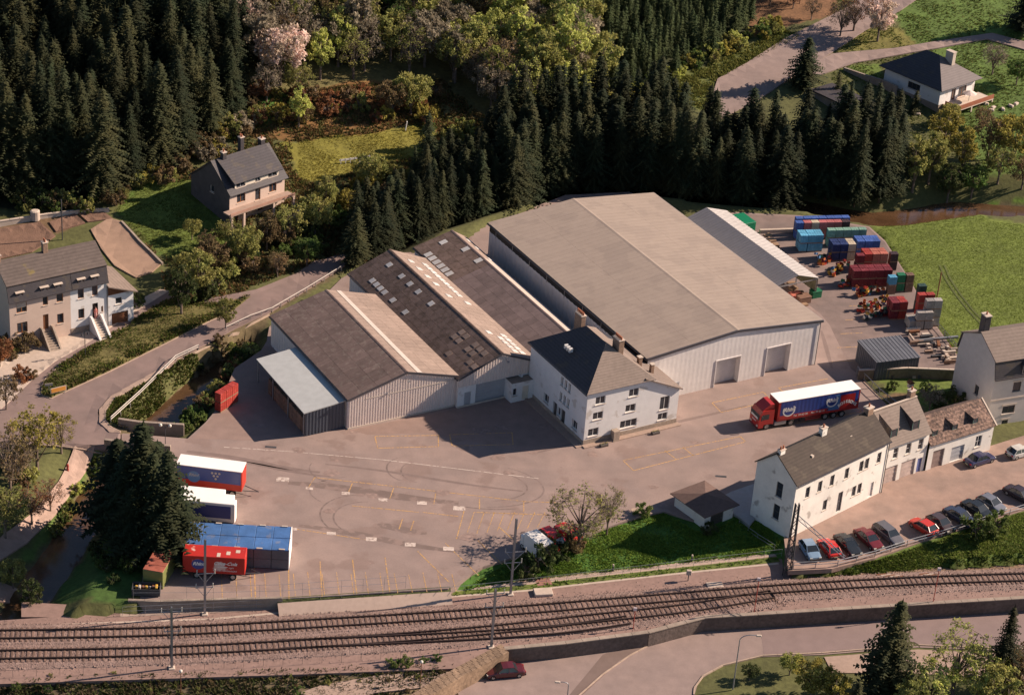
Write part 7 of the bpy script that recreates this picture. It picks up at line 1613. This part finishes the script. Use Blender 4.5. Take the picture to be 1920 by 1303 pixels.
for (a,b,h,c_,kd,lab) in ((1765,300,9,'yellow',0,'yellow-green tree right of the spruce belt, tallest'),(1800,330,9,'yellow',2,'yellow-green tree second from the belt'),(1850,300,8,'brown',3,'brownish tree above the bend of the stream'),(1895,310,9,'yellow',1,'yellow-green tree at the right edge'),(1740,345,9,'olive',0,'olive tree closing the right end of the belt'),(1820,372,6,'green',1,'green round tree beside the stream bend'),(1775,380,7,'dark',0,'dark green tree at the stream below the belt'),(1870,345,7,'olive',3,'olive tree before the brownish one'),(1710,360,10,'olive',2,'tall olive tree touching the last spruces'),(1915,355,6,'brown',3,'brown tree at the right edge above the meadow'),(1780,235,4,'olive',1,'low olive tree below the villa terrace'),(1840,240,4,'brown',3,'low brownish tree below the villa terrace')):
    T(a,b,h,c_,lab,kd)
# slope between the hill house and the left road
for (a,b,h,c_,kd,lab) in ((340,595,8,'dark',2,'tall olive tree on the bank between the two left roads'),(345,552,6.5,'olive',0,'bushy tree at the end of the white garage'),(372,560,7.5,'olive',0,'bushy tree left of the little round one'),(423,618,4.8,'olive',0,'small round tree on the edge of the rising road'),(400,520,6,'brown',1,'brown bush tree above the rising road'),(455,500,6.5,'olive',1,'olive bush tree in the hedge below the hill house'),
    (500,470,6,'brown',0,'brown bush tree below the hill house balcony'),(545,455,6,'olive',3,'olive bush tree right of the hill house balcony'),(590,440,6.5,'olive',1,'olive bush tree on the bank behind the rising road'),(430,470,5,'olive',3,'low olive bush tree under the green lawn'),(610,400,6,'olive',0,'olive tree right of the hill house'),(655,400,4,'yellow',3,'yellow-green tree below the white fence'),(690,360,6.5,'olive',1,'olive tree at the upper end of the belt'),(520,520,4,'brown',3,'thin brown bush on the road bank'),(575,500,4.5,'green',1,'green bush on the road bank'),(360,450,3.5,'olive',1,'small bush at the corner of the bare plot'),(390,480,4,'brown',3,'brown bush beside the bare plot'),(735,345,4,'olive',1,'olive bush tree left of the tall lawn spruce')):
    T(a,b,h,c_,lab,kd)
for k in range(26):
    a = random.uniform(330,640); b = 590-(a-330)*.42+random.uniform(-55,-8); x, y = G(a,b)
    plant(BUSH[k%3], x, y, hz1(x,y), random.uniform(.7,1.3), LM[random.choice(['olive','brown','dark','green'])], 'bush', 'scrubby bush on the bank above the rising road', 'bush', 'bushes on the bank above the rising road', crown='foliage')
for k in range(30):
    a = random.uniform(640,900); b = random.uniform(245,330) if a > 800 else random.uniform(345,420); x, y = G(a,b)
    plant(BUSH[k%3], x, y, hz1(x,y), random.uniform(.6,1.2), LM[random.choice(['olive','brown','yellow','green'])], 'bush', 'bush between the lawn and the spruce belt', 'bush', 'bushes between the lawn and the belt', crown='foliage')
for k in range(40):
    a = random.uniform(470,830); b = random.uniform(170,236); x, y = G(a,b)
    plant(BUSH[k%3], x, y, hz1(x,y), random.uniform(.5,1.1), LM[random.choice(['russet','brown','russet','olive','yellow'])], 'bush', 'russet scrub on the orange slope', 'bush', 'scrub on the orange slope', crown='foliage')
for k in range(46):
    t_ = random.random(); a = 1130+330*t_; b = 200-150*t_+random.uniform(-12,14); x, y = G(a,b)
    plant(BUSH[k%3], x, y, hz1(x,y), random.uniform(.45,.9), LM[random.choice(['yellow','lime','olive','green'])], 'bush', 'rough yellow-green growth on the bank above the belt', 'bush', 'growth on the bank above the belt', crown='foliage')
for k in range(26):
    a, b = random.uniform(0,190), random.uniform(372,398); x, y = G(a,b)
    plant(BUSH[k%3], x, y, hz1(x,y), random.uniform(.5,1.0), LM[random.choice(['green','olive','brown','dark'])], 'bush', 'bush along the foot of the dark wood behind the garden beds', 'bush', 'bushes behind the garden beds', crown='foliage')
for k in range(16):
    t_ = random.random(); a = 210+150*t_; b = 380-100*t_+random.uniform(-8,8); x, y = G(a,b)
    plant(BUSH[k%3], x, y, hz1(x,y), random.uniform(.5,1.0), LM[random.choice(['olive','brown','yellow'])], 'bush', 'bush between the dark wood and the green lawn', 'bush', 'bushes between wood and lawn', crown='foliage')
for k in range(30):
    t_ = random.random(); a = 300+180*t_; b = 345-115*t_+random.uniform(-14,10); x, y = G(a,b)
    plant(BUSH[k%3], x, y, hz1(x,y), random.uniform(.6,1.2), LM[random.choice(['olive','brown','green','yellow','grey'])], 'bush', 'scrub along the right edge of the dark wood above the hill house', 'bush', 'scrub along the edge of the dark wood', crown='foliage')
# stream banks
hb_ = [(350,800),(372,775),(392,750),(410,722),(440,690),(455,668),(480,640),(500,622)]
for k in range(34):
    i = random.randrange(len(hb_)-1); t_ = random.random(); a = hb_[i][0]*(1-t_)+hb_[i+1][0]*t_; b = hb_[i][1]*(1-t_)+hb_[i+1][1]*t_; x, y = px0(a+random.uniform(-16,-2), b)
    plant(BUSH[k%3], x, y, hz1(x,y), random.uniform(.45,.9), LM[random.choice(['dark','brown','green','olive','russet'])], 'bush', 'overhanging bush on the yard side of the stream', 'bush', 'bushes on the yard side of the stream', crown='foliage')
for k in range(10):
    t_ = random.random(); a = 370+120*t_; b = 690-80*t_+random.uniform(0,22); x, y = G(a,b)
    plant(BUSH[k%3], x, y, hz1(x,y), random.uniform(.4,.75), LM[random.choice(['dark','brown','olive'])], 'bush', 'bush on the road side of the stream', 'bush', 'bushes on the road side of the stream', crown='foliage')
# big dark spruces at the yard entrance
for (a,b,h,w_,lab) in ((258,1010,16.5,1.15,'biggest dark spruce left of the lorry yard'),(222,985,12.5,1.1,'dark spruce at the left of the entrance group, over the stream'),(318,1052,15.5,.85,'slimmer spruce nearest the trailers'),(292,985,12,1.1,'dark spruce behind the biggest one'),(245,1045,10,1.0,'lower spruce at the foot of the entrance group'),(280,1035,14,1.1,'dense spruce in the middle of the entrance group'),(236,1015,13.5,1.0,'spruce pressed against the left side of the biggest one')):
    x, y = px0(a,b,-.5); spruce_at(x, y, -.6, h, lab, m=SPM[0], wide=w_*1.55)
for k in range(16):
    a, b = random.uniform(165,250), random.uniform(1020,1110); x, y = px0(a,b,-1); plant(BUSH[k%3], x, y, hz1(x,y), random.uniform(.3,.6), LM[random.choice(['green','dark'])], 'bush', 'low green growth below the entrance spruces', 'bush', 'growth below the entrance spruces', crown='foliage')
# left foreground
for (a,b,h,c_,kd,lab) in ((70,880,8.5,'yellow',3,'airy yellow willow beside the dirt track'),(115,850,6,'yellow',4,'smaller yellow-green willow nearer the road'),(20,930,9.5,'brown',4,'tall brown bare tree at the left edge'),(60,985,6,'russet',4,'russet bare tree beside the dirt track'),(95,960,4.5,'russet','bare','low russet bush tree touching the dirt track'),(10,1010,7,'olive',3,'olive tree at the left edge below the brown one'),(60,1150,4.5,'dark',0,'dark green round tree by the stream mouth'),(25,1105,4,'olive',1,'olive bush tree at the left edge above the path'),(0,690,4.5,'russet',1,'red-leaved bush at the corner of the rose house'),(12,770,5,'brown',3,'brown bush tree at the left edge below the rose house'),(35,900,6,'grey','bare','grey bare tree behind the willow')):
    T(a,b,h,c_,lab,kd)
for k in range(18):
    a, b = random.uniform(-10,60), random.uniform(640,720) if k < 8 else random.uniform(860,960); x, y = G(a,b); plant(BUSH[k%3], x, y, hz1(x,y), random.uniform(.5,1.0), LM[random.choice(['green','brown','russet','olive'])], 'bush', 'garden bush along the left edge', 'bush', 'bushes along the left edge', crown='foliage')
for k in range(22):
    a = random.uniform(100,200); b = 860+(190-a)*1.4+random.uniform(0,30); x, y = G(a,b); plant(BUSH[k%3], x, y, hz1(x,y), random.uniform(.25,.5), LM[random.choice(['green','olive','lime'])], 'bush', 'low bush between the dirt track and the stream', 'bush', 'low bushes beside the dirt track', crown='foliage')
# pollards by the yard and bushes
for (a,b,h,lab,s_) in ((1085,1022,7.6,'spreading pollard tree with fine bare twigs behind the lawn, larger of two',1.35),(1138,998,6.6,'smaller slim bare tree right of the spreading one',.7)):
    x, y = px0(a,b,0); plant(BARE, x, y, -.1, h/8*s_, LM['olive'], 'pollard_tree', lab, 'tree', sz=h/8)
for (a,b,s_,c_,lab) in ((1010,1058,1.3,'dark','dense dark bush covering the front of the white van'),(1040,1045,1.1,'dark','dark bush in front of the red van'),(1075,1030,.8,'brown','brownish bush at the foot of the pollard'),(1205,968,.7,'green','low green bush by the garden building'),(1330,1000,.6,'dark','dark shrub against the garden building'),(985,1072,.9,'dark','low dark bush by the tall grey mast'),(1830,1012,1.3,'green','big rounded green bush on the railway bank'),(1865,1000,1.0,'green','smaller green bush right of the big rounded one'),(1765,770,.9,'dark','dark shrub in the shade behind the low terrace section'),(1790,760,.9,'dark','dark shrub beside the tall shaded wall'),(1672,735,.5,'green','shrub at the garden wall, left'),(1735,735,.5,'green','shrub at the garden wall, right'),(252,575,.8,'dark','shrub at the right end of the garage')):
    x, y = px0(a,b,-.3) if a > 300 else G(a,b); plant(BUSH[random.randrange(3)], x, y, max(hz1(x,y),-1.2), s_, LM[c_], 'bush', lab, 'bush', crown='foliage')
T(1742,770,4,'grey','thin bare garden tree behind the terrace houses','bare')
# lower right corner planting on the low ground
for (a,b,h,w_,lab) in ((1655,1300,13.5,1.15,'dark spruce in the lower right, left of two'),(1868,1306,12.5,1.0,'dark spruce in the lower right, right of two'),(1600,1345,5,1.2,'dark spruce top at the bottom edge')):
    x, y = px0(a,b,-2.8); spruce_at(x, y, -2.9, h, lab, m=SPM[1], wide=w_*1.35)
for (a,b,h,c_,kd,lab) in ((1785,1300,9.5,'lime',4,'airy lime tree between the two lower right spruces'),(1830,1320,7,'lime',3,'second lime tree right of the airy one'),(1740,1325,6,'lime',3,'lime tree behind the left lower spruce'),(1520,1310,5,'yellow',1,'round yellow-green bush tree above the lower right bed'),(1560,1330,5,'yellow',0,'round yellow bush tree at the bottom edge'),(1480,1265,3,'lime',1,'small lime bush tree at the road corner'),(1405,1275,2.2,'dark',1,'clipped dark bush beside the curved lamp'),(1905,1310,7,'brown',3,'brown tree in the lower right corner'),(1700,1345,5,'olive',0,'olive bush tree at the bottom edge'),(1860,1345,7,'olive',0,'olive tree at the bottom edge, right'),(1930,1280,6,'brown',4,'brown tree cut by the right edge')):
    x, y = px0(a,b,-2.9); k = BARE if kd == 'bare' else DEC[kd]; s = h/k[2]; plant(k, x, y, -2.95, s*1.15, LM[c_], 'broadleaf_tree', lab, 'tree', sz=s)
# ---------------------------------------------------------------- weeds, tufts, grass as real growth
def tufts(name, poly, n, size, cols, m, seed, keepout=None, zf=None, label=None, h=1.0, zoff=0, thr=-.15):
    r = np.random.default_rng(seed); xs = [p[0] for p in poly]; ys = [p[1] for p in poly]
    P = np.stack([r.uniform(min(xs),max(xs),n*3), r.uniform(min(ys),max(ys),n*3)],1); P = P[inside(poly, P[:,0], P[:,1])][:n]
    cl = nz(P[:,0], P[:,1], 1.1, seed+1)+r.normal(0,.35,len(P)); P = P[cl > thr]
    if keepout is not None: P = P[~keepout(P[:,0], P[:,1])]
    N_ = len(P)
    if not N_: return
    z = hz(P[:,0], P[:,1])+zoff if zf is None else np.full(N_, zf); B_ = []
    for k in range(4):
        a = r.uniform(0,6.28,N_); s = size*r.uniform(.5,1.5,N_); w = s*.45; lean = r.uniform(.5,1.5,N_)*s
        o = r.normal(0,size*.35,(N_,2)); x, y = P[:,0]+o[:,0], P[:,1]+o[:,1]; ca, sa = np.cos(a), np.sin(a)
        B_.append(np.stack([np.stack([x-sa*w, y+ca*w, z-.05],1), np.stack([x+sa*w, y-ca*w, z-.05],1), np.stack([x+ca*lean, y+sa*lean, z+s*h],1)],1))
    V = np.concatenate(B_).reshape(-1,3); c0 = np.array(cols)[r.integers(0,len(cols),N_)]; c0 = np.repeat(np.tile(c0*r.uniform(.7,1.3,(N_,1)), (4,1)), 3, 0)
    tag(obj(name, npmesh(name, V, np.arange(len(V)).reshape(-1,3), m, c0)), label, kind='stuff')
LAWN1 = Gp([(545,268),(700,250),(770,234),(820,245),(800,290),(660,325),(590,345),(560,335),(548,300)]); LAWN2 = Gp([(222,395),(262,350),(375,335),(440,425),(430,470),(335,490),(290,470),(240,420)])
GC = [(.13,.21,.03),(.15,.22,.035),(.10,.17,.026)]
m_tuft = mat('grass_blades', (1,1,1), rough=.9, var=.15, attr='zone', spec=.1, trans=.3)
tufts('grass', Gp([(1645,432),(1700,412),(1780,408),(1860,416),(1940,424),(2050,430),(2050,690),(1800,676),(1748,600),(1705,520)]), 42000, .11, [(.135,.18,.026),(.12,.165,.024),(.15,.185,.032)], m_tuft, 21, h=.45, thr=-2)
tufts('grass', poly0([(860,1104),(985,1042),(1080,1014),(1200,970),(1245,966),(1320,1005),(1400,965),(1470,1020),(1460,1036),(1100,1074)], -.6), 22000, .17, GC, m_tuft, 22, h=.6)
tufts('grass', poly0([(1490,1080),(1650,1052),(1925,965),(2000,940),(2000,1048),(1925,1052),(1700,1066),(1500,1079)], -.6), 26000, .2, [(.14,.19,.03),(.15,.17,.045),(.11,.155,.026)], m_tuft, 23, h=.6)
tufts('grass', isl, 9000, .2, [(.085,.10,.02),(.14,.11,.045),(.06,.085,.018)], m_tuft, 24, zf=None, h=.9, zoff=.5)
tufts('grass', Gp([(238,805),(202,792),(202,775),(216,752),(300,706),(352,670),(380,690),(330,735),(290,775),(262,806)]), 5000, .2, [(.085,.11,.02),(.13,.11,.04),(.06,.085,.018)], m_tuft, 25, h=.9, zoff=.3)
tufts('weeds', poly0([(-20,1278),(300,1264),(560,1256),(850,1246),(780,1300),(700,1340),(-20,1340)], -1.2), 7000, .26, [(.06,.06,.022),(.05,.065,.02),(.10,.075,.045)], m_tuft, 26)
tufts('grass', poly0([(950,1222),(1060,1210),(1215,1192),(1150,1200),(1060,1222),(965,1230)], -2.6), 2200, .22, GC, m_tuft, 27, zf=-2.8)
tufts('weeds', Gp([(470,175),(830,150),(930,240),(880,300),(830,330),(640,420),(640,480),(520,520),(330,600),(300,500),(230,400),(440,270)]), 26000, .26, [(.11,.10,.036),(.15,.10,.045),(.085,.10,.028),(.17,.10,.045)], m_tuft, 28, h=1.3, keepout=lambda x,y: inside(LAWN1,x,y)|inside(LAWN2,x,y))
tufts('grass', Gp([(215,395),(260,345),(380,330),(440,425),(430,470),(330,490),(290,470),(235,420)]), 9000, .13, [(.095,.12,.02),(.11,.12,.03)], m_tuft, 29, h=.6)
tufts('grass', Gp([(560,262),(700,248),(790,235),(830,300),(640,330),(560,345)]), 9000, .14, [(.22,.18,.03),(.17,.15,.03)], m_tuft, 30, h=.5)
tufts('grass', Gp([(1560,-30),(1950,-30),(1950,320),(1700,330),(1560,150)]), 22000, .2, [(.11,.14,.03),(.14,.145,.045),(.09,.12,.028)], m_tuft, 31, h=.7)
tufts('weeds', Gp([(1120,190),(1340,118),(1470,55),(1500,70),(1345,150),(1320,205),(1120,215)]), 9000, .25, [(.17,.165,.045),(.13,.145,.035)], m_tuft, 32, h=1.4)
for (a,b,h_) in ((735,1248,1.0),(760,1246,1.1),(795,1240,.7),(820,1237,.8),(560,1300,.9),(90,1292,.6),(30,1290,.7)):
    x, y = px0(a,b,-1.2); plant(BUSH[random.randrange(3)], x, y, -1.4, h_*.45, LM['green'], 'shrub', 'small green shrub on the near bank below the tracks', 'bush', 'shrubs on the near bank', crown='foliage')
for k in range(60):
    a = random.uniform(0,860); b = 1262+random.uniform(0,34); x, y = px0(a,b,-1.3); plant(BUSH[k%3], x, y, hz1(x,y)-.1, random.uniform(.1,.22), LM[random.choice(['olive','dark','brown'])], 'shrub', 'knee-high planted shrub on the bare near bank', 'bush', 'low shrubs on the bare near bank', crown='foliage')
# lower path near the bottom edge
struct('lower_path', MB().prism(poly0([(560,1300),(600,1286),(700,1268),(800,1252),(845,1262),(830,1275),(790,1290),(700,1300),(640,1320)], -1.5), -1.9, -1.38).mesh('lower_path', m_pave))
tufts('grass', poly0([(560,1129),(850,1110),(1100,1084),(1300,1062),(1460,1045),(1460,1052),(1300,1070),(1100,1092),(850,1118),(560,1137)], -1.12), 4000, .16, GC, m_tuft, 40, zf=-1.1)
